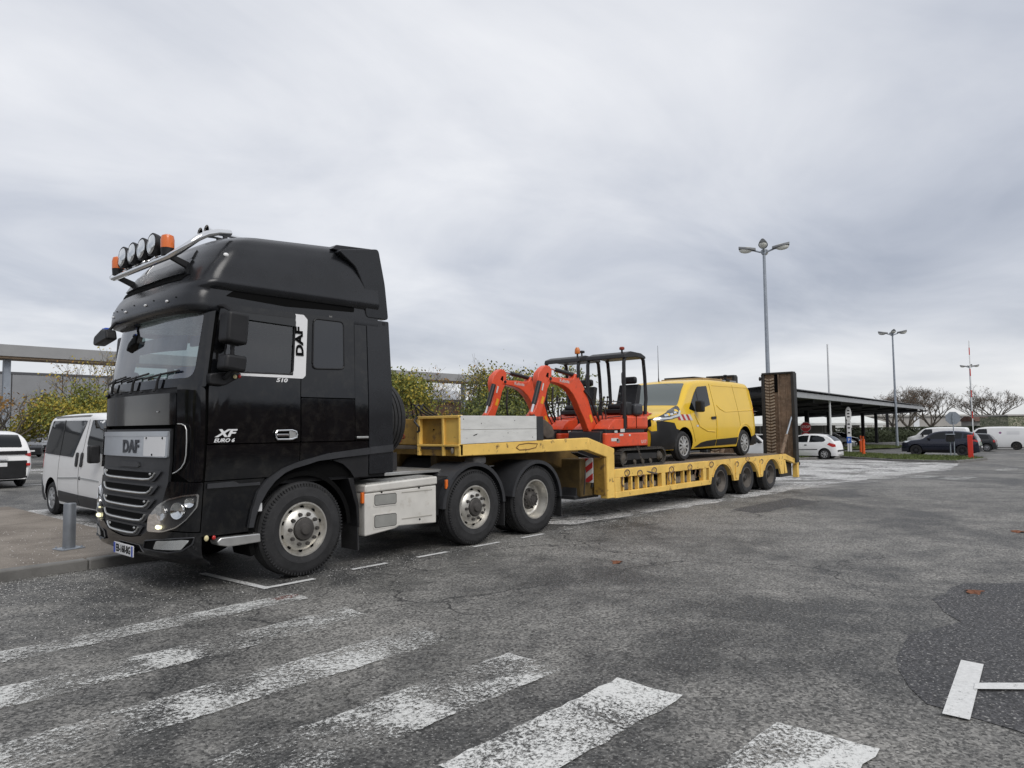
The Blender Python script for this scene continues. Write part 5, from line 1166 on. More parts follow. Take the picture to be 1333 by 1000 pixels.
# ================================================================== road vehicles
def vehicle(name, label, cat, loc, rz, S, group=None):
    """front at local x=0, looking to -x; S: profile table, sizes, colours, window outlines"""
    V = thing(name, label, cat, loc, rz, group)
    Lg, W, prof = S['L'], S['W'], S['prof']; zb = S.get('zb', .22); rr_ = S.get('rr', .12); paint = S['paint']; fr_ = S.get('front_round', .5); rrnd = S.get('rear_round', .35)
    wt = S.get('wt') or [(zb, .90), (zb+.18, .97), (.62, 1.0), (.90, .985), (1.05, .965), (S['H'], S.get('top', .74))]
    zt = lambda x: smooth_tab(prof, x) if S.get('smooth', True) else lerp_tab(prof, x)
    def kx(x):
        k = 1.0
        if x < fr_: k *= 1-S.get('fk', .24)*((fr_-x)/fr_)**2.6
        if x > Lg-rrnd: k *= 1-S.get('rk', .14)*((x-Lg+rrnd)/rrnd)**2.6
        return k
    def Y(x, z):
        x = min(max(x, 0), Lg); t = zt(x); r = min(rr_, (t-zb)*.4); h = W/2*kx(x)
        if z <= t-r: return h*lerp_tab(wt, z)
        q = min(1, (z-(t-r))/r); return h*lerp_tab(wt, t-r) - r*(1-math.sqrt(max(0, 1-q*q)))
    xsn = sorted(set([p[0] for p in prof] + frange(0, Lg, S.get('nx', 40)))); rows = []
    for x in xsn:
        t = zt(x); r = min(rr_, (t-zb)*.4); h = W/2*kx(x); half = []
        for z in frange(zb, t-r, 9): half.append((h*lerp_tab(wt, z), z))
        y0 = h*lerp_tab(wt, t-r)-r
        for i in range(1, 6): a = PI/2*i/5; half.append((y0+r*math.cos(a), t-r+r*math.sin(a)))
        for f in (.66, .33): half.append((y0*f, t+.02*(1-f*f)))
        half.append((0, t+.02))
        ring = [(x, -y, z) for y, z in half] + [(x, y, z) for y, z in half[:-1][::-1]]
        rows.append(ring)
    mb = MB(); mb.grid(rows); n = len(rows[0])
    mb.add(rows[0], [tuple(range(n))]); mb.add(rows[-1], [tuple(range(n))]); m_ = len(rows)
    mb.add([r_[0] for r_ in rows]+[r_[-1] for r_ in rows], [(i, i+1, m_+i+1, m_+i) for i in range(m_-1)])
    body = MB(); body.v, body.f = mb.v, mb.f
    me = body.mesh('body', paint); bm = bmesh.new(); bm.from_mesh(me); bmesh.ops.remove_doubles(bm, verts=bm.verts, dist=1e-4); bmesh.ops.recalc_face_normals(bm, faces=bm.faces); bm.to_mesh(me); bm.free(); me.materials.append(VOID)
    o = link('body', me, None)
    wr = S['wr']; cut = MB()
    for xa in S['axles']:
        for s_ in (-1, 1): cut.cyl((xa, s_*(W/2-.30), wr+S.get('arch_dz', .01)), (xa, s_*(W/2+.2), wr+S.get('arch_dz', .01)), wr+S.get('arch', .06), n=36)
    co = link('cutter', cut.mesh('cutter', VOID), None); boolean(o, co); o.parent = V
    NXs = frange(0, Lg, 36); NZs = frange(zb, S['H'], 16)
    def smap(s_):
        def f(u, v, off):
            e = .01; y = Y(u, v); dx = (Y(u+e, v)-Y(u-e, v))/(2*e); dz = (Y(u, v+e)-Y(u, v-e))/(2*e); dz = max(-3, min(3, dz))
            nn = Vector((-dx, 1, -dz)).normalized(); p = Vector((u, y, v))+nn*off; return (p.x, s_*p.y, p.z)
        return f
    SM = {-1: smap(-1), 1: smap(1)}
    def side(nm, poly, mt, off=.004, th=0.0, rnd=.03, which=(-1, 1), holes=()):
        for s_ in which: patch(nm, rpoly(poly, rnd) if rnd else poly, SM[s_], mt, V, NXs, NZs, holes, off, th)
    def tmap(xa, xb):
        def f(t, v, off):
            x = xa+(xb-xa)*t; z = zt(x); e = .01; sl = (zt(x+e)-zt(x-e))/(2*e); nn = Vector((-sl, 0, 1)).normalized()
            r = min(rr_, (z-zb)*.4); h = W/2*kx(x); y0 = h*lerp_tab(wt, z-r)-r; y = v*(y0+r*.55)
            dz = .02*(1-min(1, abs(y)/max(y0, .01))**2) if abs(y) <= y0 else -r*(1-math.sqrt(max(0, 1-((abs(y)-y0)/r)**2)))
            p = Vector((x, y, z+dz))+nn*off; return tuple(p)
        return f
    def topp(nm, xa, xb, mt, v=.95, off=.005, rnd=.06, poly=None, th=0):
        return patch(nm, rpoly(poly or [(0, -v), (1, -v*S.get('wsv', .92)), (1, v*S.get('wsv', .92)), (0, v)], rnd), tmap(xa, xb), mt, V, frange(0, 1, 8), frange(-1, 1, 10), (), off, th)
    gm = S.get('glass', DGLASS)
    for w_ in S['windows']: side('side_window', w_, gm, .005)
    if 'ws' in S: topp('windscreen', S['ws'][0], S['ws'][1], S.get('wsglass', gm))
    if 'rw' in S: topp('rear_window', S['rw'][0], S['rw'][1], gm, .88)
    for xa in S['axles']:
        for s_ in (-1, 1): wheel(V, (xa, s_*(W/2-.015), wr), wr, S.get('ww', .21), wr*S.get('rimk', .63), S.get('spokes', 7), S.get('rim', RIM), s_ == 1, random.random()*6)
    if S.get('mirror'):
        mx, mz = S['mirror']
        for s_ in (-1, 1):
            mb = MB(); y0 = Y(mx, mz); mb.box(mx-.06, mx+.08, *sorted((s_*(y0+.03), s_*(y0+.21))), mz-.03, mz+S.get('mh', .13)); mb.build('door_mirror', S.get('mirror_mat', PLAST), V, .035, seg=3)
    mb = MB(); mb.box(.3, Lg-.3, -W/2+.32, W/2-.32, zb-.06, zb+.02); mb.build('underbody', VOID, V)
    V_ = dict(V=V, Y=Y, SM=SM, side=side, topp=topp, zt=zt, NX=NXs, NZ=NZs, L=Lg, W=W, kx=kx)
    return V_
def ends(c, front=True, fz=(.28, .62), rz_=(.28, .62), fmat=PLAST, rmat=PLAST, plate=True, rplate=True):
    """bumpers, number plates"""
    V, Lg, W = c['V'], c['L'], c['W']
    for nm, x, z0, z1, mt, sg in (('front_bumper', 0, *fz, fmat, -1), ('rear_bumper', Lg, *rz_, rmat, 1)):
        hw = W/2*c['kx'](x)*.97; mb = MB(); q = .05
        mb.prism([(x-sg*.14, -hw-.045), (x+sg*.0, -hw+.02), (x+sg*q, -hw*.6), (x+sg*q, hw*.6), (x, hw-.02), (x-sg*.14, hw+.045)], 'z', z0, z1); mb.build(nm, mt, V, .025)
    if rplate: mb = MB(); mb.box(Lg+.055, Lg+.062, -.25, .25, rz_[1]-.16, rz_[1]-.05); mb.build('number_plate', DECAL, V)
    if plate: mb = MB(); mb.box(-.062, -.055, -.25, .25, fz[0]+.1, fz[0]+.2); mb.build('number_plate', DECAL, V)

# ---- yellow van on the low bed
vs_ = dict(L=4.70, W=1.80, H=1.80, zb=.24, rr=.13, paint=VANY, wr=.315, axles=(.97, 3.96), arch=.075, spokes=10, rimk=.66, rim=mat('wheel_cover', (.50, .50, .49), .4, metal=.4),
    prof=[(0, .70), (.03, .86), (.12, .93), (.45, 1.03), (.74, 1.10), (.95, 1.21), (1.25, 1.48), (1.50, 1.665), (1.70, 1.73), (2.3, 1.785), (3.4, 1.79), (4.3, 1.775), (4.55, 1.72), (4.64, 1.45), (4.69, .95), (4.70, .80)],
    front_round=.75, fk=.26, rk=.08, top=.80, wt=[(.24, .93), (.40, .985), (.70, 1.0), (.95, .985), (1.12, .955), (1.80, .80)],
    windows=[[(1.24, 1.10), (1.62, 1.46), (1.82, 1.60), (2.28, 1.635), (2.27, 1.20), (1.45, 1.05)]], ws=(.88, 1.50), wsglass=mat('van_windscreen', (.10, .12, .115), .06, spec=.8), mirror=(1.50, 1.06), mh=.22)
c = vehicle('panel_van', 'yellow panel van with red and white chevrons, strapped on the low bed', 'van', (9.70, 1.30, .853), 0, vs_)
sd_ = c['side']; V = c['V']
def archcut(cx, r, a0, a1, zc=.325, n=8): return [(cx+r*math.cos(R(a0+(a1-a0)*i/n)), zc+r*math.sin(R(a0+(a1-a0)*i/n))) for i in range(n+1)]
sd_('bumper_side', [(0.0, .25), (.0, .84), (.22, .84), (.55, .80), (.62, .68)] + archcut(.97, .40, 125, 190), PLAST, .014, .02, 0)
mb = MB(); mb.prism([(-.04, -.40), (-.04, .40), (.02, .67), (.05, .67), (.05, -.67), (.02, -.67)], 'z', .24, .80); mb.build('front_bumper', PLAST, V, .03)
mb = MB(); mb.prism([(-.05, -.42), (-.05, .42), (.0, .60), (.0, -.60)], 'z', .64, .78); mb.build('grille', GPLAST, V, .01)
mb = MB(); mb.ball((-.03, -.50, .45), (.02, .07, .07), 14, 8); mb.build('fog_lamp', VOID, V); mb = MB(); mb.ball((-.03, .50, .45), (.02, .07, .07), 14, 8); mb.build('fog_lamp', VOID, V)
sd_('headlamp', [(.02, .865), (.30, .97), (.70, 1.115), (.88, 1.16), (.84, 1.07), (.78, .93), (.50, .88), (.25, .845)], mat('lamp_dark', (.05, .055, .06), .15, coat=.5), .008, .01, .02)
sd_('headlamp_strip', [(.06, .855), (.45, .885), (.77, .945), (.84, 1.05), (.80, 1.06), (.72, .985), (.40, .915), (.10, .89)], LAMP, .016, .01, .01)
for x_, z_ in ((.30, .925), (.45, .95), (.58, .985)): sd_('headlamp_lens', [(x_, z_), (x_+.09, z_+.015), (x_+.10, z_+.05), (x_+.01, z_+.035)], LAMP, .016, .008, .01)
for i in range(6):
    x0 = .64+i*.102; mt = REDM if i % 2 == 0 else WSTR; sd_('chevron', [(x0+.06-.06, .98), (x0+.10, .98-.125), (x0+.10+.102, .98-.125), (x0+.102, .98)], mt, .005, 0, 0)
patch('hood_chevron', [(0, -.9), (1, -.9), (1, -.3), (0, -.3)], lambda t, v, o: (.20+.10*t, v*.6, c['zt'](.20+.10*t)+.025), REDM, V, frange(0, 1, 2), frange(-1, 1, 8))
patch('hood_chevron', [(0, -.68), (1, -.75), (1, -.52), (0, -.45)], lambda t, v, o: (.20+.10*t, v*.6, c['zt'](.20+.10*t)+.029), WSTR, V, frange(0, 1, 2), frange(-1, 1, 8))
SEAM = mat('seam_dark_yellow', (.34, .21, .015), .6)
def seam(pts, w=.008):
    for s_ in (-1, 1):
        mb = MB(); q = []
        for a, b in zip(pts, pts[1:]):
            for i in range(6): t = i/6; q.append(c['SM'][s_](a[0]+(b[0]-a[0])*t, a[1]+(b[1]-a[1])*t, .0))
        q.append(c['SM'][s_](pts[-1][0], pts[-1][1], .0)); mb.tube(q, w, 5); mb.build('panel_seam', SEAM, V)
seam([(2.42, 1.69), (2.45, 1.15), (2.45, .38)], .007); seam([(1.28, 1.05), (1.24, .85), (1.36, .62), (1.46, .40)], .006); sd_('quarter_light_bar', [(1.70, 1.08), (1.735, 1.08), (1.735, 1.55), (1.70, 1.52)], PLAST, .007, 0, 0); seam([(3.62, 1.70), (3.66, 1.1), (3.70, .72)], .005)
def ridge(pts, w=.012):
    for s_ in (-1, 1):
        mb = MB(); q = []
        for a, b in zip(pts, pts[1:]):
            for i in range(6): t = i/6; q.append(c['SM'][s_](a[0]+(b[0]-a[0])*t, a[1]+(b[1]-a[1])*t, -.002))
        q.append(c['SM'][s_](pts[-1][0], pts[-1][1], -.002)); mb.tube(q, w, 6); mb.build('pressing', VANY, V)
ridge([(2.57, 1.655), (4.45, 1.66), (4.55, 1.60), (4.58, 1.16), (4.45, 1.10), (2.95, 1.05), (2.70, 1.12), (2.57, 1.2)]); ridge([(1.45, .98), (1.65, .72), (2.0, .62), (2.38, .60)], .016); ridge([(2.50, .98), (2.50, .48)], .008)
ridge(archcut(3.96, .44, 20, 170), .014)
sd_('side_trim', [(1.46, .27), (1.72, .37), (1.95, .40), (2.42, .425), (2.42, .285)], PLAST, .012, .015, .02); sd_('side_trim', [(2.46, .285), (2.46, .425), (3.55, .455), (3.52, .30)], PLAST, .012, .015, .02)
sd_('door_handle', [(2.22, .875), (2.22, .935), (2.44, .945), (2.44, .885)], PLAST, .02, .02, .025)
sd_('rear_bumper_side', [(4.30, .25), (4.70, .25), (4.70, .56), (4.56, .50), (4.33, .46)], PLAST, .012, .02, .01)
mb = MB(); mb.box(4.58, 4.78, -.84, .84, .26, .50); mb.build('rear_bumper', PLAST, V, .04)
sd_('tail_lamp', [(4.58, 1.0), (4.69, 1.0), (4.66, 1.45), (4.56, 1.45)], REDP, .008, .01, .02)
sd_('badge', [(1.50, .715), (1.50, .755), (1.60, .755), (1.60, .715)], STKW, .004, 0, 0)
for x_, y_, h_ in ((1.35, .15, .75), (.75, -.55, .0)):
    if h_: mb = MB(); z_ = c['zt'](1.75); mb.tube([(1.75, y_, z_), (1.745, y_, z_+.12), (1.74, y_, z_+.85)], [.022, .010, .004], 6); mb.build('whip_aerial', PLAST, V)
rk = part('roof_light_bar', V)
MB().box(2.55, 3.55, -.55, .55, 1.80, 1.85).build('board', mat('rack_tan', (.35, .25, .12), .7, var=.2), rk, .01); MB().box(2.6, 3.3, -.3, .5, 1.85, 1.89).build('lid', PLAST, rk, .01)
for yy in (-.62, .45): mb = MB(); mb.box(3.62, 3.80, yy, yy+.16, 1.80, 1.86); mb.cyl((3.72, yy+.08, 1.86), (3.72, yy+.08, 1.93), .03); mb.ball((3.72, yy+.08, 1.94), (.06, .06, .03)); mb.build('work_lamp', PLAST, rk)
MB().box(3.5, 4.2, -.6, .6, 1.79, 1.83).build('carrier', GALV, rk, .005)

# ---- white minibus beyond the pavement
ws_ = dict(L=4.85, W=1.90, H=1.95, zb=.24, rr=.15, paint=WHITE, wr=.325, axles=(.95, 4.10), arch=.07, spokes=8, rim=mat('wheel_cover_grey', (.42, .43, .44), .45, metal=.4),
    prof=[(0, .75), (.05, .95), (.5, 1.12), (.80, 1.22), (1.15, 1.55), (1.45, 1.78), (1.75, 1.88), (2.3, 1.94), (3.6, 1.95), (4.5, 1.92), (4.68, 1.86), (4.78, 1.5), (4.84, 1.0), (4.85, .85)], front_round=.7, fk=.25, rk=.08,
    wt=[(.24, .94), (.42, .99), (.70, 1.0), (1.0, .985), (1.2, .965), (1.95, .84)], windows=[[(1.10, 1.30), (1.48, 1.70), (1.60, 1.81), (2.20, 1.815), (2.26, 1.40), (2.05, 1.24), (1.3, 1.22)], [(2.46, 1.81), (4.46, 1.83), (4.72, 1.24), (4.55, 1.20), (3.7, 1.17), (2.95, 1.14), (2.88, 1.16)]],
    ws=(.86, 1.52), rw=None, mirror=(1.42, 1.10), mh=.28)
ws_.pop('rw')
c = vehicle('minibus', 'white minibus with dark tinted side windows parked beyond the black tractor', 'van', (2.37, 5.03, 0), PI/2, ws_)
sd_ = c['side']; V = c['V']
sd_('lower_cladding', [(1.36, .26), (1.32, .45), (2.48, .47), (2.48, .27)], GPLAST, .012, .015, .01); sd_('lower_cladding', [(2.52, .27), (2.52, .47), (3.62, .50), (3.68, .30)], GPLAST, .012, .015, .01)
sd_('rub_strip', [(1.45, .74), (1.45, .765), (2.48, .79), (2.48, .765)], mat('strip_grey', (.35, .36, .36), .5), .010, .012, .0); sd_('rub_strip', [(2.52, .765), (2.52, .79), (3.65, .745), (3.65, .72)], MATS['strip_grey'], .010, .012, .0)
for x_ in (2.40, 2.66): sd_('door_handle', rrect(x_-.055, x_+.055, .97, 1.23, .055), PLAST, .02, .02, 0)
WSEAM = mat('seam_grey', (.16, .16, .16), .7); _w = MATS['seam_dark_yellow']
def seam2(pts, w, mt):
    for s_ in (-1, 1):
        mb = MB(); q = []
        for a, b in zip(pts, pts[1:]):
            for i in range(6): t = i/6; q.append(c['SM'][s_](a[0]+(b[0]-a[0])*t, a[1]+(b[1]-a[1])*t, 0))
        q.append(c['SM'][s_](pts[-1][0], pts[-1][1], 0)); mb.tube(q, w, 5); mb.build('panel_seam', mt, V)
seam2([(2.36, 1.83), (2.40, 1.3), (2.53, .95), (2.50, .30)], .006, WSEAM); seam2([(3.68, 1.17), (3.70, .45)], .005, WSEAM); seam2([(3.70, 1.83), (3.66, 1.18)], .016, PLAST); seam2([(2.9, 1.15), (4.72, 1.20)], .012, PLAST)
sd_('rear_bumper_side', [(4.52, .26), (4.85, .26), (4.85, .72), (4.70, .66), (4.55, .52)], GPLAST, .014, .02, .01)
mb = MB(); mb.box(4.72, 4.90, -.88, .88, .28, .66); mb.build('rear_bumper', GPLAST, V, .04); mb = MB(); mb.box(-.05, .12, -.72, .72, .26, .62); mb.build('front_bumper', GPLAST, V, .04)
sd_('tail_lamp', [(4.74, .9), (4.83, .9), (4.79, 1.3), (4.72, 1.3)], REDP, .006, .01, .02); sd_('headlamp', [(.04, .78), (.35, .92), (.62, 1.10), (.40, .80), (.10, .72)], LAMP, .008, .01, .02)
sd_('fuel_flap', rrect(2.42, 2.46, .74, .80, .01), PLAST, .012, .01, 0)
mb = MB(); mb.box(2.4, 4.4, -.80, -.77, 1.88, 1.915); mb.build('roof_gutter', mat('strip_grey2', (.3, .3, .3), .6), V); mb = MB(); mb.box(2.4, 4.4, .77, .80, 1.88, 1.915); mb.build('roof_gutter', MATS['strip_grey2'], V)
for yy in (-.45, .45):
    for xx in (1.9, 3.2): mb = MB(); mb.box(xx, xx+.12, yy-.22, yy+.22, .85, 1.45); mb.build('seat_back', VOID, V, .04)

# ---- other cars
NAVY = mat('navy_paint', (.010, .013, .028), .22, coat=.5, spec=.4); DGREY = mat('dark_grey_paint', (.025, .027, .03), .25, coat=.4); SILVC = mat('silver_car_paint', (.42, .43, .44), .3, metal=.6, coat=.4); ALLOYD = mat('alloy_dark', (.05, .05, .055), .4, metal=.5); ALLOY = mat('alloy', (.45, .45, .46), .35, metal=.7); BLKC = mat('black_car_paint', (.010, .010, .012), .2, coat=.5)
HATCH = dict(L=4.03, W=1.72, H=1.47, zb=.20, rr=.11, wr=.30, axles=(.80, 3.34), top=.70, prof=[(0, .50), (.05, .66), (.35, .80), (.95, .96), (1.15, 1.02), (1.55, 1.27), (1.85, 1.40), (2.3, 1.465), (2.9, 1.46), (3.4, 1.38), (3.66, 1.25), (3.90, 1.0), (3.98, .80), (4.03, .52)],
    windows=[[(1.30, .99), (1.75, 1.30), (2.05, 1.385), (2.45, 1.40), (2.40, 1.0)], [(2.50, 1.0), (2.54, 1.40), (2.95, 1.385), (3.28, 1.29), (3.42, 1.12), (3.30, 1.03)]], ws=(1.16, 1.82), rw=(3.42, 3.86), mirror=(1.42, .98))
SUVS = dict(L=4.55, W=1.84, H=1.66, zb=.26, rr=.12, wr=.36, axles=(.90, 3.60), top=.72, prof=[(0, .58), (.04, .85), (.25, .98), (1.10, 1.09), (1.32, 1.15), (1.75, 1.45), (2.1, 1.59), (2.6, 1.655), (3.4, 1.64), (4.0, 1.56), (4.28, 1.42), (4.45, 1.10), (4.52, .85), (4.55, .60)],
    windows=[[(1.55, 1.13), (1.92, 1.42), (2.25, 1.55), (2.68, 1.575), (2.66, 1.13)], [(2.74, 1.13), (2.76, 1.575), (3.35, 1.56), (3.62, 1.50), (3.58, 1.16)], [(3.68, 1.17), (3.72, 1.48), (4.0, 1.42), (4.12, 1.30), (4.0, 1.20)]], ws=(1.36, 2.05), rw=(4.08, 4.42), mirror=(1.70, 1.10))
MINI = dict(L=3.85, W=1.70, H=1.42, zb=.20, rr=.10, wr=.31, axles=(.72, 3.22), top=.80, prof=[(0, .55), (.05, .75), (.25, .86), (.95, .94), (1.10, 1.00), (1.45, 1.28), (1.65, 1.375), (2.2, 1.42), (3.0, 1.40), (3.40, 1.34), (3.62, 1.10), (3.78, .85), (3.85, .58)],
    windows=[[(1.28, .97), (1.58, 1.26), (1.72, 1.33), (2.30, 1.35), (2.28, .97)], [(2.38, .97), (2.40, 1.35), (3.10, 1.335), (3.32, 1.26), (3.40, 1.0)]], ws=(1.12, 1.62), rw=(3.42, 3.60), mirror=(1.40, .96))
VANB = dict(ws_); VANB.update(dict(L=5.1, axles=(.95, 4.25), windows=[[(1.15, 1.27), (1.48, 1.66), (1.62, 1.78), (2.20, 1.79), (2.24, 1.30), (2.0, 1.24)]]))
VANB['prof'] = [(x if x < 3 else x+.25, z) for x, z in ws_['prof']]
def spec(base, **k): d = dict(base); d.update(k); return d
def lamps(c, fl, rl, fz=None):
    c['side']('headlamp', fl, LAMP, .008, .012, .03); c['side']('tail_lamp', rl, REDP, .008, .012, .03)
def at_side(px_, py_, S, ax, rz, side_=-1):
    """root position that sets one wheel's contact patch on a ground point"""
    p = gpt(px_, py_) if not isinstance(px_, Vector) else px_; x, y = S['axles'][ax], side_*(S['W']/2-.1)
    return (p.x-(x*math.cos(rz)-y*math.sin(rz)), p.y-(x*math.sin(rz)+y*math.cos(rz)), gz(p.x))
S = spec(HATCH, paint=WHITE, spokes=7, rim=mat('hubcap', (.45, .45, .45), .45, metal=.3)); rz = R(-86)
c = vehicle('hatchback', 'small white hatchback seen from its rear quarter behind the raised ramp', 'car', at_side(1074, 598, S, 1, rz), rz, S)
lamps(c, [(.06, .60), (.45, .80), (.65, .84), (.35, .62)], [(3.50, .86), (3.62, .98), (3.94, .88), (3.97, .74), (3.80, .72)]); c['side']('rub_strip', [(1.2, .52), (1.2, .56), (2.95, .60), (2.95, .56)], PLAST, .010, .012, .0); c['side']('door_handle', rrect(2.22, 2.36, .80, .86, .02), PLAST, .016, .015, 0); ends(c, True, (.25, .55), (.26, .60), WHITE, WHITE)
mb = MB(); mb.box(4.05, 4.10, -.70, .70, .46, .54); mb.build('rubbing_strip', PLAST, c['V'], .01)
S = spec(SUVS, paint=NAVY, spokes=10, rim=ALLOYD); rz = R(-88)
c = vehicle('suv', 'dark navy SUV stopped behind the red barrier post', 'car', at_side(1253, 594, S, 1, rz), rz, S)
lamps(c, [(.04, .84), (.15, .95), (.62, 1.02), (.40, .90)], [(4.20, 1.0), (4.25, 1.12), (4.46, 1.04), (4.50, .92)]); ends(c, True, (.32, .62), (.32, .70))
c['side']('cladding', [(1.30, .27), (1.30, .40), (3.15, .42), (3.15, .27)], PLAST, .01, .012, 0)
S = spec(MINI, paint=DGREY, spokes=8, rim=ALLOY); rz = R(-86)
c = vehicle('compact_car', 'dark grey compact car between the navy SUV and a white van', 'car', at_side(1285, 588, S, 1, rz), rz, S); lamps(c, [(.10, .66), (.16, .80), (.38, .82), (.36, .68)], [(3.66, .74), (3.64, .94), (3.76, .92), (3.82, .74)]); ends(c, True, (.24, .52), (.24, .52))
S = spec(VANB, paint=WHITE, spokes=6, rim=RIMK); rz = R(-88)
c = vehicle('delivery_van', 'white delivery van with a small round logo on its blank side', 'van', at_side(dpt(1322, 60), 0, S, 1, rz), rz, S); lamps(c, [(.04, .78), (.35, .92), (.62, 1.10), (.40, .80)], [(4.98, .9), (5.08, .9), (5.04, 1.3), (4.96, 1.3)]); ends(c, True, (.26, .62), (.26, .62))
c['side']('round_logo', [(3.15+.10*math.cos(R(a)), 1.45+.09*math.sin(R(a))) for a in range(0, 360, 30)], mat('logo_purple', (.25, .10, .22), .5), .006, 0, 0)
for z_ in (1.50, 1.40, 1.32): c['side']('side_lettering', [(3.6, z_), (3.6, z_+.035), (4.5, z_+.035), (4.5, z_)], mat('faded_print', (.62, .62, .63), .5), .006, 0, 0)
S = spec(VANB, paint=WHITE, spokes=6); rz = R(-88)
c = vehicle('parked_van', 'white van almost hidden behind the navy SUV', 'van', at_side(dpt(1246, 66), 0, S, 1, rz), rz, S); ends(c)
S = spec(HATCH, paint=SILVC, spokes=6, rim=ALLOY); rz = R(100)
c = vehicle('parked_car', 'silver car parked under the dark carport beside the stop sign', 'car', at_side(dpt(1100, 68), 0, S, 0, rz, 1), rz, S); lamps(c, [(.06, .60), (.45, .80), (.65, .84), (.35, .62)], [(3.50, .86), (3.62, .98), (3.94, .88), (3.97, .74)]); ends(c)
S = spec(HATCH, paint=BLKC, spokes=6, rim=ALLOY); rz = R(100)
c = vehicle('parked_car', 'black car under the carport, just behind the silver one', 'car', at_side(dpt(1112, 75), 0, S, 0, rz, 1), rz, S); lamps(c, [(.06, .60), (.45, .80), (.65, .84), (.35, .62)], [(3.50, .86), (3.62, .98), (3.94, .88), (3.97, .74)]); ends(c)
S = spec(HATCH, paint=WHITE, spokes=6, rim=ALLOY); rz = R(80)
c = vehicle('parked_car', 'white car glimpsed between the yellow van and the raised ramp', 'car', at_side(dpt(1003, 40), 0, S, 0, rz, 1), rz, S); lamps(c, [(.06, .60), (.45, .80), (.65, .84), (.35, .62)], [(3.50, .86), (3.62, .98), (3.94, .88), (3.97, .74)]); ends(c)
# left of the lorry
S = spec(SUVS, paint=WHITE, spokes=5, rim=ALLOYD, H=1.62); rz = R(-90)
c = vehicle('suv', 'white SUV with black lower tail, parked with its rear to the road', 'car', (2.35, 17.6+4.55, 0), rz, S); lamps(c, [(.04, .84), (.15, .95), (.62, 1.02), (.40, .90)], [(4.15, .96), (4.2, 1.06), (4.5, 1.0), (4.5, .90)]); ends(c, True, (.32, .62), (.28, .80), PLAST, PLAST)
mb = MB(); mb.box(4.50, 4.545, -.75, .75, .98, 1.08); mb.build('tail_band', PLAST, c['V'], .01); mb = MB(); mb.box(4.585, 4.60, -.26, .26, .84, .95); mb.build('number_plate', DECAL, c['V'])
for s_ in (-1, 1): mb = MB(); mb.box(4.50, 4.60, *sorted((s_*.72, s_*.82)), .64, .72); mb.build('reflector', REDP, c['V'], .01)
rowl = (('dark grey hatchback facing the camera, parked before the grey hall', HATCH, DGREY, 40, 46, 112), ('silver car with headlamps, parked beside a dark hatchback before the hall', SUVS, SILVC, 52, 56, 118), ('black estate car with roof rails at the back of the row before the hall', SUVS, BLKC, 44, 66, 105), ('white car with a bright roof at the back of the row before the hall', HATCH, WHITE, 24, 60, 100), ('grey car half hidden behind the white minibus', HATCH, SILVC, 62, 60, 110), ('small black car by the slim bare tree', MINI, BLKC, 8, 52, 110))
for lab, base, pm, px_, dp, hd in rowl:
    S = spec(base, paint=pm, spokes=6, rim=ALLOY); p = dpt(px_, dp); c = vehicle('parked_car', lab, 'car', (p.x, p.y, 0), R(hd-20), S, 'cars parked before the hall')
    if base is HATCH: lamps(c, [(.06, .60), (.45, .80), (.65, .84), (.35, .62)], [(3.50, .86), (3.62, .98), (3.94, .88), (3.97, .74)])
    elif base is SUVS: lamps(c, [(.04, .84), (.15, .95), (.62, 1.02), (.40, .90)], [(4.20, 1.0), (4.25, 1.12), (4.46, 1.04), (4.50, .92)])
    ends(c)
# ================================================================== buildings
def bx_(name, x0, x1, y0, y1, z0, z1, mt, parent, bevel=.0): return MB().box(x0, x1, y0, y1, z0, z1).build(name, mt, parent, bevel)
HALL = mat('hall_cladding_grey', (.27, .275, .285), .6, var=.06, vs=1.5); SLAB = mat('canopy_slab_grey', (.30, .30, .30), .7, var=.06, vs=1); SOFF = mat('soffit_tan', (.30, .22, .15), .8, var=.1); JOINT = mat('joint_dark', (.09, .092, .10), .7); WHB = mat('parapet_white', (.70, .72, .75), .5)
H = thing('exhibition_hall', 'long grey panelled hall under a thin flat roof slab on posts', 'building', (30, 52, 0))
def hb_(name, x0, x1, y0, y1, z0, z1, mt, parent=None): o = bx_(name, x0, x1, y0, y1, z0, z1, mt, parent or H); o.location = (-30, -52, 0) if parent is None else (0, 0, 0); return o
hb_('roof_slab', -25, 57.5, 52, 54.2, 6.95, 7.75, SLAB); hb_('soffit', -25, 57.4, 52.15, 54.1, 6.80, 6.95, SOFF); hb_('hall_core', -20, 31, 62.2, 80, 0, 6.5, JOINT)
px0 = -20
for i in range(14):
    x0 = -20+i*3.64; hb_('wall_panel', x0+.04, x0+3.60, 62.0, 62.2, 0.6, 6.38, HALL)
hb_('parapet', -20.1, 31.1, 61.97, 62.3, 6.38, 6.58, JOINT)
for x_ in (-12, -1, 10.2, 21.5, 32.5, 44, 55): hb_('canopy_post', x_, x_+.42, 52.9, 53.3, 0, 6.81, GALV)
for i in range(2):
    hb_('doorway', 8.5+i*8, 12+i*8, 61.8, 61.86, 0, 1.9, JOINT); hb_('door_leaf', 8.6+i*8, 11.9+i*8, 61.77, 61.8, 0, 1.8, HALL)
hb_('plinth', -20, 31, 61.87, 62.0, 0, .6, JOINT)
H2 = thing('brick_annex', 'low brown brick annex behind the bare trees', 'building', (50, 56, 0))
BRN = mat('annex_brown', (.14, .075, .05), .85, var=.2, vs=3)
for nm, x0, x1, y0, y1, z0, z1, mt in (('wall', 38, 64, 55, 66, 0, 4.6, BRN), ('roof_edge', 37.6, 64.4, 54.6, 66.4, 4.6, 4.95, JOINT), ('clerestory', 41, 58, 57, 64, 4.95, 6.2, WHB)):
    o = bx_(nm, x0, x1, y0, y1, z0, z1, mt, H2); o.location = (-50, -56, 0)
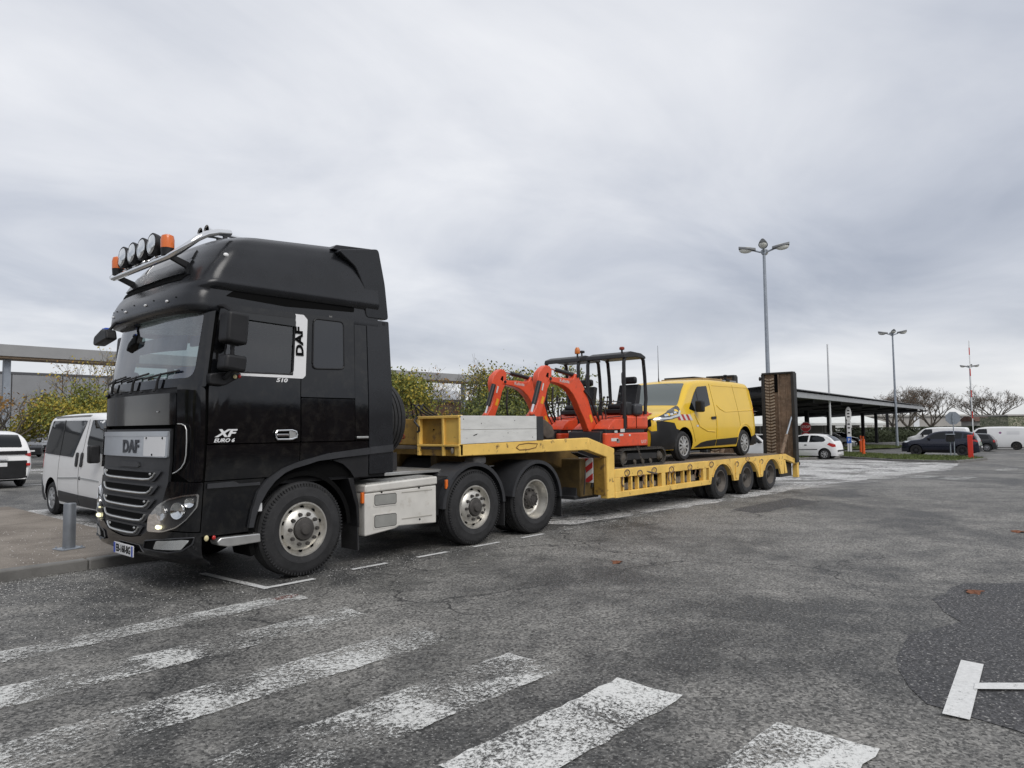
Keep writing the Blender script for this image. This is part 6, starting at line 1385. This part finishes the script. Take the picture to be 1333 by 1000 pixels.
for i in range(6): o = bx_('window', 40+i*3.9, 42.2+i*3.9, 54.93, 55.0, 1.2, 3.2, DGLASS, H2); o.location = (-50, -56, 0)
# ---- carport with solar roof
CP = thing('solar_carport', 'long dark solar carport roof with pale fascia on black posts', 'carport', (60, 14, -.8))
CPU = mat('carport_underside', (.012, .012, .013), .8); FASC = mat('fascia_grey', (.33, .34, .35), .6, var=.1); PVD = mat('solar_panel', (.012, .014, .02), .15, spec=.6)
def cpp(name, mb, mt, bevel=0): o = mb.build(name, mt, CP, bevel); o.location = (-60, -14, .8); return o
xa, ya, za = 34.0, 8.8, 3.52; xb, yb, zb_ = 99.0, 14.7, 3.56
d = Vector((xb-xa, yb-ya, 0)).normalized(); nrm = Vector((-d.y, d.x, 0)); LN = math.dist((xa, ya), (xb, yb))
def cq(s, t, z): return (xa+d.x*s+nrm.x*t, ya+d.y*s+nrm.y*t, z)
def slab(s0, s1, t0, t1, zf, th):
    """a roof slab whose height follows the slope across its width"""
    q = [(s0, t0), (s1, t0), (s1, t1), (s0, t1)]; vs = [cq(s, t, zf(t)) for s, t in q] + [cq(s, t, zf(t)+th) for s, t in q]
    mb = MB(); mb.add(vs, [(3,2,1,0),(4,5,6,7),(0,1,5,4),(1,2,6,5),(2,3,7,6),(3,0,4,7)]); return mb
S0 = 2.0
zf = lambda t: 3.30-.085*(t if t < 7 else 14-t)
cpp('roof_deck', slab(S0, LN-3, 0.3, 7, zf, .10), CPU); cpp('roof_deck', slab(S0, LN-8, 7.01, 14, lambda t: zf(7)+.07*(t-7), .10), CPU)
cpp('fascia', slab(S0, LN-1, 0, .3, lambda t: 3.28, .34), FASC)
for i in range(44):
    s0 = S0+i*(LN-2-S0)/44; cpp('solar_panel', slab(s0, s0+(LN-2-S0)/44-.06, -.15, 3.4, lambda t: zf(t)+.42, .05), PVD)
mb = MB(); mb.add([cq(LN-1, 0, 3.28), cq(LN-1, 0, 3.62), cq(LN+7, .6, 3.50), cq(LN-1, .3, 3.28), cq(LN-1, .3, 3.62)], [(0,2,1),(0,3,2),(1,2,4),(3,4,2),(0,1,4,3)]); cpp('tip', mb, FASC)
for i in range(9):
    s_ = 5+i*8.2
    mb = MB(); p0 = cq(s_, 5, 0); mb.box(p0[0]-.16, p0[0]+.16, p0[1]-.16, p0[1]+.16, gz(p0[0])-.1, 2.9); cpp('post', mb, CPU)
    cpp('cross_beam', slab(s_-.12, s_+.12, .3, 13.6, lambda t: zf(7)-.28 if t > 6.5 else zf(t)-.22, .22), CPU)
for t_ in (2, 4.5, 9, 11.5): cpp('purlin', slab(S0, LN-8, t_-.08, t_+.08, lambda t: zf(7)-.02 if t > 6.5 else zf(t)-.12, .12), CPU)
# ---- white marquees and long wall behind
WALLB = mat('wall_beige_grey', (.36, .345, .32), .8, var=.08, vs=.8); TENT = mat('tent_white', (.66, .67, .64), .7, var=.05)
def zg(p): return gz(p.x)
LW = thing('boundary_building', 'long low beige-grey building behind the dark hedge', 'building', tuple(dpt(1180, 125)))
a = dpt(960, 118); b = dpt(1345, 160); dd = (b-a); dd.z = 0; ll = dd.length; dd.normalize(); nn = Vector((-dd.y, dd.x, 0))
def lw(name, s0, s1, t0, t1, z0, z1, mt, par=LW, org=None):
    mb = MB(); q = [(s0, t0), (s1, t0), (s1, t1), (s0, t1)]; base = a
    vs = [(base.x+dd.x*s+nn.x*t, base.y+dd.y*s+nn.y*t, z0) for s, t in q] + [(base.x+dd.x*s+nn.x*t, base.y+dd.y*s+nn.y*t, z1) for s, t in q]
    mb.add(vs, [(3,2,1,0),(4,5,6,7),(0,1,5,4),(1,2,6,5),(2,3,7,6),(3,0,4,7)]); o = mb.build(name, mt, par); o.location = -Vector(par.location); return o
lw('wall', 0, ll, 0, 12, -1.2, 2.85, WALLB); lw('roof_edge', -.3, ll+.3, -.4, 12.3, 2.85, 3.2, mat('roof_edge_pale', (.42, .41, .38), .7)); lw('lower_band', -.1, ll+.1, -.06, 0, -1.2, .3, JOINT)
for f in (.52, .70, .89): lw('white_pillar', ll*f, ll*f+1.8, -.12, -.01, -1.2, 2.83, WHB)
for f in (.93, .955, .98): lw('cladding_strip', ll*f, ll*f+1.0, -.14, -.01, -.5, 2.7, WHB)
for k, (px_, dp, w_) in enumerate(((1052, 100, 8.2), (1089, 104, 7.0), (1115, 108, 6.2), (985, 100, 7.5), (1005, 103, 6))):
    p = dpt(px_, dp); tt = thing('marquee', ('wide white peaked marquee behind the stop sign', 'white peaked marquee between two carport posts', 'narrow white peaked marquee beside the hedge', 'white marquee behind the rear doors of the yellow van', 'white marquee half hidden by the upright ramp')[k], 'tent', (p.x, p.y, p.z), R(-45), 'white marquees beyond the carport')
    h = w_/2; mb = MB(); mb.add([(-h, -h, 2.6), (h, -h, 2.6), (h, h, 2.6), (-h, h, 2.6), (0, 0, 4.0), (-h, -h, 2.3), (h, -h, 2.3), (h, h, 2.3), (-h, h, 2.3)], [(0,1,4),(1,2,4),(2,3,4),(3,0,4),(5,6,1,0),(6,7,2,1),(7,8,3,2),(8,5,0,3)]); mb.build('roof', TENT, tt, ang=10)
    for sx_ in (-1, 1):
        for sy_ in (-1, 1): MB().box(sx_*h-.06*sx_-.05, sx_*h-.06*sx_+.05, sy_*h-.06*sy_-.05, sy_*h-.06*sy_+.05, 0, 2.5).build('pole', TENT, tt)
    MB().box(-h+.1, h-.1, h-.15, h-.1, 0, 2.4).build('side_sheet', WALLB, tt); MB().box(h*.45, h*.75, -h+.05, -h+.1, .1, 2.35).build('door_sheet', TENT, tt)
GB = thing('green_billboard_building', 'pale building with green and patterned wall panels beyond the white van', 'building', tuple(dpt(1336, 95)), R(-50))
MB().box(0, 14, 0, 8, 0, 3.3).build('wall', mat('pale_green_wall', (.22, .33, .14), .7, var=.1), GB); MB().box(-2.4, -.05, -.15, 6, 0, 3.2).build('patterned_panel', mat('leaf_print', (.05, .07, .03), .7, var=.5, vs=3, col2=(.45, .42, .32), t0=.5, t1=.56), GB); MB().box(-2.5, 14.2, -.2, 8.2, 3.3, 3.5).build('roof_edge', WALLB, GB)
SH = thing('brown_shed', 'dark red-brown roofed shed under the bare tree', 'building', tuple(dpt(1300, 110)), R(-60)); MB().box(-3, 3, 0, 6, 0, 2.7).build('wall', WALLB, SH); MB().prism([(-.4, 2.7), (6.4, 2.7), (4, 3.5), (2, 3.5)], 'x', -3.3, 3.3).build('roof', mat('roof_brown', (.10, .05, .035), .85, var=.2), SH)

# ================================================================== plants
BARK = mat('bark_grey_brown', (.13, .112, .09), .9, var=.3, vs=8); TWIG = mat('twig_brown', (.075, .06, .048), .9)
LG = mat('leaf_olive_green', (.16, .175, .035), .75, var=.4, vs=3); LY = mat('leaf_yellow_green', (.36, .29, .04), .75, var=.35, vs=3); LO = mat('leaf_ochre', (.28, .15, .035), .8, var=.35, vs=3); LDK = mat('leaf_dark_green', (.06, .08, .025), .75, var=.4, vs=3); LBR = mat('leaf_russet', (.13, .065, .03), .85, var=.35, vs=3)
def tree(name, label, loc, h, spread, seed, leaves=(), nleaf=0, lsize=.10, trunk=.16, th=.28, depth=5, group=None, droop=0.0, up=.45, twig=.008, clump=.5, low=.0):
    rg = random.Random(seed); t = thing(name, label, 'tree', tuple(loc), 0, group); wood = MB(); tips = []
    def grow(p, d, ln, r, k):
        pts = [p]; n = 3; q = p.copy(); dd = d.copy()
        for i in range(n):
            dd = (dd + Vector((rg.uniform(-1, 1), rg.uniform(-1, 1), rg.uniform(-.6, .8)))*.16).normalized(); q = q + dd*ln/n; pts.append(q.copy())
        r1 = max(r*.62, twig*.6); wood.tube(pts, [r+(r1-r)*i/n for i in range(n+1)], 6 if k > 2 else 4 if k > 0 else 3, False)
        if k <= 2: tips.extend(pts[1:])
        if k == 0: return
        nb = rg.choice((2, 3, 3)) if k > 1 else rg.choice((2, 3, 4))
        for i in range(nb):
            a = rg.uniform(0, 2*PI); side = Vector((math.cos(a), math.sin(a), 0)); nd = (dd*(.75) + side*rg.uniform(.45, .95)*spread + Vector((0, 0, up-droop))*.5).normalized()
            grow(pts[-1] if i < 2 else pts[2], nd, ln*rg.uniform(.62, .86), r1*.9, k-1)
    z = th*h; wood.tube([(0, 0, -.1), (rg.uniform(-.05, .05), 0, z*.5), (0, 0, z)], [trunk*1.25, trunk, trunk*.9], 10)
    l0 = (h-z)*.36
    for i in range(5):
        a = 2*PI*i/5+rg.uniform(-.4, .4); grow(Vector((0, 0, z*rg.uniform(.85, 1.0))), Vector((math.cos(a)*spread, math.sin(a)*spread, .75 if i else 1.6)).normalized(), l0*rg.uniform(.8, 1.15), trunk*.62, depth-1)
    wood.build('trunk', BARK, t)
    if nleaf and leaves:
        ls = [MB() for _ in leaves]
        for i in range(nleaf):
            p = rg.choice(tips); g = clump; c = p + Vector((rg.gauss(0, g), rg.gauss(0, g), rg.gauss(0, g*.7)))*.45
            if c.z < low*h: continue
            # leaf colour follows the bough it hangs on
            hue = (math.sin(c.x*1.1+seed)+math.sin(c.y*.9+seed*2)+math.sin(c.z*1.3))/3+rg.uniform(-.6, .6); j = min(len(leaves)-1, max(0, int((hue+1)/2*len(leaves))))
            u = Vector((rg.gauss(0, 1), rg.gauss(0, 1), rg.gauss(0, .8))).normalized(); v = u.orthogonal().normalized(); s = lsize*rg.uniform(.6, 1.3); w2 = u.cross(v)
            ls[j].add([c-v*s, c+w2*s*.55, c+v*s, c-w2*s*.55], [(0,1,2,3)])
        for mbl, m_ in zip(ls, leaves):
            if mbl.v: mbl.build('crown', m_, t, ang=0)
    return t
def dp(px_, d_): return dpt(px_, d_)
tree('autumn_tree', 'rounded tree with yellow-green autumn leaves behind the white minibus', dp(98, 36), 3.9, 1.05, 11, (LG, LY, LG, LY, LG), 17000, .075, .10, .22, 5, up=.1, clump=.7)
tree('autumn_tree', 'yellow-green autumn tree pressed against the black cab front', dp(138, 38), 3.9, 1.0, 12, (LG, LY, LG), 13000, .075, .10, .22, 5, up=.15, clump=.7)
tree('bare_tree', 'tall thin tree with sparse ochre leaves rising beside the windscreen', dp(134, 40), 6.2, .75, 13, (LO, LY), 600, .07, .11, .35, 5, up=.6)
tree('bare_tree', 'small bare tree beside the hall post', dp(15, 34), 3.7, .9, 14, (LO,), 200, .08, .09, .35, 5, up=.35)
tree('bare_tree', 'bare twiggy tree at the edge of the hall forecourt', dp(-12, 33), 4.0, 1.1, 15, (LO,), 300, .08, .11, .30, 5, up=.25)
tree('autumn_tree', 'bushy yellow-green tree behind the spare wheel of the cab', dp(518, 34), 4.4, .8, 21, (LG, LG, LY), 15000, .075, .12, .2, 5, up=.35, clump=.7)
tree('bare_tree', 'wide bare tree with a few ochre leaves behind the white boards', dp(584, 36), 4.5, .95, 22, (LY, LO, LG), 650, .065, .13, .22, 6, up=.3)
tree('bare_tree', 'spreading half bare tree behind the first excavator arm', dp(610, 40), 3.3, 1.0, 25, (LO, LY, LBR), 1300, .075, .12, .22, 5, up=.3)
tree('leafy_tree', 'green leafy tree behind the two orange excavator arms', dp(690, 36), 5.2, .7, 23, (LG, LG, LY, LDK), 11000, .075, .12, .18, 5, up=.45, clump=.7)
tree('leafy_tree', 'low green bushy tree showing between the two excavator arms', dp(662, 34), 3.5, .95, 24, (LDK, LG, LDK), 14000, .075, .12, .15, 5, up=.2, clump=.75)
tree('bare_tree', 'bare tree seen through the excavator canopies', dp(765, 44), 4.0, 1.0, 26, (LO, LG), 900, .09, .10, .22, 5, up=.3)
tree('bare_tree', 'bare tree behind the seat of the near excavator', dp(800, 46), 4.0, 1.0, 28, (LO, LBR), 900, .09, .10, .22, 5, up=.3)
tree('bare_tree', 'brownish bare tree at the tip of the carport roof', dp(1182, 118), 7.6, .85, 31, (LBR,), 700, .12, .28, .25, 7, 'bare trees beyond the long building', up=.35, twig=.02)
tree('bare_tree', 'round-crowned bare tree beside the slim lamp post', dp(1212, 120), 7.8, .82, 32, (LBR,), 450, .11, .28, .25, 7, 'bare trees beyond the long building', up=.35, twig=.02)
tree('bare_tree', 'tall round bare tree beside the red and white barrier', dp(1292, 118), 8.2, .82, 33, (LBR,), 350, .11, .30, .25, 7, 'bare trees beyond the long building', up=.35, twig=.02)
tree('bare_tree', 'small bare tree peeping over the carport roof', dp(1162, 125), 8.0, .85, 34, (LBR,), 500, .12, .24, .25, 6, 'bare trees beyond the long building', up=.35, twig=.02)
# hedges: dense leaf masses
def hedge(name, label, pa, pb, w_, h_, mt, n, seed, ls=.10):
    rg = random.Random(seed); mid = (pa+pb)/2; t = thing(name, label, 'hedge', (mid.x, mid.y, mid.z)); ax = (pb-pa); ax.z = 0; ln = ax.length; ax.normalize(); nr = Vector((-ax.y, ax.x, 0))
    core = MB(); rows = []
    k = max(6, int(ln/1.2))
    for i in range(k+1):
        s = -ln/2+ln*i/k; hh = h_*(.88+.08*math.sin(i*1.7+seed)); ww = w_/2*.85; c = ax*s
        rows.append([(c+nr*-ww).to_tuple()[:2]+(-.1,), (c+nr*-ww*1.0).to_tuple()[:2]+(hh*.8,), (c+nr*-ww*.5).to_tuple()[:2]+(hh,), (c+nr*ww*.5).to_tuple()[:2]+(hh,), (c+nr*ww).to_tuple()[:2]+(hh*.8,), (c+nr*ww).to_tuple()[:2]+(-.1,)])
    core.grid(rows); core.add(rows[0], [tuple(range(6))]); core.add(rows[-1], [tuple(range(6))]); core.build('branches', mt, t)
    lv = MB()
    for i in range(n):
        s = rg.uniform(-ln/2, ln/2); a = rg.uniform(0, PI); c = ax*s + nr*(math.cos(a)*w_/2*rg.uniform(.9, 1.1)) + Vector((0, 0, h_*min(1.08, abs(math.sin(a))*1.3*rg.uniform(.5, 1.05))))
        u = Vector((rg.gauss(0, 1), rg.gauss(0, 1), rg.gauss(0, 1))).normalized(); v = u.orthogonal().normalized(); q = u.cross(v); z = ls*rg.uniform(.6, 1.3)
        lv.add([c-v*z, c+q*z*.6, c+v*z, c-q*z*.6], [(0,1,2,3)])
    lv.build('foliage', mt, t, ang=0); return t
hedge('hedge', 'dark clipped hedge along the long beige building', dp(1090, 92), dp(1275, 104), 1.6, 1.75, mat('hedge_dark_green', (.032, .042, .016), .8, var=.4, vs=3), 9000, 3, .14)
hedge('hedge', 'dark hedge behind the yellow trailer deck', dp(590, 40), dp(740, 44), 2.0, 2.1, LDK, 9000, 4, .11)
hedge('hedge', 'russet brown hedge behind the white boards of the trailer', dp(540, 42), dp(625, 45), 2.0, 2.3, LBR, 6000, 6, .11)
hedge('hedge', 'dark green hedge seen beneath the excavator canopies', dp(735, 50), dp(870, 56), 2.0, 2.2, LDK, 6000, 7, .12)

# ================================================================== street furniture
def lamp_post(label, px_, d_, ht, rot):
    p = dpt(px_, d_); t = thing('street_lamp', label, 'lamp post', tuple(p), R(rot), 'four-headed street lamps')
    MB().lathe([(.16, -.1), (.16, .0), (.15, .6), (.13, .62), (.075, ht), (.0, ht)], (0,0,0), (0,0,1), 16).build('post', GALV, t)
    MB().cyl((0,0,ht-.1), (0,0,ht+.15), .12, n=14).build('hub', GALV, t)
    for i in range(4):
        a = PI/2*i; hd = part('lamp_head', t, (0, 0, ht), (0, 0, a))
        MB().tube([(.1, 0, .0), (.50, 0, .14)], .05, 8).build('arm', GALV, hd)
        mb = MB(); rows = []
        for s in frange(0, 1, 8):
            w_ = .24*math.sin(PI*min(1, .15+s*.75))**.6; x = .42+.88*s; z = .14+.16*s; rows.append([(x, w_*math.cos(b), z+(.15 if math.sin(b) > 0 else .04)*math.sin(b)) for b in [2*PI*k/12 for k in range(12)]])
        mb.grid(rows, True); mb.add(rows[0], [tuple(range(12))]); mb.add(rows[-1], [tuple(range(12))]); mb.build('head', mat('lamp_head_grey', (.13, .135, .14), .5), hd)
        MB().ball((.92, 0, .215), (.36, .20, .18), 12, 8).build('lens', mat('lamp_diffuser', (.62, .62, .57), .25), hd)
    return t
lamp_post('tall four-headed street lamp rising behind the upright ramp', 1002, 38, 11.3, 20)
lamp_post('four-headed street lamp standing before the navy SUV and hedge', 1167, 72, 11.4, 20)
lamp_post('distant four-headed street lamp behind the raised barrier', 1266, 112, 11.2, 20)
# bollard on the pavement
p = gpt(88, 719); B = thing('bollard', 'grey steel bollard on a bolted square plate at the pavement edge', 'bollard', (.10, 3.42, .115), R(12))
MB().lathe([(.072, 0), (.072, .565), (.066, .578), (.0, .58)], (0,0,0), (0,0,1), 24).build('post', mat('bollard_grey', (.20, .215, .235), .45, metal=.3, var=.15, vs=5), B); MB().box(-.14, .14, -.12, .12, 0, .015).build('base_plate', GALV, B, .004)
for a in (-1, 1):
    for b in (-1, 1): MB().cyl((a*.11, b*.09, .01), (a*.11, b*.09, .035), .012, n=8).build('bolt', GALV, B)
# barrier with its boom raised
p = gpt(1264, 599); B = thing('barrier', 'red barrier post with a red and white boom raised upright', 'barrier', tuple(p), R(10))
MB().box(-.14, .14, -.13, .13, 0, 1.42).build('cabinet', mat('barrier_red', (.62, .035, .02), .4, coat=.2), B, .03)
for i in range(14):
    z0 = 1.15+i*.40; w_ = .085-.0035*i; MB().box(-.05-w_*.5-.011*i, -.05+w_*.5-.011*i, -.20, -.15, z0, z0+.40).build('boom_section', MATS['barrier_red'] if i % 3 == 0 else WHITE, B)
MB().cyl((-.05, -.16, 1.25), (-.05, -.22, 1.25), .11).build('pivot', PLAST, B)
def sign(name, label, px_, py_, rot, ht, plates, posth=None, r=.03):
    p = gpt(px_, py_); t = thing(name, label, 'sign', tuple(p), R(rot)); MB().cyl((0, 0, -.1), (0, 0, posth or ht+.3), r, n=10).build('post', GALV, t)
    return t
FACE = 42+24-180   # signs turned to face up the road towards the lorry
def disc(n, r, y, z, mt, parent, name, rot0=0.0, th=.01):
    mb = MB(); mb.prism([(r*math.cos(2*PI*(i+.5)/n+rot0), z+r*math.sin(2*PI*(i+.5)/n+rot0)) for i in range(n)], 'y', y, y+th); return mb.build(name, mt, parent)
t = sign('stop_sign', 'red stop sign above a round red-ringed sign, behind the white hatchback', 1050, 590, -68, 2.2, None, 2.35)
SGR = mat('sign_red', (.50, .02, .03), .45)
disc(8, .40, -.05, 2.02, WHITE, t, 'rim_plate'); disc(8, .375, -.06, 2.02, SGR, t, 'plate'); text('lettering', 'STOP', WHITE, t, (0, -.062, 2.02), (PI/2, 0, 0), .26, .001, .004)
disc(28, .36, -.05, 1.28, SGR, t, 'ring'); disc(28, .27, -.06, 1.28, WHITE, t, 'disc'); MB().box(-.17, .17, -.065, -.06, 1.20, 1.34).build('vehicle_symbol', VOID, t, .003)
t = sign('road_sign', 'grey back of an octagonal sign on a post beside the SUV', 1243, 596, 105, 2.3, None, 2.75); disc(8, .42, -.05, 2.45, GALV, t, 'plate'); MB().box(-.05, .05, -.06, .02, 2.2, 2.6).build('bracket', GALV, t)
t = sign('payment_post', 'small black payment box on a slim post beside the SUV', 1238, 596, -70, 1.4, None, 1.1); MB().box(-.22, .22, -.18, .12, 1.0, 1.42).build('box', PLAST, t, .03); MB().box(-.24, .24, -.24, .14, 1.42, 1.47).build('hood', GALV, t, .01)
OPO = mat('orange_post', (.75, .11, .02), .5)
for k, (px_, py_) in enumerate(((1124.5, 594), (1121, 590))):
    p = gpt(px_, py_); t = thing('marker_post', ('bright orange marker post with forked top on the grass verge', 'second slim orange marker post just behind the forked one')[k], 'post', tuple(p), R(20)); MB().lathe([(.10, -.05), (.10, 1.1 if k == 0 else .9), (.06, 1.15 if k == 0 else .95), (0, 1.15 if k == 0 else .95)], (0,0,0), (0,0,1), 12).build('post', OPO, t)
    for s_ in (-1, 1): MB().tube([(0, 0, .95), (s_*.16, 0, 1.15), (s_*.17, 0, 1.32)], .04, 6).build('fork', OPO, t)
p = dpt(1081, 52); t = thing('flag_pole', 'plain white pole rising above the carport', 'pole', tuple(p)); MB().lathe([(.10, -.1), (.10, 0), (.05, 8.0), (.0, 8.02)], (0,0,0), (0,0,1), 12).build('pole', mat('pole_white', (.62, .63, .64), .4), t); MB().ball((0, 0, 8.03), .06).build('finial', MATS['pole_white'], t)
t = sign('parking_sign', 'narrow white sign above a small blue plate on a post by the carport', 1106, 590, -70, 2.6, None, 1.0)
MB().box(-.16, .16, -.04, -.02, .75, 1.25).build('blue_plate', mat('sign_blue', (.04, .14, .55), .45), t, .004); text('lettering', 'P', WHITE, t, (0, -.042, 1.0), (PI/2, 0, 0), .32, .001, .004)
p = dpt(1105, 58); t = thing('advert_totem', 'tall narrow white totem sign with dark print before the carport', 'sign', tuple(p), R(-70)); mb = MB(); mb.prism([(.22*math.cos(2*PI*i/24), 3.05+.62*math.sin(2*PI*i/24)) for i in range(24)], 'y', -.06, .06); mb.build('oval_panel', WHITE, t); MB().box(-.16, .16, -.05, .05, 0, 2.5).build('lower_panel', WHITE, t, .01)
for z_ in (3.3, 3.05, 2.8, 2.2, 1.9, 1.5): MB().box(-.10, .08, -.066, -.06, z_, z_+.10).build('dark_print', PLAST, t)

# ---- buildings and trees added out of view, seen only as reflections in paint and glass
OB = thing('reflection_hall', 'grey hall with a white band, added out of view for reflections', 'building', (-46, -8, 0))
for nm, x0, x1, y0, y1, z0, z1, mt in (('wall', -10, 0, -60, 60, 0, 4.2, BRN), ('white_band', -9.9, .15, -60, 60, 4.2, 4.9, WHB), ('upper_wall', -10, 0, -60, 60, 4.9, 7.6, HALL), ('roof_edge', -10.2, .4, -60.2, 60.2, 7.6, 8.1, JOINT)): bx_(nm, x0, x1, y0, y1, z0, z1, mt, OB)  # lower wall kept dark, upper wall pale, to shape the hood and windscreen reflections
for i in range(10): bx_('window', .0, .05, -55+i*11.5, -50+i*11.5, 1.0, 3.4, DGLASS, OB)
OB2 = thing('backdrop', 'dark brown warehouse out of view, added to darken reflections', 'building', (10, -48, 0))
for nm, x0, x1, y0, y1, z0, z1, mt in (('wall', -60, 90, -12, 0, 0, 6.5, BRN), ('roof_edge', -60.3, 90.3, -12.3, .3, 6.5, 7.2, JOINT)): bx_(nm, x0, x1, y0, y1, z0, z1, mt, OB2)  # unseen dark bulk, added so the cab side reflects less sky
tree('autumn_tree', 'autumn tree out of view, added for reflections', Vector((-20, -4, 0)), 5.0, .9, 41, (LG, LY, LO), 5000, .12, .13, .25, 5, up=.4, clump=.8)
tree('autumn_tree', 'green tree out of view, added for reflections', Vector((-24, 6, 0)), 5.2, .9, 42, (LG, LDK, LY), 5000, .12, .13, .25, 5, up=.4, clump=.8)
